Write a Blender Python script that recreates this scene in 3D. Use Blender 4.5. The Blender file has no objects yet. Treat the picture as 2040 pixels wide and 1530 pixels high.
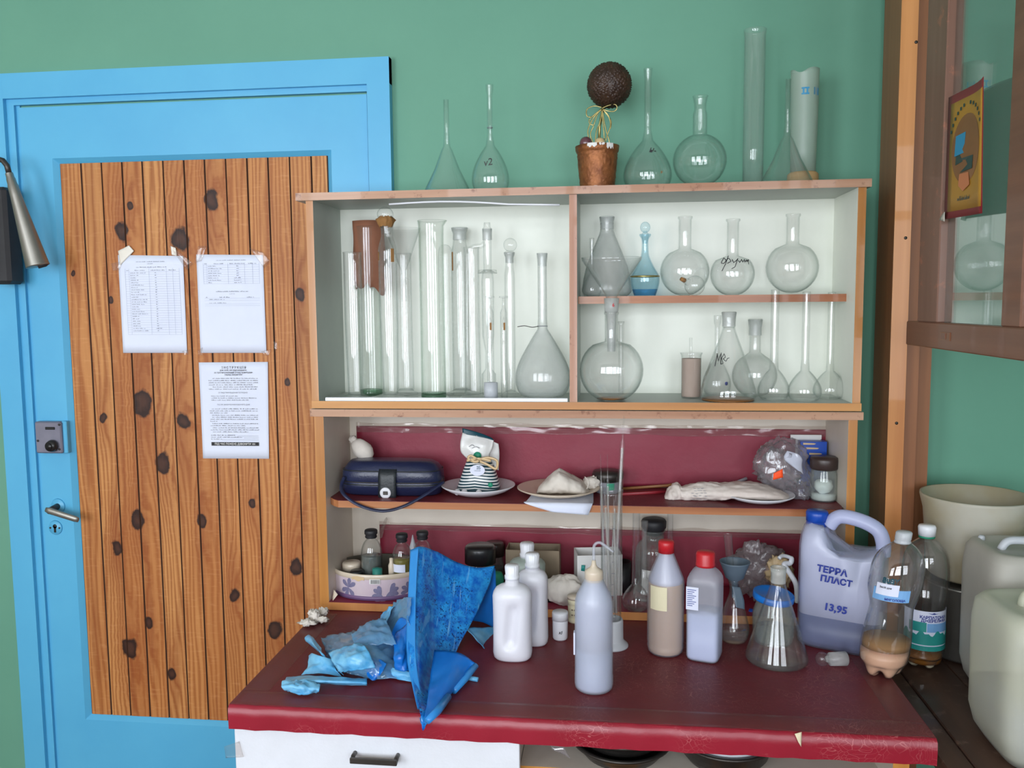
import bpy, math, random
from mathutils import Vector, Matrix, noise
random.seed(7)
PI = math.pi
C = bpy.context.scene.collection
sc = bpy.context.scene
# ------------------------------------------------------------------ camera
F_PX, PITCH, YAW, ROLL = 1688.6, 0.0945828801, 0.118337746, -0.00930457911
CAM = Vector((0, -2.0, 1.5))
_f = Vector((-math.sin(YAW)*math.cos(PITCH), math.cos(YAW)*math.cos(PITCH), -math.sin(PITCH)))
_r = Vector((math.cos(YAW), math.sin(YAW), 0))
_u = _r.cross(_f)
AX = _r*math.cos(ROLL) + _u*math.sin(ROLL)
AY = _u*math.cos(ROLL) - _r*math.sin(ROLL)
cd = bpy.data.cameras.new('camera'); cam = bpy.data.objects.new('camera', cd); C.objects.link(cam)
cd.sensor_width = 36; cd.lens = F_PX/2040*36; cd.clip_start = 0.02
cam.matrix_world = Matrix(((AX.x, AY.x, -_f.x, CAM.x), (AX.y, AY.y, -_f.y, CAM.y), (AX.z, AY.z, -_f.z, CAM.z), (0, 0, 0, 1)))
sc.camera = cam
# ------------------------------------------------------------------ light and exposure
sc.view_settings.view_transform = 'Standard'; sc.view_settings.look = 'None'
sc.view_settings.gamma = 1; sc.view_settings.exposure = 0.0
sc.cycles.use_denoising = True
sc.cycles.transparent_max_bounces = 64
sc.cycles.max_bounces = 8
sc.cycles.caustics_reflective = False; sc.cycles.caustics_refractive = False
w = bpy.data.worlds.new('daylight'); sc.world = w; w.use_nodes = True
w.node_tree.nodes['Background'].inputs[0].default_value = (.75, .86, 1, 1)
w.node_tree.nodes['Background'].inputs[1].default_value = 1.0
WIN = [(-2.1, 1.2, 200), (-0.45, 1.2, 188), (1.2, 1.2, 118)]      # centre x, width, power
WZ0, WZ1, WY = 0.85, 2.45, -3.6
for x, wd, en in WIN:
    ld = bpy.data.lights.new('window_daylight', 'AREA'); ld.shape = 'RECTANGLE'; ld.size = wd; ld.size_y = WZ1-WZ0
    ld.energy = en*.36; ld.color = (.89, .935, 1.0)
    lo = bpy.data.objects.new('window_daylight', ld); C.objects.link(lo)
    lo.location = (x, WY-.12, (WZ0+WZ1)/2); lo.rotation_euler = (PI/2, 0, 0)
    lo['kind'] = 'helper'

# ------------------------------------------------------------------ projection helpers (a measured pixel + a known plane -> a place in the room)
def ray(px, py): return AX*((px-1020)/F_PX) - AY*((py-765)/F_PX) + _f
def V(px, py, Y):
    d = ray(px, py); return CAM + d*((Y-CAM.y)/d.y)
def VZ(px, py, Z):
    d = ray(px, py); return CAM + d*((Z-CAM.z)/d.z)
def VX(px, py, X):
    d = ray(px, py); return CAM + d*((X-CAM.x)/d.x)
def S(p): return F_PX/((p-CAM).dot(_f))
def PJ(p):
    q = p-CAM; z = q.dot(_f); return (1020+F_PX*q.dot(AX)/z, 765-F_PX*q.dot(AY)/z)

# ------------------------------------------------------------------ materials
def lin(c):
    return tuple(((v/255)/12.92 if v/255 <= .04045 else ((v/255+.055)/1.055)**2.4) for v in c)+(1,)
MATS = {}
def newmat(n):
    m = bpy.data.materials.new(n); m.use_nodes = True; nt = m.node_tree; nt.nodes.clear()
    out = nt.nodes.new('ShaderNodeOutputMaterial'); MATS[n] = m
    return m, nt, out
def N(nt, t, **kw):
    n = nt.nodes.new('ShaderNode'+t)
    for k, v in kw.items():
        if k.startswith('i_'): n.inputs[k[2:].replace('_', ' ')].default_value = v
        else: setattr(n, k, v)
    return n
def L(nt, a, b): nt.links.new(a, b)
def M_(nt, op, a, b=None, c=None):
    n = nt.nodes.new('ShaderNodeMath'); n.operation = op
    for i, v in enumerate((a, b, c)):
        if v is None: continue
        if isinstance(v, (int, float)): n.inputs[i].default_value = v
        else: L(nt, v, n.inputs[i])
    return n.outputs[0]
def MIXC(nt, f, a, b):
    n = nt.nodes.new('ShaderNodeMix'); n.data_type = 'RGBA'
    for i, v in ((0, f), (6, a), (7, b)):
        if isinstance(v, (int, float, tuple)): n.inputs[i].default_value = v
        else: L(nt, v, n.inputs[i])
    return n.outputs[2]
def coords(nt, scale=(1, 1, 1)):
    t = nt.nodes.new('ShaderNodeTexCoord'); mp = nt.nodes.new('ShaderNodeMapping'); mp.inputs['Scale'].default_value = scale
    L(nt, t.outputs['Object'], mp.inputs[0]); return mp.outputs[0]
def noise_(nt, co, sc_, det=4, rough=.5):
    n = nt.nodes.new('ShaderNodeTexNoise'); n.inputs['Scale'].default_value = sc_; n.inputs['Detail'].default_value = det
    n.inputs['Roughness'].default_value = rough; L(nt, co, n.inputs['Vector']); return n.outputs['Fac']
def ramp(nt, f, a, b, ca=None, cb=None):
    n = nt.nodes.new('ShaderNodeMapRange'); n.inputs[1].default_value = a; n.inputs[2].default_value = b; L(nt, f, n.inputs[0]); return n.outputs[0]
def bump(nt, h, s, d=.002):
    n = nt.nodes.new('ShaderNodeBump'); n.inputs['Strength'].default_value = s; n.inputs['Distance'].default_value = d; L(nt, h, n.inputs['Height']); return n.outputs[0]

def plain(name, col, rough=.5, metal=0, spec=.5, bscale=0, bstr=.3, var=.0, vscale=8, col2=None, coat=0, trans=0):
    """opaque material: base colour with soft blotches of wear (col2) and a fine bump"""
    m, nt, out = newmat(name); p = N(nt, 'BsdfPrincipled'); L(nt, p.outputs[0], out.inputs[0])
    p.inputs['Roughness'].default_value = rough; p.inputs['Metallic'].default_value = metal
    p.inputs['Specular IOR Level'].default_value = spec; p.inputs['Coat Weight'].default_value = coat
    p.inputs['Coat Roughness'].default_value = .15
    co = coords(nt)
    c2 = lin(col2) if col2 else tuple(x*(1-var) for x in lin(col)[:3])+(1,)
    f = noise_(nt, co, vscale, 5, .6)
    L(nt, MIXC(nt, ramp(nt, f, .35, .7), lin(col), c2), p.inputs['Base Color'])
    if bscale: L(nt, bump(nt, noise_(nt, co, bscale, 4, .6), bstr), p.inputs['Normal'])
    return m
def glass(name, tint=(1, 1, 1), edge=(.74, .8, .78), dust=.012, rough=.0, dustcol=(238, 242, 240), power=3.0, refl=1.0):
    """thin glass wall: clear, darker towards the outline, Schlick reflection, a film of dust"""
    m, nt, out = newmat(name)
    lw = N(nt, 'LayerWeight'); lw.inputs[0].default_value = .5
    fac = lw.outputs['Facing']
    fr = M_(nt, 'ADD', M_(nt, 'MULTIPLY', M_(nt, 'POWER', fac, 4.5), .75*refl), .045*refl)
    tr = N(nt, 'BsdfTransparent'); L(nt, MIXC(nt, M_(nt, 'POWER', fac, power), (*tint, 1), (*edge, 1)), tr.inputs[0])
    gl = N(nt, 'BsdfGlossy'); gl.inputs['Roughness'].default_value = rough
    mx = N(nt, 'MixShader'); L(nt, fr, mx.inputs[0]); L(nt, tr.outputs[0], mx.inputs[1]); L(nt, gl.outputs[0], mx.inputs[2])
    df = N(nt, 'BsdfDiffuse'); df.inputs[0].default_value = lin(dustcol)
    tl = N(nt, 'BsdfTranslucent'); tl.inputs[0].default_value = lin(dustcol)
    ad = N(nt, 'MixShader'); ad.inputs[0].default_value = .4; L(nt, df.outputs[0], ad.inputs[1]); L(nt, tl.outputs[0], ad.inputs[2])
    n = noise_(nt, coords(nt), 25, 4)
    d = M_(nt, 'MULTIPLY', M_(nt, 'ADD', n, .5), M_(nt, 'ADD', M_(nt, 'MULTIPLY', fac, dust*1.5), dust))
    m2 = N(nt, 'MixShader'); L(nt, d, m2.inputs[0]); L(nt, mx.outputs[0], m2.inputs[1]); L(nt, ad.outputs[0], m2.inputs[2])
    L(nt, m2.outputs[0], out.inputs[0]); return m
def milky(name, col, alpha=.75, rough=.35, trans=.25, var=0, col2=None):
    """milky plastic: lets light in and something of its contents show"""
    m, nt, out = newmat(name)
    df = N(nt, 'BsdfDiffuse'); tl = N(nt, 'BsdfTranslucent'); tp = N(nt, 'BsdfTransparent'); gl = N(nt, 'BsdfGlossy')
    gl.inputs['Roughness'].default_value = rough
    if col2:
        c = MIXC(nt, ramp(nt, noise_(nt, coords(nt), 5, 4), .4, .65), lin(col), lin(col2)); L(nt, c, df.inputs[0]); L(nt, c, tl.inputs[0])
    else: df.inputs[0].default_value = lin(col); tl.inputs[0].default_value = lin(col)
    a = N(nt, 'MixShader'); a.inputs[0].default_value = trans; L(nt, df.outputs[0], a.inputs[1]); L(nt, tl.outputs[0], a.inputs[2])
    b = N(nt, 'MixShader'); b.inputs[0].default_value = alpha; L(nt, tp.outputs[0], b.inputs[1]); L(nt, a.outputs[0], b.inputs[2])
    lw = N(nt, 'LayerWeight'); lw.inputs[0].default_value = .5
    fr = M_(nt, 'ADD', M_(nt, 'MULTIPLY', M_(nt, 'POWER', lw.outputs['Facing'], 4.5), .35), .04)
    c_ = N(nt, 'MixShader'); L(nt, fr, c_.inputs[0]); L(nt, b.outputs[0], c_.inputs[1]); L(nt, gl.outputs[0], c_.inputs[2])
    L(nt, c_.outputs[0], out.inputs[0]); return m
def wood(name, c1, c2, axis='z', scale=1.0, rough=.4, knots=False, coat=.2, wear=None):
    m, nt, out = newmat(name); p = N(nt, 'BsdfPrincipled'); L(nt, p.outputs[0], out.inputs[0])
    s = {'z': (60, 60, 2.5), 'x': (2.5, 60, 60), 'y': (60, 2.5, 60)}[axis]
    co = coords(nt, tuple(v*scale for v in s))
    n1 = noise_(nt, co, 1, 6, .6); n2 = noise_(nt, coords(nt, tuple(v*scale*.25 for v in s)), 1, 3)
    f = ramp(nt, M_(nt, 'ADD', M_(nt, 'MULTIPLY', n1, .6), M_(nt, 'MULTIPLY', n2, .4)), .35, .68)
    c = MIXC(nt, f, lin(c1), lin(c2))
    if wear: c = MIXC(nt, ramp(nt, noise_(nt, coords(nt), 30, 6, .7), .58, .7), c, lin(wear))
    L(nt, c, p.inputs['Base Color']); p.inputs['Roughness'].default_value = rough; p.inputs['Coat Weight'].default_value = coat
    L(nt, bump(nt, n1, .2, .001), p.inputs['Normal']); return m

# ------------------------------------------------------------------ mesh builder
ORG = {}
def wpos(o):
    return ORG.get(o.name, Vector((0, 0, 0)))
class MB:
    def __init__(s): s.v = []; s.f = []; s.m = []; s.sm = []
    def add(s, vs, fs, mi=0, smooth=True):
        o = len(s.v); s.v += [Vector(a) for a in vs]
        for k, f in enumerate(fs):
            s.f.append([i+o for i in f]); s.m.append(mi[k] if isinstance(mi, (list, tuple)) else mi); s.sm.append(smooth)
        return s
    def box(s, a, b, mi=0, front=None, bev=0, rot=0):
        (x0, y0, z0), (x1, y1, z1) = a, b
        x0, x1 = min(x0, x1), max(x0, x1); y0, y1 = min(y0, y1), max(y0, y1); z0, z1 = min(z0, z1), max(z0, z1)
        if bev:
            return s.rbox(a, b, bev, mi)
        v = [(x0, y0, z0), (x1, y0, z0), (x1, y1, z0), (x0, y1, z0), (x0, y0, z1), (x1, y0, z1), (x1, y1, z1), (x0, y1, z1)]
        f = [(0, 3, 2, 1), (4, 5, 6, 7), (0, 1, 5, 4), (1, 2, 6, 5), (2, 3, 7, 6), (3, 0, 4, 7)]
        return s.add(v, f, [mi, mi, mi if front is None else front, mi, mi, mi], False)
    def rbox(s, a, b, r, mi=0):
        """box with a chamfer r on every edge"""
        x0, x1 = sorted((a[0], b[0])); y0, y1 = sorted((a[1], b[1])); z0, z1 = sorted((a[2], b[2]))
        r = min(r, (x1-x0)/2.01, (y1-y0)/2.01, (z1-z0)/2.01)
        def ring(k, z): 
            xa, xb, ya, yb = x0+k, x1-k, y0+k, y1-k
            q = r*.98
            return [(xa+q, ya, z), (xb-q, ya, z), (xb, ya+q, z), (xb, yb-q, z), (xb-q, yb, z), (xa+q, yb, z), (xa, yb-q, z), (xa, ya+q, z)] if k == 0 else \
                   [(xa+q*.0, ya, z), (xb, ya, z), (xb, ya, z), (xb, yb, z), (xb, yb, z), (xa, yb, z), (xa, yb, z), (xa, ya, z)]
        rs = [ring(r, z0), ring(0, z0+r), ring(0, z1-r), ring(r, z1)]
        v = sum(rs, []); f = [tuple(range(7, -1, -1)), tuple(range(24, 32))]
        for i in range(3):
            for j in range(8): f.append((i*8+j, i*8+(j+1) % 8, (i+1)*8+(j+1) % 8, (i+1)*8+j))
        return s.add(v, f, mi, False)
    def lathe(s, c, prof, seg=32, mi=0, mod=None, sx=1, sy=1, caps=False, smooth=True):
        """prof [(r, z)] about the vertical through c"""
        vs = []; fs = []
        rows = []
        for (r, z) in prof:
            if r < 1e-5: rows.append([len(vs)]); vs.append((c[0], c[1], c[2]+z))
            else:
                row = []
                for k in range(seg):
                    t = 2*PI*k/seg; rr, zz = (r, z) if mod is None else mod(t, r, z)
                    row.append(len(vs)); vs.append((c[0]+rr*math.cos(t)*sx, c[1]+rr*math.sin(t)*sy, c[2]+zz))
                rows.append(row)
        for a, b in zip(rows, rows[1:]):
            if len(a) == 1 and len(b) == 1: continue
            for k in range(seg):
                k2 = (k+1) % seg
                if len(a) == 1: fs.append((a[0], b[k2], b[k]))
                elif len(b) == 1: fs.append((a[k], a[k2], b[0]))
                else: fs.append((a[k], a[k2], b[k2], b[k]))
        if caps:
            if len(rows[0]) > 1: fs.append(tuple(reversed(rows[0])))
            if len(rows[-1]) > 1: fs.append(tuple(rows[-1]))
        return s.add(vs, fs, mi, smooth)
    def tube(s, pts, r, seg=8, mi=0, cap=True, flat=1.0):
        pts = [Vector(p) for p in pts]; n = len(pts); rs = r if isinstance(r, (list, tuple)) else [r]*n
        vs = []; fs = []; up = None
        for i, p in enumerate(pts):
            t = (pts[min(i+1, n-1)]-pts[max(i-1, 0)])
            t = t.normalized() if t.length > 1e-9 else Vector((0, 0, 1))
            if up is None: up = Vector((0, -1, 0)) if abs(t.y) < .9 else Vector((1, 0, 0))
            a = t.cross(up)
            if a.length < 1e-6: a = t.cross(Vector((0.3, 1, .2)))
            a.normalize(); up = a.cross(t).normalized()
            for k in range(seg):
                an = 2*PI*k/seg; vs.append(p+a*(math.cos(an)*rs[i])+up*(math.sin(an)*rs[i]*flat))
        for i in range(n-1):
            for k in range(seg): fs.append((i*seg+k, i*seg+(k+1) % seg, (i+1)*seg+(k+1) % seg, (i+1)*seg+k))
        if cap: fs.append(tuple(range(seg-1, -1, -1))); fs.append(tuple(range((n-1)*seg, n*seg)))
        return s.add(vs, fs, mi)
    def loft(s, secs, seg=32, rot=0, mi=0, pw=3.0, mod=None):
        """secs [(cx, cy, z, half width, half depth[, exponent])], superellipse rings, closed at both ends"""
        vs = []; fs = []
        cr, sr = math.cos(rot), math.sin(rot)
        c0 = secs[0]
        for q in secs:
            cx, cy, z, hw, hd = q[:5]; e = q[5] if len(q) > 5 else pw
            for k in range(seg):
                t = 2*PI*k/seg; ct, st = math.cos(t), math.sin(t)
                x = math.copysign(abs(ct)**(2/e), ct)*hw; y = math.copysign(abs(st)**(2/e), st)*hd
                p = Vector((cx+x*cr-y*sr, cy+x*sr+y*cr, z))
                if mod: p = mod(p, x, y, z)
                vs.append(p)
        n = len(secs)
        for i in range(n-1):
            for k in range(seg): fs.append((i*seg+k, i*seg+(k+1) % seg, (i+1)*seg+(k+1) % seg, (i+1)*seg+k))
        fs.append(tuple(range(seg-1, -1, -1))); fs.append(tuple(range((n-1)*seg, n*seg)))
        return s.add(vs, fs, mi)
    def ball(s, c, r, seg=20, mi=0, sq=(1, 1, 1), rough=0, fr=20):
        vs = []; fs = []; n = seg//2
        for i in range(n+1):
            for k in range(seg):
                a = PI*i/n; b = 2*PI*k/seg
                d = Vector((math.sin(a)*math.cos(b), math.sin(a)*math.sin(b), math.cos(a)))
                q = 1+(rough*noise.noise(d*fr*.1*10+Vector(c)*7) if rough else 0)
                vs.append(Vector(c)+Vector((d.x*sq[0], d.y*sq[1], d.z*sq[2]))*r*q)
        for i in range(n):
            for k in range(seg): fs.append((i*seg+k, (i+1)*seg+k, (i+1)*seg+(k+1) % seg, i*seg+(k+1) % seg))
        return s.add(vs, fs, mi)
    def sheet(s, g, nu=4, nv=4, th=.0006, crumple=0, fr=30, mi=0, smooth=True, seed=0):
        """g: rows of world points -> a smooth thin sheet with thickness"""
        g = [[Vector(p) for p in row] for row in g]
        def cr(a, b, c, d, t): return .5*((2*b)+(c-a)*t+(2*a-5*b+4*c-d)*t*t+(3*b-a-3*c+d)*t**3)
        def up(row, n):
            o = []
            for i in range(len(row)-1):
                a = row[max(i-1, 0)]; b = row[i]; c = row[i+1]; d = row[min(i+2, len(row)-1)]
                for k in range(n): o.append(cr(a, b, c, d, k/n))
            return o+[row[-1]]
        rows = [up(r, nu) for r in g]
        cols = [up([r[j] for r in rows], nv) for j in range(len(rows[0]))]
        R, Cn = len(cols[0]), len(cols)
        P = [[cols[j][i] for j in range(Cn)] for i in range(R)]
        top = []; bot = []
        for i in range(R):
            for j in range(Cn):
                du = P[i][min(j+1, Cn-1)]-P[i][max(j-1, 0)]; dv = P[min(i+1, R-1)][j]-P[max(i-1, 0)][j]
                n = du.cross(dv); n = n.normalized() if n.length > 1e-12 else Vector((0, -1, 0))
                p = P[i][j]
                if crumple:
                    q = p*fr+Vector((seed*3.1, seed*1.7, 0))
                    h = abs(noise.noise(q))*1.2+abs(noise.noise(q*2.3))*.6-.5
                    p = p+n*h*crumple
                top.append(p); bot.append(p-n*th)
        fs = []; K = R*Cn
        for i in range(R-1):
            for j in range(Cn-1):
                a = i*Cn+j; fs.append((a, a+1, a+Cn+1, a+Cn)); fs.append((K+a, K+a+Cn, K+a+Cn+1, K+a+1))
        for j in range(Cn-1):
            fs.append((j, K+j, K+j+1, j+1)); a = (R-1)*Cn+j; fs.append((a, a+1, K+a+1, K+a))
        for i in range(R-1):
            a = i*Cn; fs.append((a, a+Cn, K+a+Cn, K+a)); a = i*Cn+Cn-1; fs.append((a, K+a, K+a+Cn, a+Cn))
        return s.add(top+bot, fs, mi, smooth)
    def prism(s, poly, depth, mi=0, smooth=False):
        """poly: world points of a planar outline; depth: vector"""
        n = len(poly); poly = [Vector(p) for p in poly]; d = Vector(depth)
        vs = poly+[p+d for p in poly]
        fs = [tuple(range(n)), tuple(range(2*n-1, n-1, -1))]+[(i, n+i, n+(i+1) % n, (i+1) % n) for i in range(n)]
        return s.add(vs, fs, mi, smooth)
    def build(s, name, mats, parent=None, origin=None):
        me = bpy.data.meshes.new(name)
        if parent is not None: off = wpos(parent)
        else: off = Vector((0, 0, 0))
        if origin is None:
            xs = [v.x for v in s.v]; ys = [v.y for v in s.v]; zs = [v.z for v in s.v]
            origin = Vector(((min(xs)+max(xs))/2, (min(ys)+max(ys))/2, min(zs)))
        origin = Vector(origin)
        me.from_pydata([tuple(v-origin) for v in s.v], [], s.f)
        if not isinstance(mats, (list, tuple)): mats = [mats]
        for m in mats: me.materials.append(MATS[m] if isinstance(m, str) else m)
        for p, mi, sm in zip(me.polygons, s.m, s.sm): p.material_index = mi; p.use_smooth = sm
        me.validate(); me.update()
        o = bpy.data.objects.new(name, me); C.objects.link(o)
        if parent is not None: o.parent = parent
        o.location = origin-off; ORG[o.name] = origin
        return o
def tag(o, label=None, cat=None, group=None, kind=None):
    if label: o['label'] = label
    if cat: o['category'] = cat
    if group: o['group'] = group
    if kind: o['kind'] = kind
    return o
def thing(name, loc, label, cat, group=None, kind=None):
    o = bpy.data.objects.new(name, None); C.objects.link(o); o.location = loc; o.empty_display_size = .02
    ORG[o.name] = Vector(loc); return tag(o, label, cat, group, kind)
def struct(o): o['kind'] = 'structure'; return o

def text_into(mb, body, size, place, mi=0, align='CENTER', bold=0, shear=0, th=.0002, sx=1):
    """letters as thin raised ink; place(u, v, h) -> world, u right, v up, h out"""
    cu = bpy.data.curves.new('t', 'FONT'); cu.body = body; cu.size = size; cu.align_x = align; cu.align_y = 'CENTER'
    cu.offset = bold; cu.shear = shear; cu.resolution_u = 2
    ob = bpy.data.objects.new('t', cu); C.objects.link(ob)
    dg = bpy.context.evaluated_depsgraph_get(); me = bpy.data.meshes.new_from_object(ob.evaluated_get(dg))
    vs = [place(v.co.x*sx, v.co.y, th) for v in me.vertices]; fs = [tuple(p.vertices) for p in me.polygons]
    mb.add(vs, fs, mi, False)
    bpy.data.objects.remove(ob); bpy.data.curves.remove(cu); bpy.data.meshes.remove(me)
def cyl_place(c, R, z, ang=0, roll=0):
    """wrap onto the camera side of an upright cylinder; ang 0 faces -y"""
    cr, sr = math.cos(roll), math.sin(roll)
    def f(u, v, h):
        u, v = u*cr-v*sr, u*sr+v*cr
        t = ang+u/R; return Vector((c[0]+(R+h)*math.sin(t), c[1]-(R+h)*math.cos(t), z+v))
    return f
def flat_place(o, ex, ez):
    o, ex, ez = Vector(o), Vector(ex).normalized(), Vector(ez).normalized(); n = ex.cross(ez)
    return lambda u, v, h: o+ex*u+ez*v+n*h
def label_patch(mb, place, u0, u1, v0, v1, h=.0004, n=8, mi=0, fv=None):
    vs = []; fs = []
    for i in range(n+1):
        u = u0+(u1-u0)*i/n
        a, b = (v0, v1) if fv is None else fv(i/n)
        vs += [place(u, a, h), place(u, b, h), place(u, a, -h*.2), place(u, b, -h*.2)]
    for i in range(n):
        a = 4*i; fs += [(a, a+4, a+5, a+1), (a+2, a+3, a+7, a+6), (a, a+2, a+6, a+4), (a+1, a+5, a+7, a+3)]
    mb.add(vs, fs, mi, False)
def strokes(mb, place, lines, r=.0006, mi=0, h=.0004):
    for ln in lines:
        pts = []
        for (a, b) in zip(ln, ln[1:]):
            for k in range(3): pts.append((a[0]+(b[0]-a[0])*k/3, a[1]+(b[1]-a[1])*k/3))
        pts.append(ln[-1])
        mb.tube([place(u, v, h) for u, v in pts], r, 5, mi)

# ------------------------------------------------------------------ palette
plain('cream_plaster', (206, 200, 190), .8, col2=(198, 192, 182))
plain('green_paint', (103, 159, 135), .6, bscale=60, bstr=.12, col2=(96, 152, 129), vscale=1.6)
plain('blue_paint', (92, 180, 220), .38, bscale=18, bstr=.15, col2=(84, 171, 215), vscale=3)
plain('ceiling_white', (215, 215, 208), .8, col2=(205, 205, 198))
plain('floor_brown', (120, 85, 60), .5, col2=(105, 72, 50))
plain('window_frame_white', (225, 225, 220), .4, col2=(215, 215, 210))
plain('laminate', (240, 243, 232), .45, bscale=90, bstr=.05, col2=(232, 236, 224), vscale=5)
plain('laminate_cream', (214, 204, 190), .45, bscale=90, bstr=.05, col2=(204, 193, 178), vscale=5)
plain('laminate_grey', (176, 184, 176), .45, bscale=90, bstr=.05, col2=(164, 172, 166), vscale=5)
plain('drawer_white', (226, 230, 238), .45, bscale=160, bstr=.25, col2=(216, 220, 226), vscale=6)
plain('white_plastic', (236, 238, 244), .3, col2=(228, 230, 236))
plain('white_card', (228, 228, 226), .7, col2=(218, 216, 212))
plain('black_plastic', (22, 22, 24), .3, col2=(34, 34, 36))
plain('brown_plastic', (62, 46, 42), .35, col2=(50, 38, 35))
plain('black_rubber', (30, 30, 33), .55, col2=(44, 44, 48), bscale=40)
plain('blue_cap', (22, 76, 178), .35, col2=(18, 66, 160)); plain('red_cap', (198, 34, 44), .35, col2=(180, 28, 38))
plain('steel', (158, 155, 148), .42, metal=.85, col2=(140, 138, 130), bscale=30, bstr=.1)
plain('dark_steel', (84, 80, 76), .4, metal=.7, col2=(60, 58, 56), bscale=60)
plain('lock_grey', (136, 134, 148), .45, metal=.3, col2=(104, 104, 120))
plain('ink_black', (28, 28, 32), .6); plain('ink_grey', (120, 122, 130), .7); plain('ink_pale', (176, 184, 202), .7)
plain('ink_blue', (30, 50, 140), .6)
plain('paper_white', (226, 232, 248), .75, col2=(220, 226, 244))
plain('kraft', (140, 92, 68), .8, bscale=30, bstr=.3, col2=(124, 78, 56))
plain('cardboard', (150, 134, 112), .85, col2=(136, 120, 100)); plain('cardboard_dark', (52, 44, 40), .9)
plain('navy_leather', (34, 42, 74), .32, bscale=220, bstr=.35, col2=(26, 32, 60), coat=.2)
plain('dark_leather', (36, 42, 46), .4, bscale=220, bstr=.35, col2=(28, 33, 38))
plain('porcelain', (222, 222, 226), .18, col2=(216, 216, 222)); plain('porcelain_cream', (214, 200, 180), .22, col2=(206, 190, 170))
plain('cotton', (222, 214, 204), .9, bscale=60, bstr=.5, col2=(206, 198, 188), vscale=30)
plain('pouch_film', (226, 226, 222), .3, col2=(210, 210, 208), bscale=30, bstr=.4, coat=.3)
plain('teal_print', (16, 70, 84), .35); plain('green_sticker', (36, 140, 108), .5)
plain('orange_tag', (255, 84, 28), .6); plain('cream_label', (232, 224, 190), .7, col2=(226, 216, 182))
plain('white_label', (220, 224, 242), .7)
plain('copper_paint', (156, 98, 56), .48, metal=.5, bscale=45, bstr=1.0, col2=(110, 62, 36), vscale=40)
plain('coffee_beans', (66, 44, 30), .45, bscale=60, bstr=.6, col2=(44, 28, 20), vscale=30)
plain('gold_ribbon', (186, 172, 112), .25, metal=.7, col2=(120, 108, 60), vscale=60)
plain('plum_bead', (96, 58, 66), .2, coat=.4); plain('gold_bead', (206, 176, 130), .3)
plain('mustard', (184, 134, 44), .5, col2=(174, 126, 40)); plain('poster_red', (138, 34, 44), .45)
plain('poster_brown', (134, 88, 50), .5, col2=(148, 100, 56)); plain('poster_blue', (52, 146, 190), .5)
plain('poster_dark', (46, 70, 66), .5); plain('poster_skin', (206, 124, 78), .5); plain('poster_pale', (206, 180, 140), .5)
plain('tape_glint', (232, 226, 214), .2, coat=.5)
plain('tin_pink', (236, 222, 228), .35, col2=(224, 206, 220), vscale=14); plain('tin_purple', (110, 84, 124), .4)
plain('tin_leaf', (104, 100, 132), .45, col2=(136, 134, 164), vscale=40); plain('tin_inside', (92, 90, 80), .4, metal=.3)
plain('rolled_blue', (62, 150, 222), .3, bscale=14, bstr=.4, col2=(40, 132, 212)); plain('blue_film', (26, 122, 210), .28, bscale=14, bstr=.5, col2=(18, 104, 196), vscale=10)
plain('blue_film_pale', (136, 202, 236), .32, bscale=40, bstr=.6, col2=(58, 156, 216), vscale=22)
plain('peach_liquid', (226, 178, 146), .4); plain('amber_liquid', (132, 84, 34), .3); plain('sediment', (222, 210, 178), .6)
plain('beige_sand', (176, 158, 146), .9, bscale=150, bstr=.3, col2=(166, 146, 134))
plain('cloth_knob', (196, 170, 136), .8)
plain('orange_rust', (150, 108, 60), .8)
plain('teal_plastic', (40, 122, 110), .4)
plain('label_teal', (30, 136, 132), .45, col2=(50, 160, 150)); plain('label_blue', (120, 170, 220), .45)
plain('bench_dark', (56, 40, 34), .5, col2=(34, 24, 22), vscale=9, bscale=40, bstr=.6)
plain('ink_list', (142, 147, 162), .7); plain('parcel_paper', (226, 216, 208), .7, bscale=26, bstr=.9, col2=(206, 192, 184), vscale=14)
plain('grey_liquid', (58, 68, 104), .4); plain('olive_liquid', (120, 112, 44), .3); plain('water_grey', (96, 102, 98), .2)
wood('oak_edge', (208, 148, 74), (176, 114, 48), 'x', .6, .35)
wood('oak_edge_v', (206, 146, 74), (174, 112, 48), 'z', .6, .35)
wood('worn_edge', (198, 158, 130), (164, 116, 86), 'x', .6, .5, wear=(120, 70, 46))
wood('worn_edge_v', (204, 164, 140), (170, 120, 94), 'z', .6, .5, wear=(120, 70, 46))
wood('shelf_edge', (196, 132, 84), (146, 82, 44), 'x', .5, .4)
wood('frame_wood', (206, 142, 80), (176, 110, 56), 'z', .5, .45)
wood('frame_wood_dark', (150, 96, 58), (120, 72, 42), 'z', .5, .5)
wood('sash_wood', (136, 92, 70), (108, 70, 52), 'y', .5, .55)
wood('sash_stile', (140, 104, 88), (118, 82, 66), 'z', .5, .6, wear=(170, 110, 86))
wood('bench_wood', (84, 58, 44), (46, 30, 24), 'y', .35, .55, wear=(110, 84, 70))
glass('glass_clear'); glass('glass_dusty', edge=(.72, .78, .75), dust=.04, rough=.03); glass('glass_frosted', edge=(.7, .76, .73), dust=.13, rough=.12)
glass('glass_ground', dust=.26, rough=.3)
glass('glass_green', tint=(.985, .992, .985), edge=(.66, .78, .7)); glass('glass_green_deep', tint=(.5, .68, .56), edge=(.25, .42, .32))
glass('glass_blue', tint=(.88, .955, .98), edge=(.5, .74, .84)); glass('glass_blue_deep', tint=(.35, .7, .9), edge=(.1, .45, .75), dust=.03)
glass('glass_pane', tint=(.9, .93, .92), edge=(.9, .93, .92), dust=.02, rough=.01, refl=2.2)
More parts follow.
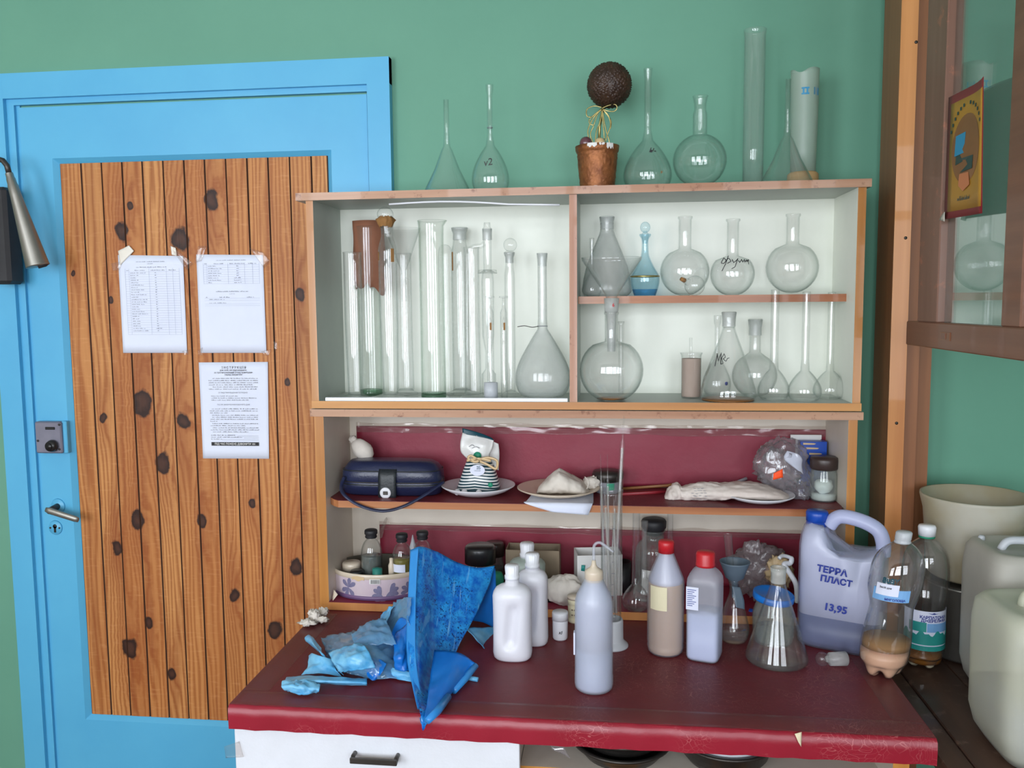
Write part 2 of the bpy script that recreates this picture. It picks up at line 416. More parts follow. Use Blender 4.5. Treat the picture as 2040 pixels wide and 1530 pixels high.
glass('pet_plastic', edge=(.7, .72, .72), dust=.015, rough=.04, refl=1.5); glass('clear_film', tint=(.95, .95, .96), edge=(.8, .79, .81), dust=.11, rough=.12, dustcol=(226, 222, 228), refl=2.0)
glass('clear_tape', tint=(.96, .94, .93), edge=(.95, .95, .95), dust=.03, rough=.12, refl=.7); glass('cloudy_film', tint=(.8, .78, .8), edge=(.7, .7, .7), dust=.3, rough=.2, dustcol=(190, 176, 178), refl=1.5)
glass('blue_film_clear', tint=(.55, .8, .95), edge=(.3, .6, .85), dust=.30, rough=.12, dustcol=(150, 205, 240), refl=2.4)
glass('jar_glass', edge=(.5, .56, .5), tint=(.9, .93, .9), dust=.08)
milky('milky_clear', (226, 232, 246), .3); milky('milky_bluish', (184, 192, 218), .95, trans=.1); milky('milky_top', (226, 228, 244), .2); milky('milky_scatter', (218, 222, 242), .9, trans=.2)  # last one: near-opaque pale colour standing in for light scattered in empty plastic
milky('milky_amber', (206, 168, 118), .97, trans=.1); milky('milky_violet', (206, 212, 246), .2); plain('seam_brown', (66, 38, 22), .8); milky('violet_liquid', (196, 204, 236), .95, trans=.1); milky('milky_grey', (214, 210, 196), .96, .5, .35, col2=(196, 176, 128))
milky('milky_old', (212, 208, 198), .9, .5, .3, col2=(194, 190, 180)); milky('milky_handle', (206, 212, 246), .9); milky('murky', (150, 158, 178), .97)
milky('milky_yellow', (232, 232, 210), .66, .45, .3, col2=(222, 224, 214))
milky('milky_tube', (206, 224, 212), .55, .4, .4); milky('milky_bottle', (240, 240, 248), .98, .3, .15); milky('milky_green', (206, 220, 212), .9, .4, .4)
milky('white_waxy', (226, 230, 236), .92, .35, .35); milky('funnel_grey', (112, 130, 146), .9, .4, .3)

def oilcloth(name, c1, c2, wear, rough=.35, crack=True):
    m, nt, out = newmat(name); p = N(nt, 'BsdfPrincipled'); L(nt, p.outputs[0], out.inputs[0])
    co = coords(nt); c = MIXC(nt, ramp(nt, noise_(nt, co, 5, 5, .6), .35, .7), lin(c1), lin(c2))
    vo = nt.nodes.new('ShaderNodeTexVoronoi'); vo.feature = 'DISTANCE_TO_EDGE'; vo.inputs['Scale'].default_value = 22
    wv = N(nt, 'VectorMath', operation='ADD'); nn = nt.nodes.new('ShaderNodeTexNoise'); nn.inputs['Scale'].default_value = 9
    L(nt, co, nn.inputs['Vector']); L(nt, co, wv.inputs[0]); L(nt, nn.outputs['Color'], wv.inputs[1]); L(nt, wv.outputs[0], vo.inputs['Vector'])
    line = M_(nt, 'LESS_THAN', vo.outputs['Distance'], .022)
    msk = ramp(nt, noise_(nt, co, 6, 3), .5, .62)
    if crack: c = MIXC(nt, M_(nt, 'MULTIPLY', M_(nt, 'MULTIPLY', line, msk), .38), c, lin(wear))
    spk = ramp(nt, noise_(nt, co, 120, 3), .74, .8); c = MIXC(nt, M_(nt, 'MULTIPLY', spk, .35), c, lin(wear))
    L(nt, c, p.inputs['Base Color']); p.inputs['Roughness'].default_value = rough
    L(nt, bump(nt, noise_(nt, co, 14, 5, .6), .35, .004), p.inputs['Normal']); return m
glass('border_tape', tint=(.97, .96, .96), edge=(.97, .96, .96), dust=.02, rough=.3, dustcol=(190, 160, 150), refl=.22)
oilcloth('oilcloth_top', (114, 32, 40), (94, 24, 32), (170, 110, 100), .5)
oilcloth('oilcloth_lit_edge', (150, 28, 48), (136, 22, 40), (210, 130, 130), .35)  # same cloth as the top; window light painted in as brighter red
oilcloth('oilcloth_wall', (140, 38, 60), (130, 33, 54), (180, 100, 110), .5, False)

# pine boarding with knots where the door shows them
DY = 0.004
KN = [(247, 462, 15), (362, 478, 19), (424, 402, 17), (225, 597, 6), (287, 800, 21), (368, 836, 15), (328, 922, 15), (209, 832, 8), (277, 1035, 15), (237, 1090, 12),
      (405, 1037, 11), (262, 1290, 17), (300, 1237, 11), (592, 1130, 13), (550, 1252, 14), (470, 1185, 12), (262, 410, 7), (440, 620, 6), (575, 760, 7), (600, 590, 10), (505, 1000, 8), (345, 1340, 9), (150, 545, 5)]
m, nt, out = newmat('pine_boards'); p = N(nt, 'BsdfPrincipled'); L(nt, p.outputs[0], out.inputs[0])
tc = nt.nodes.new('ShaderNodeNewGeometry'); sep = nt.nodes.new('ShaderNodeSeparateXYZ'); L(nt, tc.outputs['Position'], sep.inputs[0])
X, Z = sep.outputs[0], sep.outputs[2]
bulge = None; dark = None; halo = None
_n1 = nt.nodes.new('ShaderNodeTexNoise'); _n1.inputs['Scale'].default_value = 32; _n1.inputs['Detail'].default_value = 4; L(nt, tc.outputs['Position'], _n1.inputs['Vector'])
_s1 = nt.nodes.new('ShaderNodeSeparateColor'); L(nt, _n1.outputs['Color'], _s1.inputs[0])
WOB = (M_(nt, 'MULTIPLY', M_(nt, 'SUBTRACT', _s1.outputs[0], .5), 1.5), M_(nt, 'MULTIPLY', M_(nt, 'SUBTRACT', _s1.outputs[1], .5), 1.5))
for kx, ky, kr in KN:
    q = V(kx, ky, DY); r = kr/S(q)
    wx, wz = WOB
    dx = M_(nt, 'ADD', M_(nt, 'MULTIPLY', M_(nt, 'SUBTRACT', X, q.x), 1.1/r), wx); dz = M_(nt, 'ADD', M_(nt, 'MULTIPLY', M_(nt, 'SUBTRACT', Z, q.z), .8/r), wz)
    d2 = M_(nt, 'ADD', M_(nt, 'MULTIPLY', dx, dx), M_(nt, 'MULTIPLY', M_(nt, 'MULTIPLY', dz, dz), 1.0))
    e = M_(nt, 'POWER', 2.718, M_(nt, 'MULTIPLY', d2, -.9))                       # the knot itself
    d3 = M_(nt, 'ADD', M_(nt, 'MULTIPLY', dx, dx), M_(nt, 'MULTIPLY', M_(nt, 'MULTIPLY', dz, dz), .07))
    h = M_(nt, 'MULTIPLY', M_(nt, 'POWER', 2.718, M_(nt, 'MULTIPLY', d3, -.45)), r*1.6)  # the grain bends around it
    h2 = M_(nt, 'POWER', 2.718, M_(nt, 'MULTIPLY', d3, -.3))
    bulge = h if bulge is None else M_(nt, 'ADD', bulge, h); dark = e if dark is None else M_(nt, 'MAXIMUM', dark, e)
    halo = h2 if halo is None else M_(nt, 'MAXIMUM', halo, h2)
PX0 = V(125, 330, DY).x; PW = .0535
pid = M_(nt, 'FLOOR', M_(nt, 'DIVIDE', M_(nt, 'SUBTRACT', X, PX0), PW))
wn = nt.nodes.new('ShaderNodeTexWhiteNoise'); wn.noise_dimensions = '1D'; L(nt, pid, wn.inputs['W'])
cmb = nt.nodes.new('ShaderNodeCombineXYZ'); L(nt, M_(nt, 'ADD', M_(nt, 'MULTIPLY', X, 9), M_(nt, 'MULTIPLY', pid, 3.7)), cmb.inputs[0]); L(nt, M_(nt, 'MULTIPLY', Z, .9), cmb.inputs[2])
nz = noise_(nt, cmb.outputs[0], 1.3, 3, .5)
g = M_(nt, 'ADD', M_(nt, 'ADD', X, bulge), M_(nt, 'MULTIPLY', nz, .09))
g = M_(nt, 'MULTIPLY', g, 480); rings = M_(nt, 'ADD', M_(nt, 'MULTIPLY', M_(nt, 'SINE', g), .5), .5)
cm2 = nt.nodes.new('ShaderNodeCombineXYZ'); L(nt, M_(nt, 'MULTIPLY', X, 260), cm2.inputs[0]); L(nt, M_(nt, 'MULTIPLY', Z, 5), cm2.inputs[2])
fine = noise_(nt, cm2.outputs[0], 1, 4, .6)
f = M_(nt, 'ADD', M_(nt, 'MULTIPLY', M_(nt, 'POWER', rings, 1.6), .55), M_(nt, 'MULTIPLY', fine, .45))
c = MIXC(nt, ramp(nt, f, .15, .85), lin((208, 148, 88)), lin((158, 94, 46)))
c = MIXC(nt, M_(nt, 'MULTIPLY', wn.outputs['Value'], .5), c, lin((170, 96, 44)))
cm3 = nt.nodes.new('ShaderNodeCombineXYZ'); L(nt, M_(nt, 'ADD', M_(nt, 'MULTIPLY', X, 34), M_(nt, 'MULTIPLY', pid, 5.3)), cm3.inputs[0]); L(nt, M_(nt, 'MULTIPLY', Z, 2.6), cm3.inputs[2])
c = MIXC(nt, M_(nt, 'MULTIPLY', ramp(nt, noise_(nt, cm3.outputs[0], 1, 6, .65), .5, .72), .7), c, lin((134, 66, 30)))
cm4 = nt.nodes.new('ShaderNodeCombineXYZ'); L(nt, M_(nt, 'MULTIPLY', X, 30), cm4.inputs[0]); L(nt, M_(nt, 'MULTIPLY', Z, 160), cm4.inputs[2])
c = MIXC(nt, M_(nt, 'MULTIPLY', ramp(nt, noise_(nt, cm4.outputs[0], 1, 3), .55, .75), .22), c, lin((232, 176, 120)))
blot = ramp(nt, noise_(nt, cmb.outputs[0], 2.2, 2), .55, .75); c = MIXC(nt, M_(nt, 'MULTIPLY', blot, .45), c, lin((146, 84, 42)))
c = MIXC(nt, M_(nt, 'MULTIPLY', halo, .5), c, lin((140, 70, 32)))
c = MIXC(nt, ramp(nt, dark, .30, .5), c, lin((44, 22, 15)))
c = MIXC(nt, M_(nt, 'MULTIPLY', ramp(nt, dark, .6, .95), .5), c, lin((92, 56, 40)))
L(nt, c, p.inputs['Base Color']); p.inputs['Roughness'].default_value = .5; p.inputs['Specular IOR Level'].default_value = .35
L(nt, bump(nt, f, .15, .001), p.inputs['Normal'])

# blue printed film: mottled with scratches
m, nt, out = newmat('blue_print'); p = N(nt, 'BsdfPrincipled'); L(nt, p.outputs[0], out.inputs[0]); co = coords(nt)
c = MIXC(nt, ramp(nt, noise_(nt, co, 45, 6, .7), .4, .62), lin((14, 96, 194)), lin((44, 156, 228)))
c = MIXC(nt, M_(nt, 'MULTIPLY', ramp(nt, noise_(nt, co, 260, 3), .56, .62), ramp(nt, noise_(nt, co, 16, 3), .45, .6)), c, lin((16, 44, 110)))
co2 = coords(nt, (140, 10, 10)); mp = co2.node; mp.inputs['Rotation'].default_value = (0, .5, 0)
c = MIXC(nt, M_(nt, 'MULTIPLY', ramp(nt, noise_(nt, co2, 1, 3), .62, .68), .6), c, lin((120, 190, 236)))
L(nt, c, p.inputs['Base Color']); p.inputs['Roughness'].default_value = .25; L(nt, bump(nt, noise_(nt, co, 18, 4), .35, .004), p.inputs['Normal'])
# striped print of the packet
m, nt, out = newmat('striped_print'); p = N(nt, 'BsdfPrincipled'); L(nt, p.outputs[0], out.inputs[0])
geo = nt.nodes.new('ShaderNodeNewGeometry'); sp = nt.nodes.new('ShaderNodeSeparateXYZ'); L(nt, geo.outputs['Position'], sp.inputs[0])
zz = M_(nt, 'ADD', sp.outputs[2], M_(nt, 'MULTIPLY', M_(nt, 'ABSOLUTE', M_(nt, 'SUBTRACT', sp.outputs[0], V(950, 930, -.12).x)), .12))
c = MIXC(nt, M_(nt, 'GREATER_THAN', M_(nt, 'FRACT', M_(nt, 'MULTIPLY', zz, 150)), .5), lin((226, 226, 224)), lin((18, 60, 72)))
L(nt, c, p.inputs['Base Color']); p.inputs['Roughness'].default_value = .3

# ================================================================== the room
RX0, RX1, RY, RZ = -3.0, 2.4, -3.6, 3.0
struct(MB().box((RX0-.1, 0, 0), (RX1+.1, .1, RZ)).build('wall_back', 'green_paint'))
struct(MB().box((RX0-.1, RY-.1, 0), (RX0, 0, RZ)).build('wall_left', 'cream_plaster'))
struct(MB().box((RX1, RY-.1, 0), (RX1+.1, 0, RZ)).build('wall_right', 'cream_plaster'))
struct(MB().box((RX0-.1, RY-.1, -.1), (RX1+.1, .1, 0)).build('floor', 'floor_brown'))
struct(MB().box((RX0-.1, RY-.1, RZ), (RX1+.1, .1, RZ+.1)).build('ceiling', 'ceiling_white'))
wf = MB(); xs = [RX0]
for x, wd, en in WIN: xs += [x-wd/2, x+wd/2]
xs.append(RX1)
wf.box((RX0, RY-.1, 0), (RX1, RY, WZ0)).box((RX0, RY-.1, WZ1), (RX1, RY, RZ))
for i in range(0, len(xs), 2): wf.box((xs[i], RY-.1, WZ0), (xs[i+1], RY, WZ1))
struct(wf.build('wall_front', 'cream_plaster'))
for n, (x, wd, en) in enumerate(WIN):
    b = MB(); a0, a1 = x-wd/2, x+wd/2
    for u in (a0, a0+wd*.33-.02, a1-.045, a0+wd*.66-.02): b.box((u, RY-.07, WZ0), (u+.045, RY-.02, WZ1))
    for z in (WZ0, WZ1-.05, WZ0+1.12): b.box((a0, RY-.07, z), (a1, RY-.02, z+.05))
    struct(b.build('window_%d' % (n+1), 'window_frame_white'))

# ------------------------------------------------------------------ door
xl, xr, zt = -1.455, -.573, 1.992
t = MB()
TX0, TX1 = -1.545, -.515
t.box((TX0, -.024, 0), (xl-.032, 0, 2.072)).box((xr+.004, -.024, 0), (TX1, 0, 2.072)).box((TX0, -.0239, 2.012), (TX1, 0, 2.072))
struct(t.build('trim_1', 'blue_paint'))
t = MB(); t.box((xl-.032, -.013, 0), (xl-.012, 0, 2.012)).box((xl-.032, -.0129, zt+.006), (xr+.004, 0, 2.012)); t.box((xl-.012, -.005, 0), (xl-.002, 0, zt+.006))
struct(t.build('trim_2', 'blue_paint'))
door = thing('door_1', (-1.0, 0, 0), None, None, kind='structure')
PXL = V(122, 330, DY).x; PXR = V(655, 320, DY).x; PZT = V(300, 322, DY).z; PZB = V(200, 1420, DY).z
d = MB(); y0 = -.012
d.box((xl, y0, .01), (PXL-.012, 0, zt)).box((PXR+.012, y0, .01), (xr, 0, zt)).box((PXL-.012, y0, PZT+.012), (PXR+.012, 0, zt)).box((PXL-.012, y0, .01), (PXR+.012, 0, PZB-.012))
# bevelled inner moulding
O = [(PXL-.012, PZB-.012), (PXR+.012, PZB-.012), (PXR+.012, PZT+.012), (PXL-.012, PZT+.012)]; I = [(PXL, PZB), (PXR, PZB), (PXR, PZT), (PXL, PZT)]
vs = [(x, y0, z) for x, z in O]+[(x, -.001, z) for x, z in I]
d.add(vs, [(k, (k+1) % 4, 4+(k+1) % 4, 4+k) for k in range(4)], 0, False)
d.build('door_leaf', 'blue_paint', door)
d = MB(); n = int((PXR-PX0)/PW)+1
for k in range(n):
    a = max(PXL, PX0+k*PW); b = min(PXR, PX0+(k+1)*PW)
    if k == 0: a = PXL
    g = .0018 if k % 3 else .0026
    y = -.0035
    d.add([(a+g, y, PZB), (b-g, y, PZB), (b-g, y, PZT), (a+g, y, PZT), (a, -.0006, PZB), (b, -.0006, PZB), (b, -.0006, PZT), (a, -.0006, PZT)],
          [(0, 1, 2, 3), (4, 0, 3, 7), (1, 5, 6, 2)], [0, 1, 1], False)
d.build('wood_panel', ['pine_boards', 'seam_brown'], door)
MB().box((PXL-.001, -.0005, PZB-.001), (PXR+.001, 0, PZT+.001)).build('panel_backing', 'cardboard_dark', door)
# rim lock
a = V(70, 840, -.03); b = V(126, 903, -.03)
lk = MB().box((a.x, -.034, b.z), (b.x, y0, a.z), bev=.003).build('rim_lock', 'lock_grey', door)
MB().box((b.x-.004, -.026, b.z-.001), (b.x+.010, y0, a.z+.001), bev=.002).build('lock_case', 'blue_paint', lk)
k = V(101, 889, -.045); kb = MB(); kb.tube([(k.x, -.034, k.z), (k.x, -.04, k.z), (k.x, -.05, k.z)], [.012, .0155, .0125], 20); kb.tube([(k.x, -.05, k.z), (k.x, -.053, k.z)], [.008, .007], 16)
kb.build('knob', 'black_plastic', lk)
k = V(100, 853, -.035); MB().box((k.x-.014, -.036, k.z-.004), (k.x+.012, -.033, k.z+.003), bev=.001).build('slot', 'black_plastic', lk)
for px, py in ((118, 846), (76, 878), (119, 895)):
    k = V(px, py, -.034); MB().tube([(k.x, -.0335, k.z), (k.x, -.0355, k.z)], .0028, 10).build('screw', 'dark_steel', lk)
# handle and keyhole plate
k = V(116, 1008, y0)
hr = MB().tube([(k.x, y0, k.z), (k.x, y0-.003, k.z)], [.0195, .018], 28).build('rosette', 'blue_paint', door)
hd = MB(); hd.tube([(k.x, y0, k.z), (k.x-.004, -.045, k.z-.006)], .008, 14)
e = V(91, 1015, -.055); e2 = V(156, 1036, -.05)
hd.build('handle_stem', 'dark_steel', door)
MB().tube([e, e.lerp(e2, .12), e.lerp(e2, .9), e2], [.006, .0088, .0078, .006], 12, flat=.6).build('door_handle', 'steel', door)
k2 = V(111, 1051, y0)
kp = MB().tube([(k2.x, y0, k2.z), (k2.x, y0-.003, k2.z)], [.019, .0175], 28).build('keyhole_plate', 'blue_paint', door)
q = MB(); q.tube([(k2.x, y0-.0028, k2.z+.004), (k2.x, y0-.0036, k2.z+.004)], .0055, 16).box((k2.x-.003, y0-.0036, k2.z-.012), (k2.x+.003, y0-.0028, k2.z+.004)); q.build('keyhole', 'black_plastic', kp)
for s_ in (-1, 1): MB().tube([(k2.x+s_*.0125, y0-.003, k2.z), (k2.x+s_*.0125, y0-.004, k2.z)], .0025, 10).build('screw', 'dark_steel', kp)

# ------------------------------------------------------------------ notices taped on the boards
def notice(px, Y, label, quad, ink):
    P = [V(x, y, Y) for x, y in quad]          # bl, br, tr, tl
    t = thing('notice', (P[0]+P[1])/2, label, 'notice', 'paper notices on the door')
    b = MB(); g = [[P[3].lerp(P[2], i/4)+Vector((0, -.0008*math.sin(i*1.9), 0)) for i in range(5)], [P[0].lerp(P[1], i/4)+Vector((0, -.0012*math.sin(i*1.3+1), 0)) for i in range(5)]]
    g.insert(1, [a.lerp(c, .5) for a, c in zip(*g)]); b.sheet(g, 4, 4, .0004); b.build('paper', 'paper_white', t)
    ex = P[1]-P[0]; W = ex.length; ez = P[3]-P[0]; H = ez.length
    pl0 = flat_place(P[0]+Vector((0, -.0013, 0)), ex, ez)
    ink(t, lambda u, v, h: pl0(u*W, v*H, h), W, H)
    return t, P
def words(mb, pl, v, u0, u1, th, seed, mi=0):
    r = random.Random(seed); u = u0
    while u < u1:
        w = r.uniform(.02, .09); e = min(u+w, u1)
        # each word: a row of small upright marks, as blurred print
        x = u
        while x < e:
            c = r.uniform(.006, .012); h = th*r.choice((.5, .6, 1))
            mb.add([pl(x, v, .0003), pl(x+c*.7, v, .0003), pl(x+c*.7, v+h, .0003), pl(x, v+h, .0003)], [(0, 1, 2, 3)], mi, False); x += c
        u = e+.016
def ink1(t, pl, W, H):
    b = MB(); words(b, pl, .925, .28, .72, .008, 1); words(b, pl, .905, .45, .53, .006, 2); words(b, pl, .87, .28, .74, .008, 3); words(b, pl, .838, .12, .16, .008, 4); words(b, pl, .838, .25, .42, .008, 5); words(b, pl, .838, .5, .72, .008, 6); words(b, pl, .838, .78, .9, .008, 7)
    for i in range(25):
        v = .812-i*.0245; r = random.Random(i)
        words(b, pl, v, .18, .18+r.choice((.1, .12, .2, .24)), .008, 20+i); words(b, pl, v, .56, .58, .009, 60+i)
        if i == 23: words(b, pl, v, .54, .63, .008, 99)
    b.build('printed_list', 'ink_list', t)
    g = MB()
    for i in range(27):
        v = .825-i*.0245; g.add([pl(.1, v, .0002), pl(.94, v, .0002), pl(.94, v+.0016, .0002), pl(.1, v+.0016, .0002)], [(0, 1, 2, 3)], 0, False)
    for u in (.1, .16, .47, .74, .84, .94): g.add([pl(u, .825-26*.0245, .0002), pl(u+.003, .825-26*.0245, .0002), pl(u+.003, .86, .0002), pl(u, .86, .0002)], [(0, 1, 2, 3)], 0, False)
    g.build('table_lines', 'ink_pale', t)
def ink2(t, pl, W, H):
    b = MB(); words(b, pl, .935, .3, .74, .007, 1)
    for u0, u1 in ((.12, .15), (.26, .4), (.5, .72), (.78, .9)): words(b, pl, .9, u0, u1, .009, int(u0*100))
    for i in range(8):
        v = .875-i*.0235; words(b, pl, v, .17, .17+(.12, .22, .18, .2, .17, .15, .2, .05)[i], .009, 30+i)
        if i > 4: words(b, pl, v, .56, .66, .009, 40+i)
        else: words(b, pl, v, .6, .63, .009, 50+i)
    words(b, pl, .62, .28, .76, .01, 70); words(b, pl, .598, .48, .56, .006, 71); words(b, pl, .562, .12, .14, .01, 72); words(b, pl, .562, .33, .48, .01, 73); words(b, pl, .562, .74, .84, .01, 74); words(b, pl, .54, .17, .4, .008, 75); words(b, pl, .505, .17, .42, .008, 76)
    b.build('printed_list', 'ink_list', t); g = MB()
    for v in [.89-i*.0235 for i in range(9)]+[.555, .532, .498, .48]: g.add([pl(.1, v, .0002), pl(.94, v, .0002), pl(.94, v+.0016, .0002), pl(.1, v+.0016, .0002)], [(0, 1, 2, 3)], 0, False)
    for u in (.1, .15, .47, .72, .84, .94): g.add([pl(u, .7, .0002), pl(u+.003, .7, .0002), pl(u+.003, .91, .0002), pl(u, .91, .0002)], [(0, 1, 2, 3)], 0, False)
    g.build('table_lines', 'ink_pale', t)
def ink3(t, pl, W, H):
    b = MB()
    def P_(s, size, u, v, bold=0, sx=1): text_into(b, s, size/W, lambda a, c, h: pl(u+a, v+c*W/H, .0004), 0, bold=bold/W, sx=sx)
    P_('І Н С Т Р У К Ц І Я', .0072, .53, .945, .0002); P_('для осіб, які відповідають', .0056, .52, .918, .0001); P_('за протипожежний огляд приміщень', .0056, .52, .894, .0001); P_('перед закриттям', .0056, .52, .872, .0001)
    P_('ОГЛЯД ПРИМІЩЕННЯ ПОТРІБНО', .0046, .5, .686); P_('ПІСЛЯ ЗАКІНЧЕННЯ РОБОЧОГО ДНЯ', .0046, .5, .562)
    for v, u0, u1 in [(.83, .2, .88), (.808, .14, .88), (.786, .14, .88), (.764, .14, .8), (.742, .2, .88), (.72, .14, .86), (.648, .17, .56), (.627, .17, .85), (.606, .17, .73),
                      (.515, .17, .86), (.494, .14, .86), (.473, .14, .4), (.449, .17, .86), (.428, .17, .86), (.407, .14, .86), (.386, .14, .24), (.362, .17, .86), (.341, .14, .66), (.318, .17, .86), (.297, .14, .86), (.276, .17, .7), (.24, .14, .52), (.22, .14, .62), (.2, .14, .3)]:
        words(b, pl, v, u0, u1, .009, int(v*1000))
    for v, u in ((.235, .54), (.215, .64), (.195, .3)): b.add([pl(u, v, .0003), pl(.86, v, .0003), pl(.86, v+.002, .0003), pl(u, v+.002, .0003)], [(0, 1, 2, 3)], 0, False)
    b.build('printed_text', 'ink_grey', t)
    k = MB(); k.add([pl(.14, .135, .0003), pl(.86, .135, .0003), pl(.86, .172, .0003), pl(.14, .172, .0003)], [(0, 1, 2, 3)], 0, False); k.build('black_banner', 'ink_black', t)
    b = MB(); text_into(b, 'ПІД ЧАС ПОЖЕЖІ ДЗВОНИТИ 101', .0068/W, lambda a, c, h: pl(.5+a, .153+c*W/H, .0006), 0, bold=.0001/W, sx=.93); b.build('banner_text', 'white_card', t)
NY = -.0062
n1, P1 = notice(0, NY, 'left white taped notice with a long numbered table, on the pine door', [(246, 703), (373, 703), (365, 510), (235, 508)], ink1)
n2, P2 = notice(0, NY, 'right white taped notice with two short tables at its top, on the pine door', [(400, 703), (531, 703), (524, 508), (391, 507)], ink2)
n3, P3 = notice(0, NY, 'lower text notice ending in a black banner with white letters, on the pine door', [(405, 913), (536, 914), (534, 721), (396, 722)], ink3)
def tape(parent, quad, Y=NY-.0022, mat='clear_tape'):
    P = [V(x, y, Y) for x, y in quad]
    b = MB(); g = [[P[0].lerp(P[1], i/3) for i in range(4)], [P[3].lerp(P[2], i/3) for i in range(4)]]
    b.sheet(g, 3, 5, .0002, .0018, 60, seed=quad[0][0]); o = b.build('tape', mat, parent); return o
tape(n1, [(235, 500), (257, 489), (267, 500), (240, 528)], mat='tape_glint'); tape(n1, [(221, 525), (245, 520), (238, 538), (226, 540)]); tape(n1, [(336, 488), (350, 496), (385, 525), (372, 538)]); tape(n1, [(340, 490), (350, 494), (352, 510), (342, 508)], mat='tape_glint'); tape(n1, [(362, 700), (378, 696), (376, 706), (368, 708)])
tape(n2, [(395, 490), (412, 490), (402, 520), (388, 524)]); tape(n2, [(497, 494), (524, 502), (538, 520), (526, 535)]); tape(n2, [(520, 700), (540, 696), (536, 708), (528, 709)]); tape(n2, [(394, 698), (404, 692), (404, 708), (396, 708)]); tape(n2, [(545, 680), (552, 680), (552, 697), (548, 698)])

# ------------------------------------------------------------------ wall cabinet (upper) and shelf unit (lower)
FY = -.215; BY = -.0305; T = .016
CX0, CX1 = V(627, 800, FY).x, V(1722, 600, FY).x; CX0 = -.655
zTop = V(1160, 372, FY).z+.001; zMid = V(1160, 816, FY).z
ZC = zMid+T+.0005                 # floor of the upper compartments
xd = V(1142, 600, FY).x
cab = thing('display_cabinet', (0, (FY+BY)/2, zMid), 'open white cabinet with orange wooden edges full of laboratory glass', 'cabinet')
def board(nm, par, a, b, body, edge, ax):
    return MB().box(a, b, 0, front=1).build(nm, [body, edge], par)
board('top_board', cab, (CX0-.02, FY-.006, zTop-T), (CX1+.006, BY, zTop), 'laminate_grey', 'worn_edge', 'x')
board('bottom_board', cab, (CX0, FY-.002, zMid), (CX1, BY, zMid+T), 'laminate_grey', 'oak_edge', 'x')
board('side_board', cab, (CX0, FY, zMid+T), (CX0+T, BY, zTop-T), 'laminate_grey', 'oak_edge_v', 'z')
board('side_board', cab, (CX1-T-.002, FY, zMid+T), (CX1-.002, BY, zTop-T), 'laminate', 'oak_edge_v', 'z')
board('divider', cab, (xd-T/2, FY+.001, zMid+T), (xd+T/2, BY, zTop-T), 'laminate_grey', 'worn_edge_v', 'z')
MB().box((CX0+.004, BY, zMid+.004), (CX1-.006, BY+.006, zTop-.004)).build('back_panel', 'laminate', cab)
SY = -.150; z2 = V(1420, 588, SY).z
sh = board('shelf', cab, (xd+T/2, SY, z2-T), (V(1688, 590, SY).x, BY, z2), 'laminate_grey', 'shelf_edge', 'x')
a = V(775, 403, FY+.02); b2 = V(1115, 403, FY+.02)
tr = MB()
tp = [(V(775+i*34, 407-5.5*math.sin(PI*min(1, i/7))-(0 if i < 8 else -(i-7)*.4), FY+.012)) for i in range(11)]
tr.tube(tp, .0022, 6); tr.build('upper_track', 'white_plastic', cab)
zt_ = V(900, 797, FY+.01).z
MB().box((V(650, 795, FY+.01).x, FY+.004, ZC-.0004), (V(1131, 795, FY+.01).x, FY+.016, ZC+.0065)).build('lower_track', 'white_plastic', cab)

UX0 = V(627, 1000, FY).x; UX1 = V(1717, 1000, FY).x; UX0 = CX0+.004
ZT = .82                                        # table top
unit = thing('shelf_unit', (0, (FY+BY)/2, ZT), 'open shelf unit with orange edges and maroon oilcloth lining, standing on the table', 'shelf unit')
board('top_board', unit, (CX0-.004, FY-.004, zMid-.002-T), (CX1+.004, BY, zMid-.002), 'laminate_cream', 'worn_edge', 'x')
zU = zMid-.002-T
zb = ZT+.0185
board('side_board', unit, (UX0, FY, ZT+.001), (UX0+T+.005, BY, zU), 'laminate_cream', 'oak_edge_v', 'z')
board('side_board', unit, (CX1-T-.008, FY, ZT+.001), (CX1-.006, BY, zU), 'laminate_cream', 'oak_edge_v', 'z')
MB().box((UX0+.004, BY, ZT+.001), (CX1-.01, BY+.006, zU)).build('back_panel', 'laminate_cream', unit)
board('bottom_board', unit, (UX0+T+.005, FY-.004, ZT+.001), (CX1-T-.008, BY, zb), 'oilcloth_wall', 'frame_wood', 'x')
z3 = V(1180, 1014, FY).z+.0085
x3a, x3b = V(662, 1010, FY).x, CX1-T-.008-.008
pol = [(UX0+T+.0055, BY), (UX0+T+.0055, FY+.03), (x3a, FY+.012), (x3a+.014, FY), (x3b, FY), (x3b+.006, FY+.02), (CX1-T-.0085, FY+.035), (CX1-T-.0085, BY)]
msh = MB(); msh.prism([(x, y, z3-T) for x, y in pol], (0, 0, T-.001)); msh = msh.build('shelf', 'shelf_edge', unit)
MB().prism([(x, y+.0004, z3-.001) for x, y in pol], (0, 0, .001)).build('shelf_cover', 'oilcloth_top', msh)
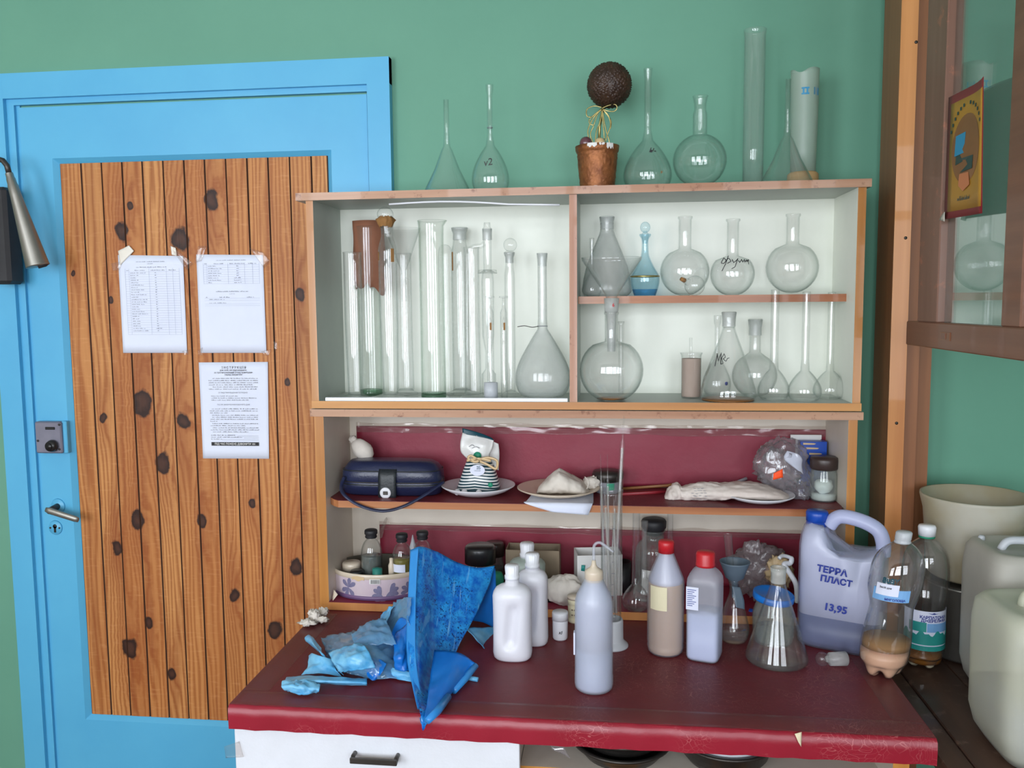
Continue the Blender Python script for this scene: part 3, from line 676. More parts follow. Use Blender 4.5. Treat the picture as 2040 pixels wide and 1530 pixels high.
# maroon oilcloth hung on the back, its upper border under clear tape
zc1 = V(1200, 852, BY).z; zc2 = V(1200, 1054, BY).z
lx0, lx1 = V(712, 900, BY).x, V(1652, 900, BY).x
def lining(za, zb_, x0, x1, sd):
    g = [[Vector((x0+(x1-x0)*i/12, BY-.0016-.001*math.sin(i*1.7+j*2+sd), (za if j == 0 else zb_) if j != 1 else (za*.6+zb_*.4))) for i in range(13)] for j in range(3)]
    return MB().sheet(g, 4, 6, .0006).build('oilcloth_lining', 'oilcloth_wall', unit)
l1 = lining(zc1, z3+.0005, lx0, lx1, 0); l2 = lining(zc2, zb+.0005, V(757, 1060, BY).x, CX1-T-.012, 2)
def tapes(par, z, x0, x1, h0, h1, sd):
    n = 22; r = random.Random(sd)
    g = [[Vector((x0+(x1-x0)*i/n, BY-.0042-.0014*r.random(), z+h+.0022*r.uniform(-1, 1)*(j != 1))) for i in range(n+1)] for j, h in enumerate((h0, 0, -h1))]
    return MB().sheet(g, 4, 5, .0002, .0022, 55, seed=sd).build('clear_tape', 'clear_tape', par)
tapes(l1, zc1, lx0, lx1, .008, .016, 1); tapes(l2, zc2, V(757, 1060, BY).x, CX1-T-.014, .007, .012, 2)
# loose corner of the clear cover at left
g = [[V(770, 1030, -.03), V(772, 1034, -.05)], [V(748, 1060, -.02), V(764, 1060, -.05)], [V(744, 1082, -.02), V(762, 1070, -.05)]]
MB().sheet(g, 4, 4, .0003).build('loose_film_corner', 'clear_tape', unit)

# ------------------------------------------------------------------ table
TY = -.675; TXa, TXb = VZ(451, 1408, ZT).x, VZ(1868, 1474, ZT).x
tab = thing('laboratory_table', ((TXa+TXb)/2, TY/2, 0), 'white table topped with cracked maroon oilcloth, in front of the shelves', 'table')
th = .042
def rn(i, s): return .0018*math.sin(i*2.3+s)+.001*math.sin(i*5.1+s)
top = MB(); nx = 48
rows = []
sec = [(-.005, ZT), (TY*.5, ZT), (TY+.06, ZT), (TY+.006, ZT-.0002), (TY, ZT-.005), (TY-.001, ZT-th*.5), (TY, ZT-th)]
for (y, z) in sec: rows.append([Vector((TXa+(TXb-TXa)*i/nx, y+(rn(i, 0) if y < -.6 else 0), z)) for i in range(nx+1)])
vs = sum(rows, []); fs = []; K = nx+1; mi = []
for j in range(len(sec)-1):
    for i in range(nx): fs.append((j*K+i, (j+1)*K+i, (j+1)*K+i+1, j*K+i+1)); mi.append(0 if j < 3 else 1)
top.add(vs, fs, mi)
top.box((TXa, TY+.004, ZT-th), (TXb, -.005, ZT-.001), mi=1)
tt = top.build('table_top', ['oilcloth_top', 'oilcloth_lit_edge'], tab)
b = MB()
for (x0_, x1_, y0_, y1_) in ((TXa+.002, TXb-.002, TY+.004, TY+.055), (TXa+.002, TXa+.05, TY+.056, -.24), (TXb-.05, TXb-.002, TY+.056, -.24)):
    n_ = max(2, int((x1_-x0_)/.03)); m_ = max(2, int((y1_-y0_)/.03))
    g = [[Vector((x0_+(x1_-x0_)*i/n_, y1_+(y0_-y1_)*j/m_, ZT+.0009)) for i in range(n_+1)] for j in range(m_+1)]
    b.sheet(g, 2, 2, .0001, .0005, 40, seed=int(x0_*10))
b.build('border_tape', 'border_tape', tt)
b = MB(); g = [[V(1583, 1462, TY-.002), V(1597, 1458, TY-.002)], [V(1590, 1478, TY-.006), V(1596, 1488, TY-.004)]]; b.sheet(g, 3, 3, .0003).build('torn_flap', 'sediment', tt)
zk = ZT-th
# drawer carcass, left half
DXa, DXb = V(468, 1470, TY+.015).x, V(1035, 1490, TY+.015).x
b = MB().box((DXa, TY+.03, .1), (DXb-.02, -.1, zk)).box((DXb-.02, TY+.03, .1), (DXb-.004, -.1, zk)); b.build('carcass', 'laminate_cream', tab)
dr = MB().rbox((DXa, TY+.014, zk-.2), (DXb, TY+.029, zk-.004), .001).build('drawer', 'drawer_white', tab)
h0, h1 = V(703, 1512, TY+.0), V(789, 1512, TY+.0); hz = h0.z
hb = MB(); hb.tube([(h0.x, TY+.014, hz+.004), (h0.x, TY+.002, hz+.004), (h0.x+.001, TY-.006, hz-.003)], [.0035, .004, .004], 8); hb.tube([(h1.x, TY+.014, hz+.004), (h1.x, TY+.002, hz+.004), (h1.x-.001, TY-.006, hz-.003)], [.0035, .004, .004], 8)
hb.box((h0.x-.003, TY-.009, hz-.004), (h1.x+.003, TY-.004, hz+.006), bev=.001); hb.build('handle', 'dark_steel', dr)
MB().sheet([[V(447, 1487, TY+.01), V(477, 1477, TY+.01)], [V(450, 1510, TY+.01), V(486, 1508, TY+.01)]], 4, 4, .0003, .001).build('loose_tape', 'clear_tape', dr)
MB().box((DXa, TY+.014, .1), (DXb, TY+.029, zk-.203)).build('lower_front', 'drawer_white', tab)
# open bay at right
zs = zk-.066
MB().box((DXb-.003, TY+.05, zs-.016), (TXb-.03, -.1, zs), 0, front=1).build('bay_shelf', ['laminate_cream', 'oak_edge'], tab)
MB().box((DXb-.003, -.1, .1), (TXb-.03, -.09, zk)).build('bay_back', 'laminate_grey', tab)
MB().box((TXb-.055, TY+.03, .1), (TXb-.03, -.1, zk), 0, front=1).build('side_board', ['laminate_cream', 'oak_edge_v'], tab)
for x in (TXa+.04, TXb-.08):
    for y in (TY+.06, -.14): MB().box((x, y, 0), (x+.03, y+.03, .1)).build('leg', 'frame_wood_dark', tab)

# ------------------------------------------------------------------ fume cupboard at right
XS = .566
hood = thing('fume_cupboard', (.85, -.55, 0), 'wooden framed fume cupboard with glass sash, at the right of the table', 'cupboard')
hx = .572
MB().box((hx, -.165, .0), (hx+.033, -.055, 2.95), 0, front=1).build('corner_post', ['frame_wood_dark', 'frame_wood'], hood)  # sides in darker wood: shade beside the cabinet put into the colour
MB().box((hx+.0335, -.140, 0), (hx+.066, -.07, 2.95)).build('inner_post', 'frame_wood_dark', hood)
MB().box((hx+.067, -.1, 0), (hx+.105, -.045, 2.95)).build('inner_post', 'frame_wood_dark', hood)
for (px, py) in ((1825, 84), (1804, 474), (1786, 843)):
    q = V(px, py, -.165); MB().tube([(q.x, -.164, q.z), (q.x, -.1662, q.z)], .0032, 10).build('screw', 'dark_steel', hood)
rz0, rz1 = VX(1900, 700, XS).z, VX(1900, 645, XS).z
sash = MB().box((XS, -1.15, rz0), (XS+.03, VX(1805, 665, XS).y, rz1), bev=.002).build('sash_rail', 'sash_wood', hood)
q = VX(1884, 670, XS); b = MB().box((XS-.0015, q.y-.021, q.z-.007), (XS+.001, q.y+.021, q.z+.007)); b.build('finger_slot', 'frame_wood_dark', sash)
q2 = MB().box((XS-.003, q.y-.004, q.z-.005), (XS-.0015, q.y+.014, q.z+.005)).build('slot_block', 'sash_wood', sash)
ys0, ys1 = VX(1840, 300, XS).y, VX(1872, 500, XS).y
MB().box((XS-.001, ys1, rz1), (XS+.028, ys0, 2.95), bev=.002).build('sash_stile', 'sash_stile', hood)
ym0, ym1 = VX(2003, 400, XS).y, VX(2042, 400, XS).y
MB().box((XS+.001, ym1, rz1), (XS+.028, ym0, 2.95), bev=.002).build('sash_stile', 'sash_wood', hood)
MB().box((XS, -1.15, rz1), (XS+.028, -1.11, 2.95)).build('sash_stile', 'sash_wood', hood)
MB().box((XS+.012, ym0, rz1), (XS+.0155, ys1, 2.95)).build('glass_pane', 'glass_pane', hood)
MB().box((XS+.012, -1.11, rz1), (XS+.0155, ym1, 2.95)).build('glass_pane', 'glass_pane', hood)
# bench of the cupboard
bz = .78
bn = MB()
for k, (a0, a1) in enumerate(((.512+.004, .56), (.5605, .66), (.6605, .8), (.8005, 1.05), (1.0505, 1.3))):
    bn.box((a0, -1.15, bz-.03), (a1, -.004, bz-(.004 if k == 0 else .001*k)), bev=.002)
bn.build('bench_top', 'bench_wood', hood)
MB().box((1.27, -1.15, bz), (1.3, -.004, 2.95)).build('side_panel', 'green_paint', hood)
b = MB()
for x in (.56, 1.24):
    for y in (-1.1, -.06): b = MB().box((x, y, 0), (x+.04, y+.04, bz-.031)); b.build('leg', 'frame_wood_dark', hood)

# poster in a sleeve on the glass
pq = [VX(1883, 437, XS-.002), VX(1958, 428, XS-.002), VX(1979, 158, XS-.012), VX(1901, 188, XS-.002)]
post = thing('poster', (pq[0]+pq[1])/2, 'yellow poster with red border and a blue computer screen, stuck on the glass sash', 'poster')
y0_, y1_ = VX(1890, 300, XS).y, VX(1972, 300, XS).y; zl, zh = VX(1885, 437, XS).z, VX(1903, 189, XS).z
def pp(u, v, h=0):                # u 0..1 towards the camera, v 0..1 up; right edge curls off the glass
    return Vector((XS-.003-h-.010*max(0, u-.55)**2*5*(.4+v*.6)*1.0, y0_+(y1_-y0_)*u, zl+(zh-zl)*v-.006*u))
def psheet(u0, u1, v0, v1, h, mat, nm, nn=8):
    g = [[pp(u0+(u1-u0)*i/nn, v0+(v1-v0)*j/nn, h) for i in range(nn+1)] for j in range(nn, -1, -1)]
    return MB().sheet(g, 1, 1, .0004).build(nm, mat, post)
psheet(0, 1, 0, 1, 0, 'poster_red', 'red_border'); psheet(.09, .97, .055, .93, .0008, 'mustard', 'yellow_sheet')
def pshape(pts, h, mat, nm):
    o = MB(); n_ = len(pts); o.add([pp(u, v, h) for u, v in pts]+[pp(u, v, h-.0003) for u, v in pts], [tuple(range(n_-1, -1, -1)), tuple(range(n_, 2*n_))], 0, False)
    return o.build(nm, mat, post)
pshape([(.52+.36*math.cos(a*PI/16), .53+.27*math.sin(a*PI/16)) for a in range(32)], .0016, 'poster_brown', 'round_picture')
pshape([(.28, .42), (.55, .44), (.6, .64), (.32, .62)], .0026, 'poster_dark', 'drawn_monitor_side')
pshape([(.26, .49), (.5, .5), (.52, .66), (.28, .65)], .0032, 'poster_blue', 'drawn_screen')
pshape([(.3, .46), (.74, .46), (.72, .36), (.42, .35), (.6, .4), (.55, .44)], .0034, 'poster_dark', 'drawn_keyboard')
pshape([(.4, .34), (.62, .34), (.66, .24), (.5, .2), (.38, .25)], .003, 'poster_skin', 'drawn_hand')
o = MB(); words(o, lambda u, v, h: pp(u, v, .0022), .13, .36, .66, .035, 3); o.build('poster_lettering', 'poster_dark', post)
o = MB()
for k in range(13):
    a = PI*(.85-k*.058); r_ = (.43, .33)
    u, v = .52+r_[0]*math.cos(a), .55+r_[1]*math.sin(a)
    if k == 6: continue
    o.add([pp(u-.02, v-.013, .0022), pp(u+.02, v-.013, .0022), pp(u+.02, v+.013, .0022), pp(u-.02, v+.013, .0022)], [(3, 2, 1, 0)], 0, False)
o.build('curved_lettering', 'poster_dark', post)
MB().sheet([[pp(-.03, .05, .001), pp(.08, .06, .004)], [pp(-.1, .0, .002), pp(.05, -.02, .002)]], 3, 3, .0003, .001).build('tape', 'tape_glint', post)

# ------------------------------------------------------------------ extinguisher horn and black strap at the far left
hp = [V(-30, 318, -.10), V(-6, 316, -.10), V(6, 320, -.10), V(14, 330, -.10), V(18, 345, -.10)]
ext = thing('extinguisher', hp[0]+Vector((0, 0, -.2)), 'grey metal fire extinguisher horn on a bent pipe, hanging left of the door', 'extinguisher')
MB().tube(hp, .0065, 12).build('bent_pipe', 'dark_steel', ext)
c0, c1 = V(18, 345, -.10), V(75, 529, -.09)
hn = MB(); dd = c1-c0
hn.tube([c0+dd*k for k in (0, .05, .06, .12, .13, .25, .26, 1)], [.0085, .0090, .0100, .0105, .0116, .0128, .0130, .0262], 32, cap=False)
hn.tube([c1, c1+dd*.004, c1-dd*.01, c0+dd*.3], [.0262, .0272, .025, .012], 32, cap=False); hn.build('discharge_horn', 'steel', ext)
cb = V(97, 524, -.075); MB().tube([c1, cb.lerp(c1, .3), cb], [.008, .007, .003], 8).build('rubber_lip', 'black_rubber', ext)
b = MB(); b.rbox((V(-30, 470, -.08).x, -.085, V(0, 566, -.08).z), (V(17, 470, -.08).x, -.03, V(0, 372, -.08).z), .008)
tag(b.build('handset', 'black_rubber'), 'black padded case hanging at the left edge, beside the door frame', 'case')

# ================================================================== glassware
def cres(prof, n=3):
    o = []
    for i in range(len(prof)-1):
        a = prof[max(i-1, 0)]; b = prof[i]; c = prof[i+1]; d = prof[min(i+2, len(prof)-1)]
        for k in range(n):
            t = k/n; o.append(tuple(.5*((2*b[j])+(c[j]-a[j])*t+(2*a[j]-5*b[j]+4*c[j]-d[j])*t*t+(3*b[j]-a[j]-3*c[j]+d[j])*t**3) for j in (0, 1)))
    return o+[prof[-1]]
class G:
    """a standing vessel: centre column px (read at row ref), plane Y, base height zb; profiles are (radius px, row px)"""
    def __init__(s, px, ref, Y, zb, front=None, r=0):
        if front is not None:
            q = VZ(px, front, zb); Y = q.y+r/S(q)*.97
        s.Y = Y; s.zb = zb; s.x = V(px, ref, Y).x; s.c = Vector((s.x, Y, zb)); s.s = S(Vector((s.x, Y, zb+.1)))
        s.b = PJ(s.c)[1]; s.px = px
    def z(s, py): return V(s.px, py, s.Y).z
    def cv(s, prof): return [(r/s.s, max(s.z(py)-s.zb, 0)) for r, py in prof]
def ballp(R, cy, b, nr, n=14):
    a0 = math.asin(max(-1, min(1, (b-cy)/R))) if b-cy < R else PI/2
    a1 = -math.acos(min(1, nr/R)); o = []
    for k in range(n+1):
        a = a0+(a1-a0)*k/n; o.append((R*math.cos(a), cy+R*math.sin(a)))
    return o
def pearp(R, b, s_, nr, k=None):
    k = k or [(0, .58), (.02, .7), (.07, .83), (.15, .94), (.25, 1), (.36, .99), (.48, .91), (.6, .77), (.72, .58), (.84, .36), (.94, .13), (1, 0)]
    return cres([(nr+(R-nr)*q, b+(s_-b)*t) for t, q in k], 2)
def wall(mb, g, prof, t=.0016, top_open=True, mi=0, seg=32, floor=.003, mod=None):
    o = g.cv(prof); pts = [(0, o[0][1])]+o
    if top_open:
        inn = [(max(r-t, .0004), z) for r, z in reversed(o)]
        zf = o[0][1]+floor
        inn = [(r, z) for r, z in inn if z > zf]
        pts += [(inn[0][0]+t*.5, inn[0][1]+t*.4)]+inn
        # inner radius at the floor
        rb = o[0][0]
        for (r1, z1), (r2, z2) in zip(o, o[1:]):
            if z1 <= zf <= z2: rb = r1+(r2-r1)*(zf-z1)/max(z2-z1, 1e-6)
        pts += [(max(rb-t, .0005), zf), (0, zf)]
    else: pts += [(0, o[-1][1])]
    mb.lathe(g.c, pts, seg, mi, mod); return mb
def liquid(g, prof, level, mat, parent, inset=.0022, name='liquid', bottom=None, seg=28, label=None):
    zl = g.z(level)-g.zb; o = g.cv(prof); zb_ = (g.z(bottom)-g.zb) if bottom else o[0][1]+.0035; pts = []
    for (r1, z1), (r2, z2) in zip(o, o[1:]):
        for zz in ([zb_] if z1 <= zb_ < z2 else [])+([z2] if zb_ < z2 < zl else [])+([zl] if z1 < zl <= z2 else []):
            r = r1+(r2-r1)*(zz-z1)/max(z2-z1, 1e-6); pts.append((max(r-inset, .0005), zz))
    if not pts: return None
    pts = [(0, pts[0][1])]+pts+[(0, pts[-1][1])]
    ob = MB().lathe(g.c, pts, seg).build(name, mat, parent); return ob
def vessel(name, label, cat, g, prof, mat='glass_clear', group=None, t=.0016, extra=None, part='body', seg=32, **kw):
    """a glass thing; with extra parts it is an Empty + parts, otherwise a single mesh"""
    if extra is None:
        o = wall(MB(), g, prof, t, seg=seg, **kw).build(name, mat, None, g.c); return tag(o, label, cat, group)
    th_ = thing(name, g.c, label, cat, group); wall(MB(), g, prof, t, seg=seg, **kw).build(part, mat, th_); extra(th_); return th_
def neckpart(g, r0, r1, y0, y1, mat='glass_ground', name='ground_neck', t=.0016):
    def f(th_):
        o = g.cv([(r0, y0), (r0*.98, (y0+y1)/2), (r1, y1)])
        pts = o+[(o[-1][0]-t, o[-1][1])]+[(r-t, z) for r, z in reversed(o)]
        MB().lathe(g.c, pts, 28).build(name, mat, th_)
    return f
def many(*fs): 
    def f(t):
        for x in fs: x(t)
    return f
TOPG = 'glassware on top of the cabinet'
zt = zTop+.0004
# -- inverted funnel, left
def funnel_down(px, ref, Y, top, waist, R, r0, r1, label):
    g = G(px, ref, Y, zt); b = g.b
    o = g.cv([(R, b), (R*.86, b+(waist-b)*.16), (R*.52, b+(waist-b)*.52), (r1*1.6, b+(waist-b)*.92), (r1, waist), (r0*1.02, waist-22), (r0, top)])
    pts = o+[(o[-1][0]-.0013, o[-1][1])]+[(max(r-.0014, .001), z) for r, z in reversed(o)]+[o[0]]
    return tag(MB().lathe(g.c, pts, 40).build('funnel', 'glass_clear', None, g.c), label, 'funnel', 'inverted glass funnels')
funnel_down(891, 350, -.14, 199, 292, 49, 5.5, 7, 'clear glass funnel upside down, leftmost item on top of the cabinet')
# -- volumetric flasks
def volflask(px, ref, Y, zb, top, nr, nb, sh_, R, label, group, lip=None, mat='glass_clear', extra=None, k=None, front=None, seg=36):
    g = G(px, ref, Y, zb, front, R*.6)
    lip = lip or nr*1.25
    prof = pearp(R, g.b, sh_, nb, k)+[(nr, sh_-22), (nr, top+20), (lip*.92, top+14), (lip, top+2), (lip*1.04, top)]
    return g, vessel('volumetric_flask', label, 'flask', g, prof, mat, group, extra=(lambda t: extra(g, t)) if extra else None, seg=seg), prof
def mark(txt, size, ang, py, roll=0, mat='ink_black', name='handwriting', R=None, sx=1.0, shear=.2):
    def f(g, th_):
        b = MB(); rr = R/g.s; place = cyl_place(g.c, rr, g.z(py), ang, roll)
        text_into(b, txt, size, place, bold=.0002, shear=shear, sx=sx); b.build(name, mat, th_)
    return f
def neckmark(py, r):
    def f(g, th_):
        z = g.z(py)-g.zb; rr = r/g.s+.0003
        MB().lathe(g.c, [(rr, z), (rr, z+.0012), (rr-.0005, z+.0012), (rr-.0005, z), (rr, z)], 20).build('level_mark', 'ink_grey', th_)
    return f
def multi(*fs): return lambda g, t: [f(g, t) for f in fs]
volflask(977, 345, -.13, zt, 169, 5.5, 9, 290, 37.5, 'slim volumetric flask marked v2, beside the left upside-down funnel on top', TOPG, 7.5, extra=multi(neckmark(255, 5.5), mark('v2', .021, -.05, 328, .15, R=27)))
volflask(1290, 330, -.13, zt, 137, 7, 11, 280, 48, 'largest volumetric flask on top of the cabinet, just right of the topiary', TOPG, 8.5,
         extra=multi(mark('н-', .017, .25, 305, -.15, R=34), mark('*', .014, .55, 352, 0, 'orange_rust', 'rust_spot', R=47)))
g = G(1394, 300, -.13, zt)
vessel('round_flask', 'round bottomed flask with a wide ground neck on top of the cabinet', 'flask', g, ballp(53, 320, g.b, 14)+[(14, 262), (14, 228), (11.5, 219), (12, 206), (14, 196), (15.5, 192)], group=TOPG, seg=44)
g = G(1500, 330, -.078, zt)
vessel('tall_cylinder', 'tallest plain glass cylinder standing on top of the cabinet', 'cylinder', g, [(20, g.b), (20.5, 300), (20.5, 120), (20.5, 72), (21.5, 64), (22, 60)], 'glass_dusty', extra=lambda t: MB().lathe(g.c, [(0, 0), (22/g.s, 0), (21/g.s, .006), (0, .006)], 28).build('base', 'glass_clear', t))
funnel_down(1567, 340, -.165, 158, 272, 53, 5.5, 8, 'clear glass funnel upside down, in front of the cloudy plastic tube')
g = G(1600, 320, -.085, zt)
pt = thing('plastic_tube', g.c, 'cloudy greenish plastic tube with faded blue marks, rightmost on top of the cabinet', 'tube')
def notch(t, r, z): 
    k = max(0, math.cos(t+PI/2+.5)); return r, z-(.010*k**8 if z > .24 else 0)
o = g.cv([(24, g.b-30), (25, 300), (26.5, 220), (27, 150), (27.5, 140)])
MB().lathe(g.c, [(0, o[0][1])]+o+[(r-.0012, z) for r, z in reversed(o)]+[(0, o[0][1]+.002)], 32, mod=notch).build('tube_body', 'milky_tube', pt)
MB().lathe(g.c, [(0, 0)]+g.cv([(30, g.b), (31, g.b-8), (30, g.b-28), (26, g.b-32)])+[(0, .033)], 32).build('base', 'milky_amber', pt)
b = MB(); text_into(b, 'ІІ  ■', .018, cyl_place(g.c, 27/g.s, g.z(188), .3), bold=.001); b.build('blue_marks', 'poster_blue', pt)

# -- topiary
g = G(1190, 330, -.125, zt)
tp_ = thing('topiary', g.c, 'small topiary of a coffee bean ball in a copper painted pot', 'decoration')
def dent(t, r, z): return r*(1+.055*abs(noise.noise(Vector((math.cos(t)*7, math.sin(t)*7, z*190))))), z
o = g.cv([(34, g.b), (35, g.b-20), (38, 330), (39.5, 306), (41, 304), (42, 300), (43, 292)])
MB().lathe(g.c, [(0, 0)]+cres(o[:4], 12)+o[4:]+[(o[-1][0]-.003, o[-1][1]), (o[-2][0]-.004, o[-1][1]-.012), (0, o[-1][1]-.012)], 110, mod=dent).build('pot', 'copper_paint', tp_)
zz = o[-1][1]
fo = MB(); fo.lathe(g.c, [(0, zz-.010), (.036, zz-.010), (.038, zz-.001), (0, zz-.001)], 30); fo.build('foam_filling', 'white_card', tp_)
b = MB()
for (a0, a1, lo, hi) in ((-.45, .0, .009, .0), (.1, .35, .005, .0), (.45, .8, .012, .0)):
    pl = cyl_place(g.c, 43.2/g.s, zt+zz, 0); R_ = 43.2/g.s
    b = MB(); label_patch(b, pl, a0*R_, a1*R_, -lo, .0006, .0006, 10, fv=lambda q: (-lo*(.45+.55*abs(math.sin(q*7+a0))), .0006)); b.build('bare_patch', 'white_card', tp_)
b = MB(); pl = cyl_place(g.c, 34.4/g.s, zt+.001, 0); label_patch(b, pl, -.018, .012, 0, .006, .0012, 8, fv=lambda q: (0, .002+.005*math.sin(q*PI)))
b.build('bare_patch', 'white_card', tp_)
cb_ = Vector((V(1214, 170, g.Y).x, g.Y, V(1214, 170, g.Y).z)); RB = 43.5/g.s
b = MB(); b.ball(cb_, RB*.965, 32, rough=.03)
rr = random.Random(4); NB = 620
for i in range(NB):
    z = 1-2*(i+.5)/NB; a = i*2.39996+rr.uniform(-.12, .12); z = max(-.999, min(.999, z+rr.uniform(-.02, .02))); d = Vector((math.sqrt(1-z*z)*math.cos(a), math.sqrt(1-z*z)*math.sin(a), z))
    u_ = d.cross(Vector((rr.uniform(-1, 1), rr.uniform(-1, 1), rr.uniform(-1, 1)))).normalized(); v_ = d.cross(u_); c_ = cb_+d*RB*.965
    vs = [c_+d*.0032]; 
    for k in range(6): vs.append(c_+u_*.0052*math.cos(k*PI/3)+v_*.0035*math.sin(k*PI/3)+d*(-.0005))
    b.add(vs, [(0, 1+k, 1+(k+1) % 6) for k in range(6)], 0, True)
b.build('bean_ball', 'coffee_beans', tp_)
MB().tube([(g.x+.003, g.Y, zt+zz-.002), (g.x+.005, g.Y, V(1196, 250, g.Y).z), (cb_.x-.012, g.Y, V(1200, 212, g.Y).z)], .0032, 10).build('stem', 'gold_ribbon', tp_)
b = MB()
def pxs(l, dy=0, Y=None): return [V(x, y, (Y or g.Y)+dy) for x, y in l]
def curve(l, n=5): return [Vector(p) for p in ([tuple(q) for q in l])] if n == 1 else [(lambda P: P)(p) for p in _cr3(l, n)]
def _cr3(l, n):
    l = [Vector(p) for p in l]; o = []
    for i in range(len(l)-1):
        a, b_, c, d = l[max(i-1, 0)], l[i], l[i+1], l[min(i+2, len(l)-1)]
        for k in range(n): t = k/n; o.append(.5*((2*b_)+(c-a)*t+(2*a-5*b_+4*c-d)*t*t+(3*b_-a-3*c+d)*t**3))
    return o+[l[-1]]
for l in ([(1199, 214), (1185, 211), (1171, 216), (1168, 225), (1172, 233), (1186, 230), (1199, 216)], [(1199, 216), (1212, 210), (1226, 208), (1229, 216), (1222, 222), (1208, 220), (1199, 216)],
          [(1199, 217), (1186, 230), (1176, 246), (1171, 262), (1174, 278)], [(1199, 217), (1190, 228), (1182, 252), (1176, 268), (1183, 288)], [(1200, 217), (1212, 230), (1216, 250), (1210, 268), (1206, 282)],
          [(1200, 217), (1203, 238), (1208, 262), (1214, 286), (1200, 290)], [(1199, 217), (1196, 240), (1188, 262), (1186, 286)], [(1198, 217), (1176, 236), (1175, 246), (1184, 250)], [(1200, 217), (1216, 238), (1217, 252), (1214, 258)], [(1198, 218), (1202, 250), (1204, 278)]):
    b.tube(_cr3(pxs(l, -.012-.006*random.random()), 5), .0012, 6, flat=.4)
b.build('ribbon_bow', 'gold_ribbon', tp_)
q = V(1167, 285, g.Y-.022); MB().ball(q, 12.5/g.s, 20).build('bead', 'plum_bead', tp_)
q = V(1195, 285, g.Y-.02); MB().ball(q, 10.5/g.s, 20).build('bead', 'gold_bead', tp_)

# ================================================================== left compartment
LG = 'glassware in the left compartment'
zc = ZC
def tallcyl(px, ref, Y, r, top, label, mat='glass_clear', foot=None, lip=1.04, name='glass_cylinder', r2=None, deep=None, neck=None, t=.0018, cat='cylinder'):
    g = G(px, ref, Y, zc); b_ = g.b; r2 = r2 or r
    up = 9 if foot else 0
    prof = [(r2*.97, b_-up), (r2, b_-up-4), (r, (b_+top)/2), (r, top+4), (r*lip, top)]
    if neck:
        nr, ny, ty, nl = neck                # neck radius, row where the neck starts, top row, lip radius
        prof = [(r2*.97, b_-up), (r2, b_-up-4), (r, (b_+ny)/2), (r, ny+32), (r*.95, ny+20), (r*.8, ny+9), (nr, ny), (nr*.97, (ny+ty)/2), (nl*.96, ty+4), (nl, ty)]
    def ex(th_):
        if foot:
            hx_ = 6 if foot[1] else 32
            f = g.cv([(foot[0], b_), (foot[0], b_-3), (foot[0]*.7, b_-6), (r2*.8, b_-up-1)])
            MB().lathe(g.c, [(0, 0)]+f+[(0, f[-1][1])], hx_, smooth=not foot[1]).build('foot', mat, th_)
        if deep: MB().lathe(g.c, [(0, .0002 if not foot else .006)]+[((r2-.2)/g.s, .0002 if not foot else .006), ((r2-.2)/g.s, deep), (0, deep)], 28).build('thick_bottom', 'glass_green_deep', th_)
    return g, vessel(name, label, cat, g, prof, mat, LG, t=t, extra=ex if (foot or deep) else None, seg=28)
tallcyl(705, 640, -.165, 18, 503, 'front left clear glass cylinder on a six-sided foot', foot=(33, True), r2=15)
g2, _ = tallcyl(737, 660, -.095, 22.5, 452, 'greenish thick glass cylinder behind, capped with a kraft paper sleeve', 'glass_green', deep=.013)
# kraft paper sleeve pulled over it
kz = [g2.z(567), g2.z(520), g2.z(440)]
b = MB(); seg = 40; vs = []
R1 = 30/g2.s
for j in range(9):
    for k in range(seg+1):
        a = -2.2+4.6*k/seg; rr_ = R1*(1+.04*math.sin(a*5+j)+(.10*(k/seg)))*(1 if j < 6 else .97)
        z0 = kz[0]+(.010*math.sin(a*4))-(.016*(a > .2)); z = z0+(kz[2]-z0)*j/8
        vs.append((g2.x+.001+rr_*math.sin(a), g2.Y-rr_*math.cos(a)*.62, z))
K = seg+1
b.add(vs, [(j*K+k, j*K+k+1, (j+1)*K+k+1, (j+1)*K+k) for j in range(8) for k in range(seg)])
n0 = len(b.v); b.add([Vector(v)-Vector((0, 0, 0))+(Vector((g2.x, g2.Y, Vector(v).z))-Vector(v)).normalized()*.0012 for v in vs], [(j*K+k+1, j*K+k, (j+1)*K+k, (j+1)*K+k+1) for j in range(8) for k in range(seg)])
for k in range(seg): b.f += [[k, n0+k, n0+k+1, k+1], [8*K+k, 8*K+k+1, n0+8*K+k+1, n0+8*K+k]]; b.m += [0, 0]; b.sm += [True, True]
tag(b.build('paper_sleeve', 'kraft'), 'brown kraft paper sleeve around the top of a glass cylinder', 'paper')
# stoppered dropping bottle
g, bt = tallcyl(775, 640, -.160, 18.5, 448, 'tall stoppered glass cylinder with a ragged brown paper collar', foot=(38, True), neck=(12, 472, 449, 13), r2=15.5, name='stoppered_cylinder')
q = g.c.copy(); zz1 = g.z(427)
st = MB(); st.ball((g.x-.003, g.Y, zz1), 16/g.s, 24, sq=(1, 1, .92)); st.lathe((g.x-.002, g.Y, 0), [(0, g.z(466)), (9/g.s, g.z(466)), (11/g.s, g.z(446)), (7/g.s, g.z(440)), (6/g.s, zz1-.012), (0, zz1-.012)], 20)
st.build('glass_stopper', 'glass_clear', bt)
b = MB(); rr = random.Random(2); vs = []
sg = 36
for j in range(4):
    for k in range(sg):
        a = 2*PI*k/sg; r_ = (12, 15, 18, 11)[j]/g.s*(1+.18*rr.uniform(-1, 1)); vs.append((g.x-.002+r_*math.cos(a), g.Y+r_*math.sin(a), g.z((452, 445, 438, 431)[j])+.002*rr.uniform(-1, 1)))
b.add(vs, [(j*sg+k, j*sg+(k+1) % sg, (j+1)*sg+(k+1) % sg, (j+1)*sg+k) for j in range(3) for k in range(sg)]); b.build('paper_collar', 'orange_rust', bt)
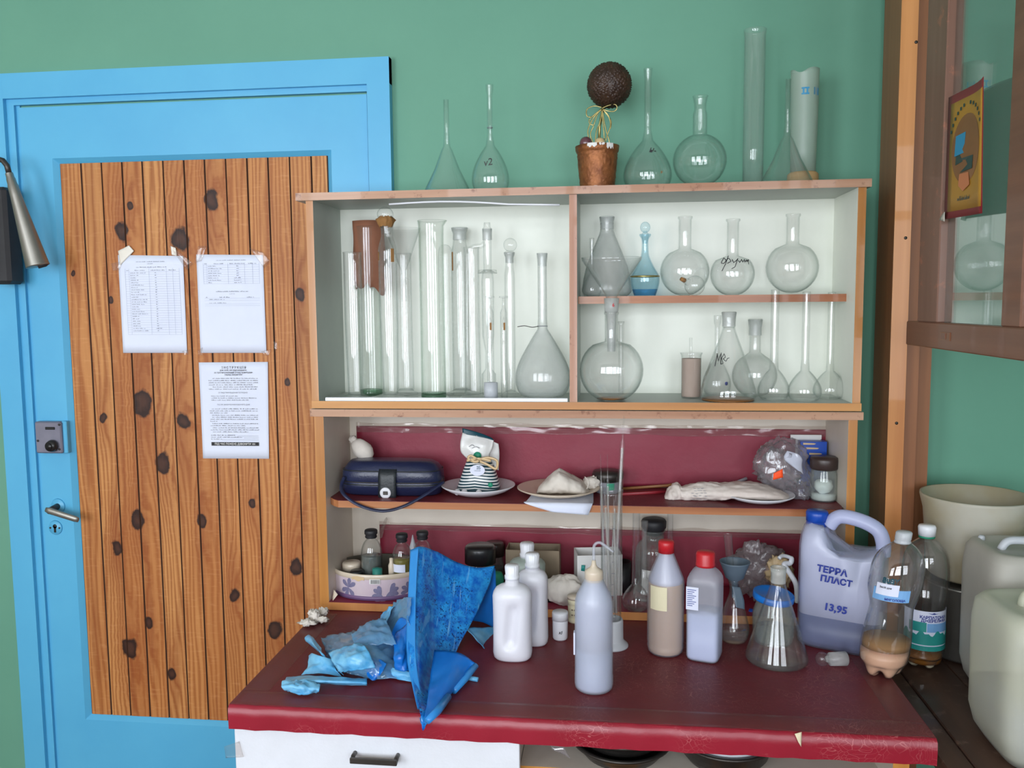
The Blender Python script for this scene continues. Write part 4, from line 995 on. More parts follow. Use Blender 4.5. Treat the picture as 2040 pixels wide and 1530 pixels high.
pl = cyl_place(g.c, 18.7/g.s, g.z(508), 0); b = MB(); label_patch(b, pl, .0125, .0205, -.016, .013, .0005, 6); b.build('label_remains', 'orange_rust', bt); b = MB(); label_patch(b, pl, -.021, -.017, -.012, .006, .0005, 3); b.build('label_remains', 'orange_rust', bt)
# glass funnel behind resting in a cylinder
g = G(812, 560, -.072, zc)
o = g.cv([(5, 610), (5, 560), (6, 545), (36, 457), (37, 454)]); ztop_f = o
fpts = o+[(r-.0014, z) for r, z in reversed(o)]+[o[0]]
g4, _ = tallcyl(806, 640, -.075, 15.5, 505, 'plain glass cylinder holding a funnel, right of the stoppered cylinder', foot=(24, False), r2=17)
o = g4.cv([(5, 600), (5, 540), (12, 522), (34, 458), (35, 455)]); MB_ = MB().lathe(g4.c, o+[(max(r-.0014, .001), z) for r, z in reversed(o)]+[o[0]], 36)
tag(MB_.build('funnel', 'glass_clear'), 'wide glass funnel behind the tall cylinders, below the cabinet roof', 'funnel', LG)
# widest cylinder
g5 = G(861, 600, -.150, zc); b_ = g5.b
def lipmod(t, r, z): 
    k = max(0, math.cos(t))**6; return (r*(1+.22*k) if z > g5.z(446)-g5.zb else r), z
g5t = thing('wide_cylinder', g5.c, 'widest glass cylinder with a spout, greenish at the bottom, mid left compartment', 'cylinder', LG)
wall(MB(), g5, [(24, b_), (25, b_-4), (24.5, 650), (24.5, 470), (25, 450), (26.5, 440)], .002, mod=lipmod, seg=40).build('body', 'glass_green', g5t)
MB().lathe(g5.c, [(0, .0002), (24.2/g5.s, .0002), (25.1/g5.s, .004), (24.9/g5.s, .012), (20/g5.s, .008), (0, .009)], 32).build('thick_bottom', 'glass_green_deep', g5t)
b = MB(); b.lathe(g5.c, [(0, .0001), (33/g5.s, .0001), (33/g5.s, .0025), (25.2/g5.s, .004), (25/g5.s, .0015), (0, .0015)], 8, smooth=False); b.build('foot', 'glass_clear', g5t)
# bottle with rounded shoulders behind, and two more
def bottle(px, ref, Y, r, sh_, label, neck=None, mat='glass_clear', nm='glass_tube'):
    g = G(px, ref, Y, zc); prof = [(r*.97, g.b), (r, g.b-4), (r, sh_+30), (r*.97, sh_+16), (r*.8, sh_+6), (r*.45, sh_+1)]
    prof += [(neck[0], sh_-4), (neck[0], neck[1]+4), (neck[2], neck[1])] if neck else [(.5, sh_)]
    return g, vessel(nm, label, 'tube', g, prof, mat, LG, seg=28, top_open=bool(neck))
bottle(888, 600, -.062, 14, 487, 'round topped glass tube just behind the widest cylinder')
g, gb = tallcyl(918, 640, -.068, 17.5, 454, 'glass cylinder with a frosted flared neck, right of the widest one', 'glass_dusty', neck=(13, 478, 454, 16.5), foot=(30, False), name='necked_cylinder')
neckpart(g, 13.2, 16.7, 478, 454)(gb)
pl = cyl_place(g.c, 17.6/g.s, g.z(520), 0); b = MB(); label_patch(b, pl, -.0185, -.014, -.022, .02, .0005, 4); b.build('label_remains', 'orange_rust', gb)
tallcyl(941, 660, -.150, 15.5, 493, 'clear glass cylinder in front of the frosted-neck one', foot=(26, False), r2=17)
# condenser like apparatus with side arm
g = G(972, 600, -.118, zc)
ap = thing('glass_still_head', g.c, 'upright glass still head with a curved side arm, behind the small syringes', 'glassware', LG)
wall(MB(), g, [(14, g.b), (14.5, g.b-6), (14.5, 745), (7, 735), (6.5, 700), (12, 668), (12.5, 560), (11.5, 548), (8.5, 538), (8.5, 478), (9.5, 456), (7, 452), (6.5, 444)], seg=24).build('body', 'glass_clear', ap)
wall(MB(), g, [(8, 538), (19, 545), (18, 538), (10, 537)], top_open=False, seg=24).build('collar', 'glass_dusty', ap)
neckpart(g, 9.4, 9.8, 478, 456)(ap)
arm = [V(x, y, g.Y) for x, y in ((965, 484), (958, 490), (948, 491), (938, 494), (933, 503), (931, 520), (931, 700), (936, 712))]
MB().tube(_cr3(arm, 4), 4.5/g.s, 12).build('side_arm', 'glass_clear', ap)
# two small syringe tubes and stoppered tube
def syringe(px, label, plug):
    g = G(px, 690, -.172, zc); t_ = thing('syringe', g.c, label, 'syringe', 'small glass syringes')
    wall(MB(), g, [(6.5, g.b-(26 if plug else 1)), (7, g.b-30), (7, 622), (4, 614), (2.6, 606), (2.6, 594)], .001, seg=16).build('barrel', 'glass_clear', t_)
    MB().lathe(g.c, g.cv([(2.8, 594), (9, 593), (9, 590), (1.8, 590)])+[(2.8/g.s, g.z(594)-g.zb)], 20).build('flange', 'glass_dusty', t_)
    MB().lathe(g.c, g.cv([(2.2, g.b-36), (2.4, 640), (0.3, 630)]), 10).build('plunger', 'glass_dusty', t_)
    if plug: MB().lathe(g.c, [(0, 0), (14/g.s, 0), (13.8/g.s, g.z(762)-g.zb), (7/g.s, g.z(761)-g.zb), (0, g.z(761)-g.zb)], 24).build('plug', 'white_waxy', t_)
    pl = cyl_place(g.c, 7.2/g.s, g.z(650), .4); b = MB(); label_patch(b, pl, -.003, .001, -.008, .008, .0004, 3); b.build('rust_mark', 'orange_rust', t_)
syringe(977, 'thin glass syringe tube with a pale blue plug at its foot, left of two', True)
syringe(1004, 'thin glass syringe tube without a plug, right of two', False)
g, sb = tallcyl(1016, 640, -.10, 10.5, 500, 'slim glass tube closed by a round glass ball stopper', neck=(8, 524, 503, 11), foot=(22, False), name='stoppered_tube')
b = MB(); b.ball((g.x+.002, g.Y, g.z(488)), 13.5/g.s, 24); b.lathe(g.c, g.cv([(.2, 522), (7, 522), (8.5, 505), (9.5, 502), (4, 499)]), 20); b.build('ball_stopper', 'glass_clear', sb)
neckpart(g, 8.2, 11.2, 524, 503)(sb)
# large dusty volumetric flask
volflask(1081, 690, -.130, zc, 505, 9, 10, 655, 55, 'large dusty pear-shaped volumetric flask, rightmost in the left compartment', LG, 10.5, 'glass_frosted',
         extra=multi(lambda g, t: neckpart(g, 8.6, 10.8, 530, 505)(t), neckmark(650, 10.2)), k=[(0, .45), (.03, .7), (.09, .87), (.18, .97), (.28, 1), (.4, .96), (.52, .83), (.64, .65), (.76, .44), (.88, .23), (.96, .07), (1, 0)])
tag(MB().tube(_cr3([V(1031, 651, -.10), V(1045, 649, -.11), V(1060, 652, -.12), V(1072, 650, -.14)], 4), .0008, 6).build('twig', 'cardboard_dark'), 'thin dark wire by the neck of the large dusty flask', 'wire')

# ================================================================== right upper shelf
UG = 'flasks on the right upper shelf'
zs2 = z2+.0003
volflask(1179, 545, -.125, zs2, 475, 4.3, 5, 545, 19.5, 'smallest volumetric flask, at the left end of the upper shelf', UG, 5)
g = G(1209, 540, -.089, zs2)
vessel('conical_flask', 'tall dusty conical flask behind the funnel on the upper shelf', 'flask', g, cres([(40, g.b), (48, g.b-7), (49, g.b-18), (41, g.b-60), (16, 468), (13.5, 458)], 2)+[(13, 455), (13.2, 440), (15, 432)], 'glass_frosted', UG,
       extra=lambda t: neckpart(g, 13.3, 15.2, 456, 433)(t))
# blue decanter
g = G(1285, 520, -.110, zs2)
dc = thing('decanter', g.c, 'blue glass decanter with a gold band and a ball stopper', 'decanter')
pr = cres([(21, g.b), (24, g.b-8), (28, g.b-22), (29, g.b-34), (27, g.b-42), (17, 530), (9, 512), (7, 500), (6.5, 484), (7.5, 476), (11, 470), (11.5, 467)], 3)
wall(MB(), g, pr, .002).build('body', 'glass_blue', dc)
liquid(g, pr, g.b-13, 'glass_blue_deep', dc, .0004, 'deep_blue_base', bottom=g.b-1)
rb_ = 28.9/g.s; zz_ = g.z(552)-g.zb; MB().lathe(g.c, [(rb_, zz_), (rb_+.0004, zz_+.0015), (rb_-.0004, zz_+.003), (rb_-.001, zz_+.001), (rb_, zz_)], 32).build('gold_band', 'gold_ribbon', dc)
b = MB(); b.ball((g.x, g.Y, g.z(453)), 10/g.s, 22, sq=(1, 1, 1.1)); b.lathe(g.c, g.cv([(.3, 485), (4.5, 485), (6.8, 470), (7, 466), (4, 463), (3.5, 460)]), 18); b.build('ball_stopper', 'glass_blue', dc)
def roundflask(px, cy, R, top, nr, nstart, lipr, label, Y=-.100, zb=None, group=UG, extra=None, mat='glass_clear', name='round_flask', front=None):
    g = G(px, cy, Y, zb if zb is not None else zs2)
    bp = ballp(R, cy, g.b, nr*1.25)
    bp = [(r, y) for r, y in bp if y > nstart+8]+[(nr*1.05, nstart+2), (nr, nstart-6)]
    prof = bp+[(nr, top+6), (lipr, top+3), (lipr, top)]
    return g, vessel(name, label, 'flask', g, cres(prof[:-3], 1)+prof[-3:], mat, group, extra=(lambda t: extra(g, t)) if extra else None, seg=44)
roundflask(1364, 541, 48.5, 432, 12.5, 494, 14.5, 'round flask with a tiny retort lying in front of it, on the upper shelf')
roundflask(1459, 546, 43.5, 437, 11.5, 508, 14, 'round flask with black handwriting across its shoulder, on the upper shelf', Y=-.096,
           extra=multi(lambda g, t: (lambda b: (strokes(b, cyl_place(g.c, 35/g.s, g.z(524), 0), [[(-.030, .0), (-.024, .010), (-.018, .004), (-.024, -.002), (-.030, -.001)], [(-.014, .014), (-.020, -.004), (-.028, -.018)], [(-.020, .004), (-.013, .009), (-.008, .002), (-.016, -.002)],
                                  [(-.006, .006), (-.003, -.001), (.003, .004), (.006, .008), (.000, -.010), (-.007, -.014)], [(.007, .004), (.010, -.001), (.014, .006), (.017, 0), (.021, .006), (.0225, .000), (.027, .005), (.0285, .001), (.033, .006), (.035, -.004)]], .0009), b.build('handwriting', 'ink_black', t)))(MB())))
roundflask(1578, 533, 51, 427, 12.5, 484, 14.5, 'largest round flask on the upper shelf, nearest its right end')
# little retort lying in front
q = V(1384, 566, -.165); q.z = zs2+19.5/1690*1.75
rt = thing('retort', (q.x, q.y, zs2), 'tiny glass retort with a brown corked neck, lying before a round flask', 'retort')
b = MB(); b.ball(q, 20/S(q), 24); b.build('bulb', 'glass_clear', rt)
e = V(1360, 557, -.178); MB().tube([q+(e-q)*.5, q+(e-q)*.9, q+(e-q)*1.0], [7.5/S(q), 5/S(q), 5.5/S(q)], 14, cap=False).build('neck', 'glass_dusty', rt)
MB().tube([q+(e-q)*.8, q+(e-q)*1.15], [4.3/S(q), 3.8/S(q)], 12).build('cork', 'orange_rust', rt)
MB().tube(_cr3([q+Vector((-.004, 0, .008)), q+Vector((-.005, -.002, .020)), q+Vector((.006, 0, .034)), q+Vector((.020, 0, .034)), q+Vector((.024, 0, .012))], 4), .0012, 8).build('loop', 'glass_clear', rt)

# ================================================================== right lower compartment
RG = 'flasks in the right lower compartment'
g, rf = roundflask(1218, 738, 63.5, 622, 13, 678, 14.5, 'largest round flask, with a frosted adapter and funnel in its neck', Y=-.190, zb=zc, group=RG,
                   extra=lambda g, t: liquid(g, ballp(63.5, 738, g.b, 14), g.b-5, 'amber_liquid', t, .002, 'amber_residue'))
ad = thing('adapter', (g.x, g.Y, g.z(698)), 'frosted glass joint adapter sitting in the neck of the largest round flask', 'adapter')
o = g.cv([(8, 700), (9, 660), (10.5, 624), (13.5, 620), (14.8, 594)]); MB().lathe(g.c, [(r*.97, z) for r, z in o[:3]]+o[3:]+[(max(r-.002, .001), z) for r, z in reversed(o)]+[(o[0][0]*.97, o[0][1])], 28).build('joint', 'glass_ground', ad)
b = MB(); text_into(b, '6', .010, cyl_place(g.c, 14.5/g.s, g.z(608), .25), bold=.0003); b.build('red_mark', 'red_cap', ad)
o = g.cv([(6.5, 622), (10, 596), (14, 585), (58, 519), (59.5, 513)])
tag(MB().lathe(g.c, o+[(o[-1][0]-.002, o[-1][1])]+[(max(r-.0018, .001), z) for r, z in reversed(o)]+[o[0]], 44).build('funnel', 'glass_dusty'), 'upright wide glass funnel standing in the adapter of the largest round flask', 'funnel')
g = G(1237, 700, -.055, zc); vessel('test_tube', 'narrow test tube standing behind the largest round flask', 'tube', g, [(5, g.b), (5, g.b-6), (5, 648), (7, 641)], group=None, seg=14)
# beaker with sandy contents
g = G(1377, 745, -.120, zc)
bk = thing('beaker', g.c, 'small beaker full of pinkish brown powder with a glass rod', 'beaker')
pr = [(18.5, g.b), (19.5, g.b-4), (19.5, 715), (20, 708), (22.5, 703)]
wall(MB(), g, pr, .0012).build('body', 'glass_clear', bk); liquid(g, pr, 714, 'beige_sand', bk, .0006, 'powder', bottom=g.b-2)
MB().tube([(g.x-.001, g.Y, g.z(716)), (g.x-.0015, g.Y, g.z(673))], 3/g.s, 10).build('glass_rod', 'glass_dusty', bk)
volflask(1428, 740, -.065, zc, 629, 5, 6, 715, 28, 'volumetric flask with a blue dot, standing behind the conical flask', RG, 7.5,
         extra=lambda g, t: (lambda b: (b.tube([cyl_place(g.c, 27.6/g.s, g.z(762), .62)(0, 0, 0), cyl_place(g.c, 27.6/g.s, g.z(762), .62)(0, 0, .0008)], .0042, 14), b.build('blue_dot', 'ink_blue', t)))(MB()))
g = G(1451, 720, -.168, zc)
vessel('conical_flask', 'conical flask with black handwriting and a wide frosted neck, lower compartment', 'flask', g, cres([(48, g.b), (54, g.b-6), (54.5, g.b-13), (47, g.b-45), (14.5, 662), (12.5, 652)], 2)+[(12.5, 650), (13, 640), (14.5, 622)], 'glass_clear', RG, t=.002,
       extra=many(neckpart(g, 13, 14.8, 650, 622), lambda t: liquid(g, [(54, g.b), (54, g.b-13)], g.b-3, 'amber_liquid', t, .003, 'amber_residue', bottom=g.b-1),
                  lambda t: (lambda b: (strokes(b, lambda u, v, h: Vector((g.x-.022+u, g.Y-.030+v*.38-h, g.z(714)+v)), [[(-.010, -.014), (-.004, .012), (-.003, -.004), (.004, .014), (.002, -.010), (.007, -.008), (.004, .002), (.010, .012), (.012, .004), (.007, .001), (.013, -.004), (.016, .002), (.020, .003)]], .0008), b.build('handwriting', 'ink_black', t)))(MB())))
roundflask(1503, 748, 44, 636, 11, 700, 14, 'round flask with a frosted neck standing behind the conical flask', Y=-.083, zb=zc, group=RG, mat='glass_dusty', extra=lambda g, t: neckpart(g, 12.5, 14.3, 668, 637)(t))
volflask(1542, 720, -.155, zc, 578, 8, 9, 735, 31, 'left of three matching long-necked volumetric flasks', RG, 8.2)
volflask(1604, 720, -.170, zc, 582, 7.5, 9, 738, 33, 'middle one of three matching long-necked volumetric flasks', RG, 7.8)
volflask(1654, 720, -.120, zc, 583, 7, 8, 738, 32, 'right one of three matching long-necked volumetric flasks', RG, 7.4)

# ================================================================== middle shelf
def xloft(secs, seg=20, mi=0, pw=2.2, crumple=0, fr=40, closed=True):
    """secs along any path: (centre, half height, half depth, tangent angle) rings in the z / y plane"""
    b = MB(); vs = []; fs = []
    if crumple:
        o = []
        for (c0_, h0_, d0_), (c1_, h1_, d1_) in zip(secs, secs[1:]):
            for k in range(5): t = k/5; o.append((Vector(c0_).lerp(Vector(c1_), t), h0_+(h1_-h0_)*t, d0_+(d1_-d0_)*t))
        secs = o+[secs[-1]]; seg = 56
    for c, hh, hd in secs:
        for k in range(seg):
            t = 2*PI*k/seg; ct, st = math.cos(t), math.sin(t)
            p = Vector(c)+Vector((0, math.copysign(abs(ct)**(2/pw), ct)*hd, math.copysign(abs(st)**(2/pw), st)*hh))
            if crumple:
                d = (p-Vector(c)); h = abs(noise.noise(p*fr))*1.3+abs(noise.noise(p*fr*2.2))*.6-.4
                if d.length > 1e-6: p = p+d.normalized()*h*crumple
            vs.append(p)
    n = len(secs)
    for i in range(n-1):
        for k in range(seg): fs.append((i*seg+k, (i+1)*seg+k, (i+1)*seg+(k+1) % seg, i*seg+(k+1) % seg))
    fs.append(tuple(range(seg))); fs.append(tuple(range(n*seg-1, (n-1)*seg-1, -1)))
    return b.add(vs, fs, mi)
def lump(c, r, sq=(1, 1, 1), amp=.12, fr=14, seg=30, tip=None, floor=None, seed=0):
    """a crumpled closed blob"""
    b = MB(); b.ball((0, 0, 0), 1, seg); out = []
    for v in b.v:
        d = v.normalized() if v.length > 0 else v
        q = d*fr*.12+Vector((seed*2.7, seed, seed*.3)); h = abs(noise.noise(q*1.0))*1.1+abs(noise.noise(q*2.3))*.7+abs(noise.noise(q*5))*.35-.5
        p = Vector((d.x*sq[0], d.y*sq[1], d.z*sq[2]))*r*(1+amp*h*2)
        if tip: p = p*(1-tip[1]*max(0, d.dot(Vector(tip[0]).normalized()))**.0*0)+Vector(tip[0])*(tip[1]*r*max(0, d.dot(Vector(tip[0]).normalized()))**5)
        p = p+Vector(c)
        if floor is not None: p.z = max(p.z, floor)
        out.append(p)
    b.v = out; return b
z3t = z3+.0004
# dark blue bag
g = G(784, 960, -.128, z3t); s_ = g.s
bag = thing('handbag', g.c, 'small dark blue leather case with a white metal clasp and a hanging strap', 'bag')
def zz(py): return V(784, py, -.175).z
hw = 101/s_
b = MB(); b.loft([(g.x, g.Y, z3t, hw*.9, .036, 3.6), (g.x, g.Y, z3t+.004, hw*.97, .042, 3.6), (g.x, g.Y, z3t+.02, hw, .048, 3.6), (g.x, g.Y, zz(966), hw*1.0, .049, 3.6), (g.x, g.Y, zz(964), hw*.985, .047, 3.6), (g.x, g.Y, zz(962), hw*1.0, .049, 3.6), (g.x, g.Y, zz(944), hw*.99, .047, 3.6), (g.x, g.Y, zz(938), hw*.955, .045, 3.4), (g.x, g.Y, zz(930), hw*.9, .039, 3.2), (g.x-.003, g.Y, zz(924), hw*.82, .032, 3), (g.x-.003, g.Y, zz(922), hw*.6, .02, 3)], 64)
b.build('case_body', 'navy_leather', bag)
def ring(z, k, hd, r, mat, nm):
    pts = []
    for i in range(49):
        t = 2*PI*i/48; ct, st = math.cos(t), math.sin(t); pts.append((g.x+math.copysign(abs(ct)**(2/3.6), ct)*hw*k, g.Y+math.copysign(abs(st)**(2/3.6), st)*hd, z))
    MB().tube(pts, r, 6).build(nm, mat, bag)
ring(zz(967), 1.0, .050, .0012, 'dark_leather', 'piping'); ring(zz(940), .975, .047, .0014, 'dark_leather', 'piping'); ring(zz(962), 1.0, .0495, .0011, 'dark_steel', 'zip')
xs_ = V(771, 960, -.18).x
fl = MB().sheet([[(xs_-.020, g.Y-.036, zz(936)+.003), (xs_+.021, g.Y-.036, zz(936)+.003)], [(xs_-.020, g.Y-.050, zz(944)), (xs_+.021, g.Y-.050, zz(944))], [(xs_-.0195, g.Y-.0535, zz(965)), (xs_+.0205, g.Y-.0535, zz(965))], [(xs_-.020, g.Y-.052, zz(990)), (xs_+.02, g.Y-.052, zz(990))], [(xs_-.014, g.Y-.048, z3t+.004), (xs_+.014, g.Y-.048, z3t+.004)]], 4, 4, .002).build('clasp_flap', 'dark_leather', bag)
q = V(768, 982, g.Y-.0545); MB().tube([q+Vector((0, .002, 0)), q+Vector((0, -.002, 0)), q+Vector((0, -.0025, 0))], [.0125, .0125, .0095], 28).build('clasp', 'porcelain', fl)
MB().rbox((q.x-.005, q.y-.004, q.z-.004), (q.x+.006, q.y-.002, q.z+.004), .0008).build('clasp_slot', 'dark_steel', fl)
b = MB(); b.tube(_cr3([V(686, 950, -.17), V(680, 968, -.19), V(685, 985, -.222), V(710, 1004, -.226), V(745, 1016, -.226), V(775, 1017, -.226), V(810, 1006, -.222), V(850, 984, -.20), V(884, 960, -.165)], 6), .0042, 8, flat=.6); b.build('strap', 'navy_leather', bag)
# tied cloth sachet on the bag
q = V(722, 896, -.10)
sa = thing('sachet', (q.x, q.y, zz(922)), 'small white tied cloth sachet leaning on top of the dark blue case', 'sachet')
b = lump((0, 0, 0), 21/S(q), (1.25, .8, .85), .05, 10, 24, seed=3); ca, sn = math.cos(-.75), math.sin(-.75); b.v = [Vector((v.x*ca-v.z*sn, v.y, v.x*sn+v.z*ca))+q for v in b.v]; b.build('filled_cloth', 'cotton', sa)
q2_ = V(703, 875, -.10); b = lump(q2_, 9/S(q), (1, .7, .8), .3, 22, 18, seed=5); b.build('gathered_top', 'cotton', sa)

def plate(px, py, r, Y, zb, mat, label, h=13):
    g = G(px, py, Y, zb); R = r/g.s; k = h/g.s
    o = [(0, .0002), (R*.5, 0), (R*.56, .001), (R*.8, k*.45), (R, k), (R*1.0, k+.0016), (R*.97, k+.002), (R*.76, k*.5+.0022), (R*.5, .0045), (0, .004)]
    return g, tag(MB().lathe(g.c, o, 56).build('plate', mat, None, g.c), label, 'plate', 'plates on the middle shelf')
gp, _ = plate(953, 985, 74, -.123, z3t, 'porcelain', 'white plate holding a striped packet, beside the dark blue case', 17)
plate(1513, 1000, 68, -.146, z3t, 'porcelain', 'white plate under the long wrapped paper parcel', 13)
# napkin then plate
nk = MB(); zz1 = z3t+.0006
nk.sheet([[Vector((V(1065, 1000, -.1).x, -.10, zz1)), Vector((V(1182, 1000, -.1).x, -.10, zz1))], [Vector((V(1050, 1003, -.19).x, -.19, zz1)), Vector((V(1182, 1003, -.19).x, -.19, zz1))], [Vector((V(1047, 1003, -.2165).x, -.2165, zz1)), Vector((V(1180, 1003, -.2165).x, -.2165, zz1))], [V(1100, 1020, -.219), V(1172, 1026, -.219)]], 5, 4, .0008, .0006, 80)
tag(nk.build('napkin', 'paper_white'), 'white paper napkin hanging over the shelf edge under the cream plate', 'napkin')
gq, _ = plate(1113, 985, 83, -.122, z3t+.0018, 'porcelain_cream', 'cream plate under a white cloth bundle, on the paper napkin', 13)
# cloth bundle
q = V(1125, 968, -.135); zf = gq.c.z+.006
bu = thing('cloth_bundle', (q.x, q.y, zf), 'white cotton bag of something tied with string, lying on the cream plate', 'bundle')
secs = []
for px, top, bot, hd in ((1068, 984, 988, .006), (1072, 975, 990, .018), (1085, 962, 992, .032), (1100, 946, 994, .04), (1114, 937, 995, .042), (1130, 945, 996, .044), (1145, 952, 996, .042), (1158, 960, 995, .038), (1168, 972, 993, .028), (1174, 980, 990, .012)):
    a_ = V(px, top, -.135); c_ = V(px, bot, -.165); z0 = max(c_.z, zf+.001); secs.append(((a_.x, -.132, (a_.z+z0)/2), (a_.z-z0)/2+.002, hd))
b = xloft(secs, 28, pw=2.4, crumple=.0075, fr=26); b.v = [Vector((v.x, v.y, max(v.z, zf))) for v in b.v]; b.build('bag_body', 'cotton', bu)
b = lump(V(1178, 962, -.11), 15/S(q), (1.2, .9, .9), .32, 24, 24, floor=zf+.002, seed=8); b.build('gathered_neck', 'cotton', bu)
b = MB(); b.tube(_cr3([V(1165, 950, -.13), V(1172, 958, -.14), V(1170, 972, -.145), V(1162, 980, -.14)], 5), .0013, 6); b.build('string', 'cotton', bu)

# packet with stripes, on the first plate
q = V(953, 975, -.12); zf = gp.c.z+.0056; sk = S(q)
pk = thing('food_packet', (q.x, -.12, zf), 'striped teal and white food packet with a bow, standing on the plate', 'packet')
def X_(px, py=930): return V(px, py, -.12).x
def Z_(px, py): return V(px, py, -.12).z
secs = []
for py, l, r, hd in ((979, 916, 986, .022), (970, 911, 996, .032), (955, 917, 993, .034), (940, 922, 988, .031), (928, 926, 984, .024), (918, 930, 978, .012), (912, 932, 976, .007)):
    z = Z_(953, py) if py < 979 else zf; secs.append(((X_(l, py)+X_(r, py))/2, -.12, z, (X_(r, py)-X_(l, py))/2, hd, 2.6))
MB().loft(secs, 40).build('striped_body', 'striped_print', pk)
zt1 = secs[0]; MB().loft([(secs[0][0], -.12, zf+.0001, secs[0][3]*1.0, .023, 2.6), (secs[1][0], -.12, zf+.007, secs[1][3]*1.01, .0335, 2.6), (secs[1][0], -.12, zf+.009, secs[1][3]*.9, .02, 2.6)], 40).build('dark_base', 'teal_print', pk)
g_ = [[V(922, 862, -.118), V(945, 867, -.121), V(968, 872, -.119), V(984, 876, -.118)], [V(917, 885, -.125), V(940, 886, -.128), V(964, 886, -.128), V(980, 893, -.122)], [V(920, 902, -.124), V(942, 904, -.131), V(962, 904, -.130), V(974, 905, -.122)], [V(932, 914, -.124), V(945, 915, -.13), V(960, 915, -.13), V(974, 914, -.124)]]
MB().sheet(g_, 5, 5, .0012, .0022, 50, seed=4).build('white_top', 'pouch_film', pk)
MB().sheet([[V(921, 853, -.116), V(940, 858, -.118), V(962, 865, -.117), V(980, 873, -.116)], [V(922, 864, -.119), V(943, 868, -.122), V(966, 873, -.121), V(984, 878, -.119)]], 4, 4, .0012, .001).build('teal_top_edge', 'teal_print', pk)
MB().sheet([[V(975, 876, -.112), V(993, 884, -.11)], [V(972, 900, -.112), V(995, 905, -.108)], [V(975, 925, -.112), V(993, 937, -.108)]], 5, 5, .0008, .002, 40).build('white_flap', 'pouch_film', pk)
b = MB()
for l in ([(952, 916), (938, 908), (933, 914), (946, 920), (954, 918)], [(954, 916), (972, 912), (990, 918), (988, 934), (972, 926), (956, 919)], [(930, 918), (953, 914), (978, 918)]): b.tube(_cr3([V(x, y, -.155) for x, y in l], 5), .0030, 6, flat=.35)
b.build('bow', 'gold_bead', pk)
pl = flat_place(V(951, 937, -.1555), (1, 0, 0), (0, 0, 1)); b = MB(); b.add([pl(.017*math.cos(a*PI/12), .0125*math.sin(a*PI/12), .0002) for a in range(24)]+[pl(.017*math.cos(a*PI/12), .0125*math.sin(a*PI/12), -.0006) for a in range(24)], [tuple(range(24)), tuple(range(47, 23, -1))], 0, False); lb = b.build('white_label', 'white_label', pk)
b = MB(); text_into(b, 'ІБ', .009, lambda u, v, h: pl(u+.003, v+.0055, h+.0003), bold=.0002); text_into(b, 'СВІЖИЙ', .0035, lambda u, v, h: pl(u, v-.001, h+.0003)); b.build('label_print', 'teal_print', lb)
q = V(977, 966, -.154); MB().tube([q, q+Vector((0, -.0012, 0))], .0055, 20).build('green_sticker', 'green_sticker', pk)
q = V(951, 908, -.134); MB().tube([q, q+Vector((0, -.001, 0))], .009, 20).build('round_emblem', 'green_sticker', pk)
b = MB()
for l in ([(934, 890), (940, 886), (945, 889)], [(940, 893), (948, 890), (955, 893)]): b.tube(_cr3([V(x, y, -.1345) for x, y in l], 3), .0006, 5)
b.build('bird_print', 'ink_grey', pk)
for i, (px, py) in enumerate(((911, 983), (925, 984), (954, 983))):
    q = VZ(px, py+4, zf+.001); q.y = -.172-.004*(i == 2); q = Vector((V(px, py, q.y).x, q.y, gp.c.z+.0062+6/sk)); tag(MB().ball(q, 6.3/sk, 16).build('glass_bead', 'porcelain'), ('left glass bead before the striped packet', 'middle glass bead before the striped packet', 'right glass bead before the striped packet')[i], 'bead', 'glass beads on the plate')
# grey lidded jar
g = G(1211, 970, -.085, z3t)
jr = thing('lidded_jar', g.c, 'dark jar with grey lid and green label behind the pipettes, on the middle shelf', 'jar')
MB().lathe(g.c, [(0, 0)]+g.cv([(24, g.b), (26, g.b-3), (26, 957), (24, 955)])+[(0, g.z(955)-g.zb)], 32).build('body', 'ink_grey', jr)
MB().lathe(g.c, [(0, g.z(957)-g.zb)]+g.cv([(27, 957), (31, 950), (31.5, 944), (29, 938)])+[(0, g.z(936)-g.zb)], 32).build('lid', 'dark_steel', jr)
b = MB(); label_patch(b, cyl_place(g.c, 26.3/g.s, g.z(965)), -.002, .015, -.007, .008); b.build('green_label', 'green_sticker', jr)
# flat strips lying on the shelf
def strip(l, w_, mat, label, nm='strip'):
    P = [Vector(p) for p in l]; tag(MB().tube(P, w_, 6, flat=.3).build(nm, mat), label, 'strip', 'thin strips behind the parcel')
strip([(V(1237, 990, -.12).x, -.12, z3t+.002), (V(1300, 983, -.10).x, -.10, z3t+.003), (V(1335, 980, -.09).x, -.085, z3t+.003)], .004, 'poster_red', 'long thin maroon strip lying left of the wrapped parcel')
strip([(V(1240, 985, -.07).x, -.06, z3t+.002), (V(1330, 975, -.06).x, -.055, z3t+.01), (V(1350, 972, -.06).x, -.05, z3t+.014)], .0035, 'poster_brown', 'shorter brown strip nearer the back, left of the wrapped parcel')
strip([V(1440, 972, -.075), V(1488, 953, -.05)], .004, 'white_waxy', 'pale stick poking up behind the wrapped parcel')
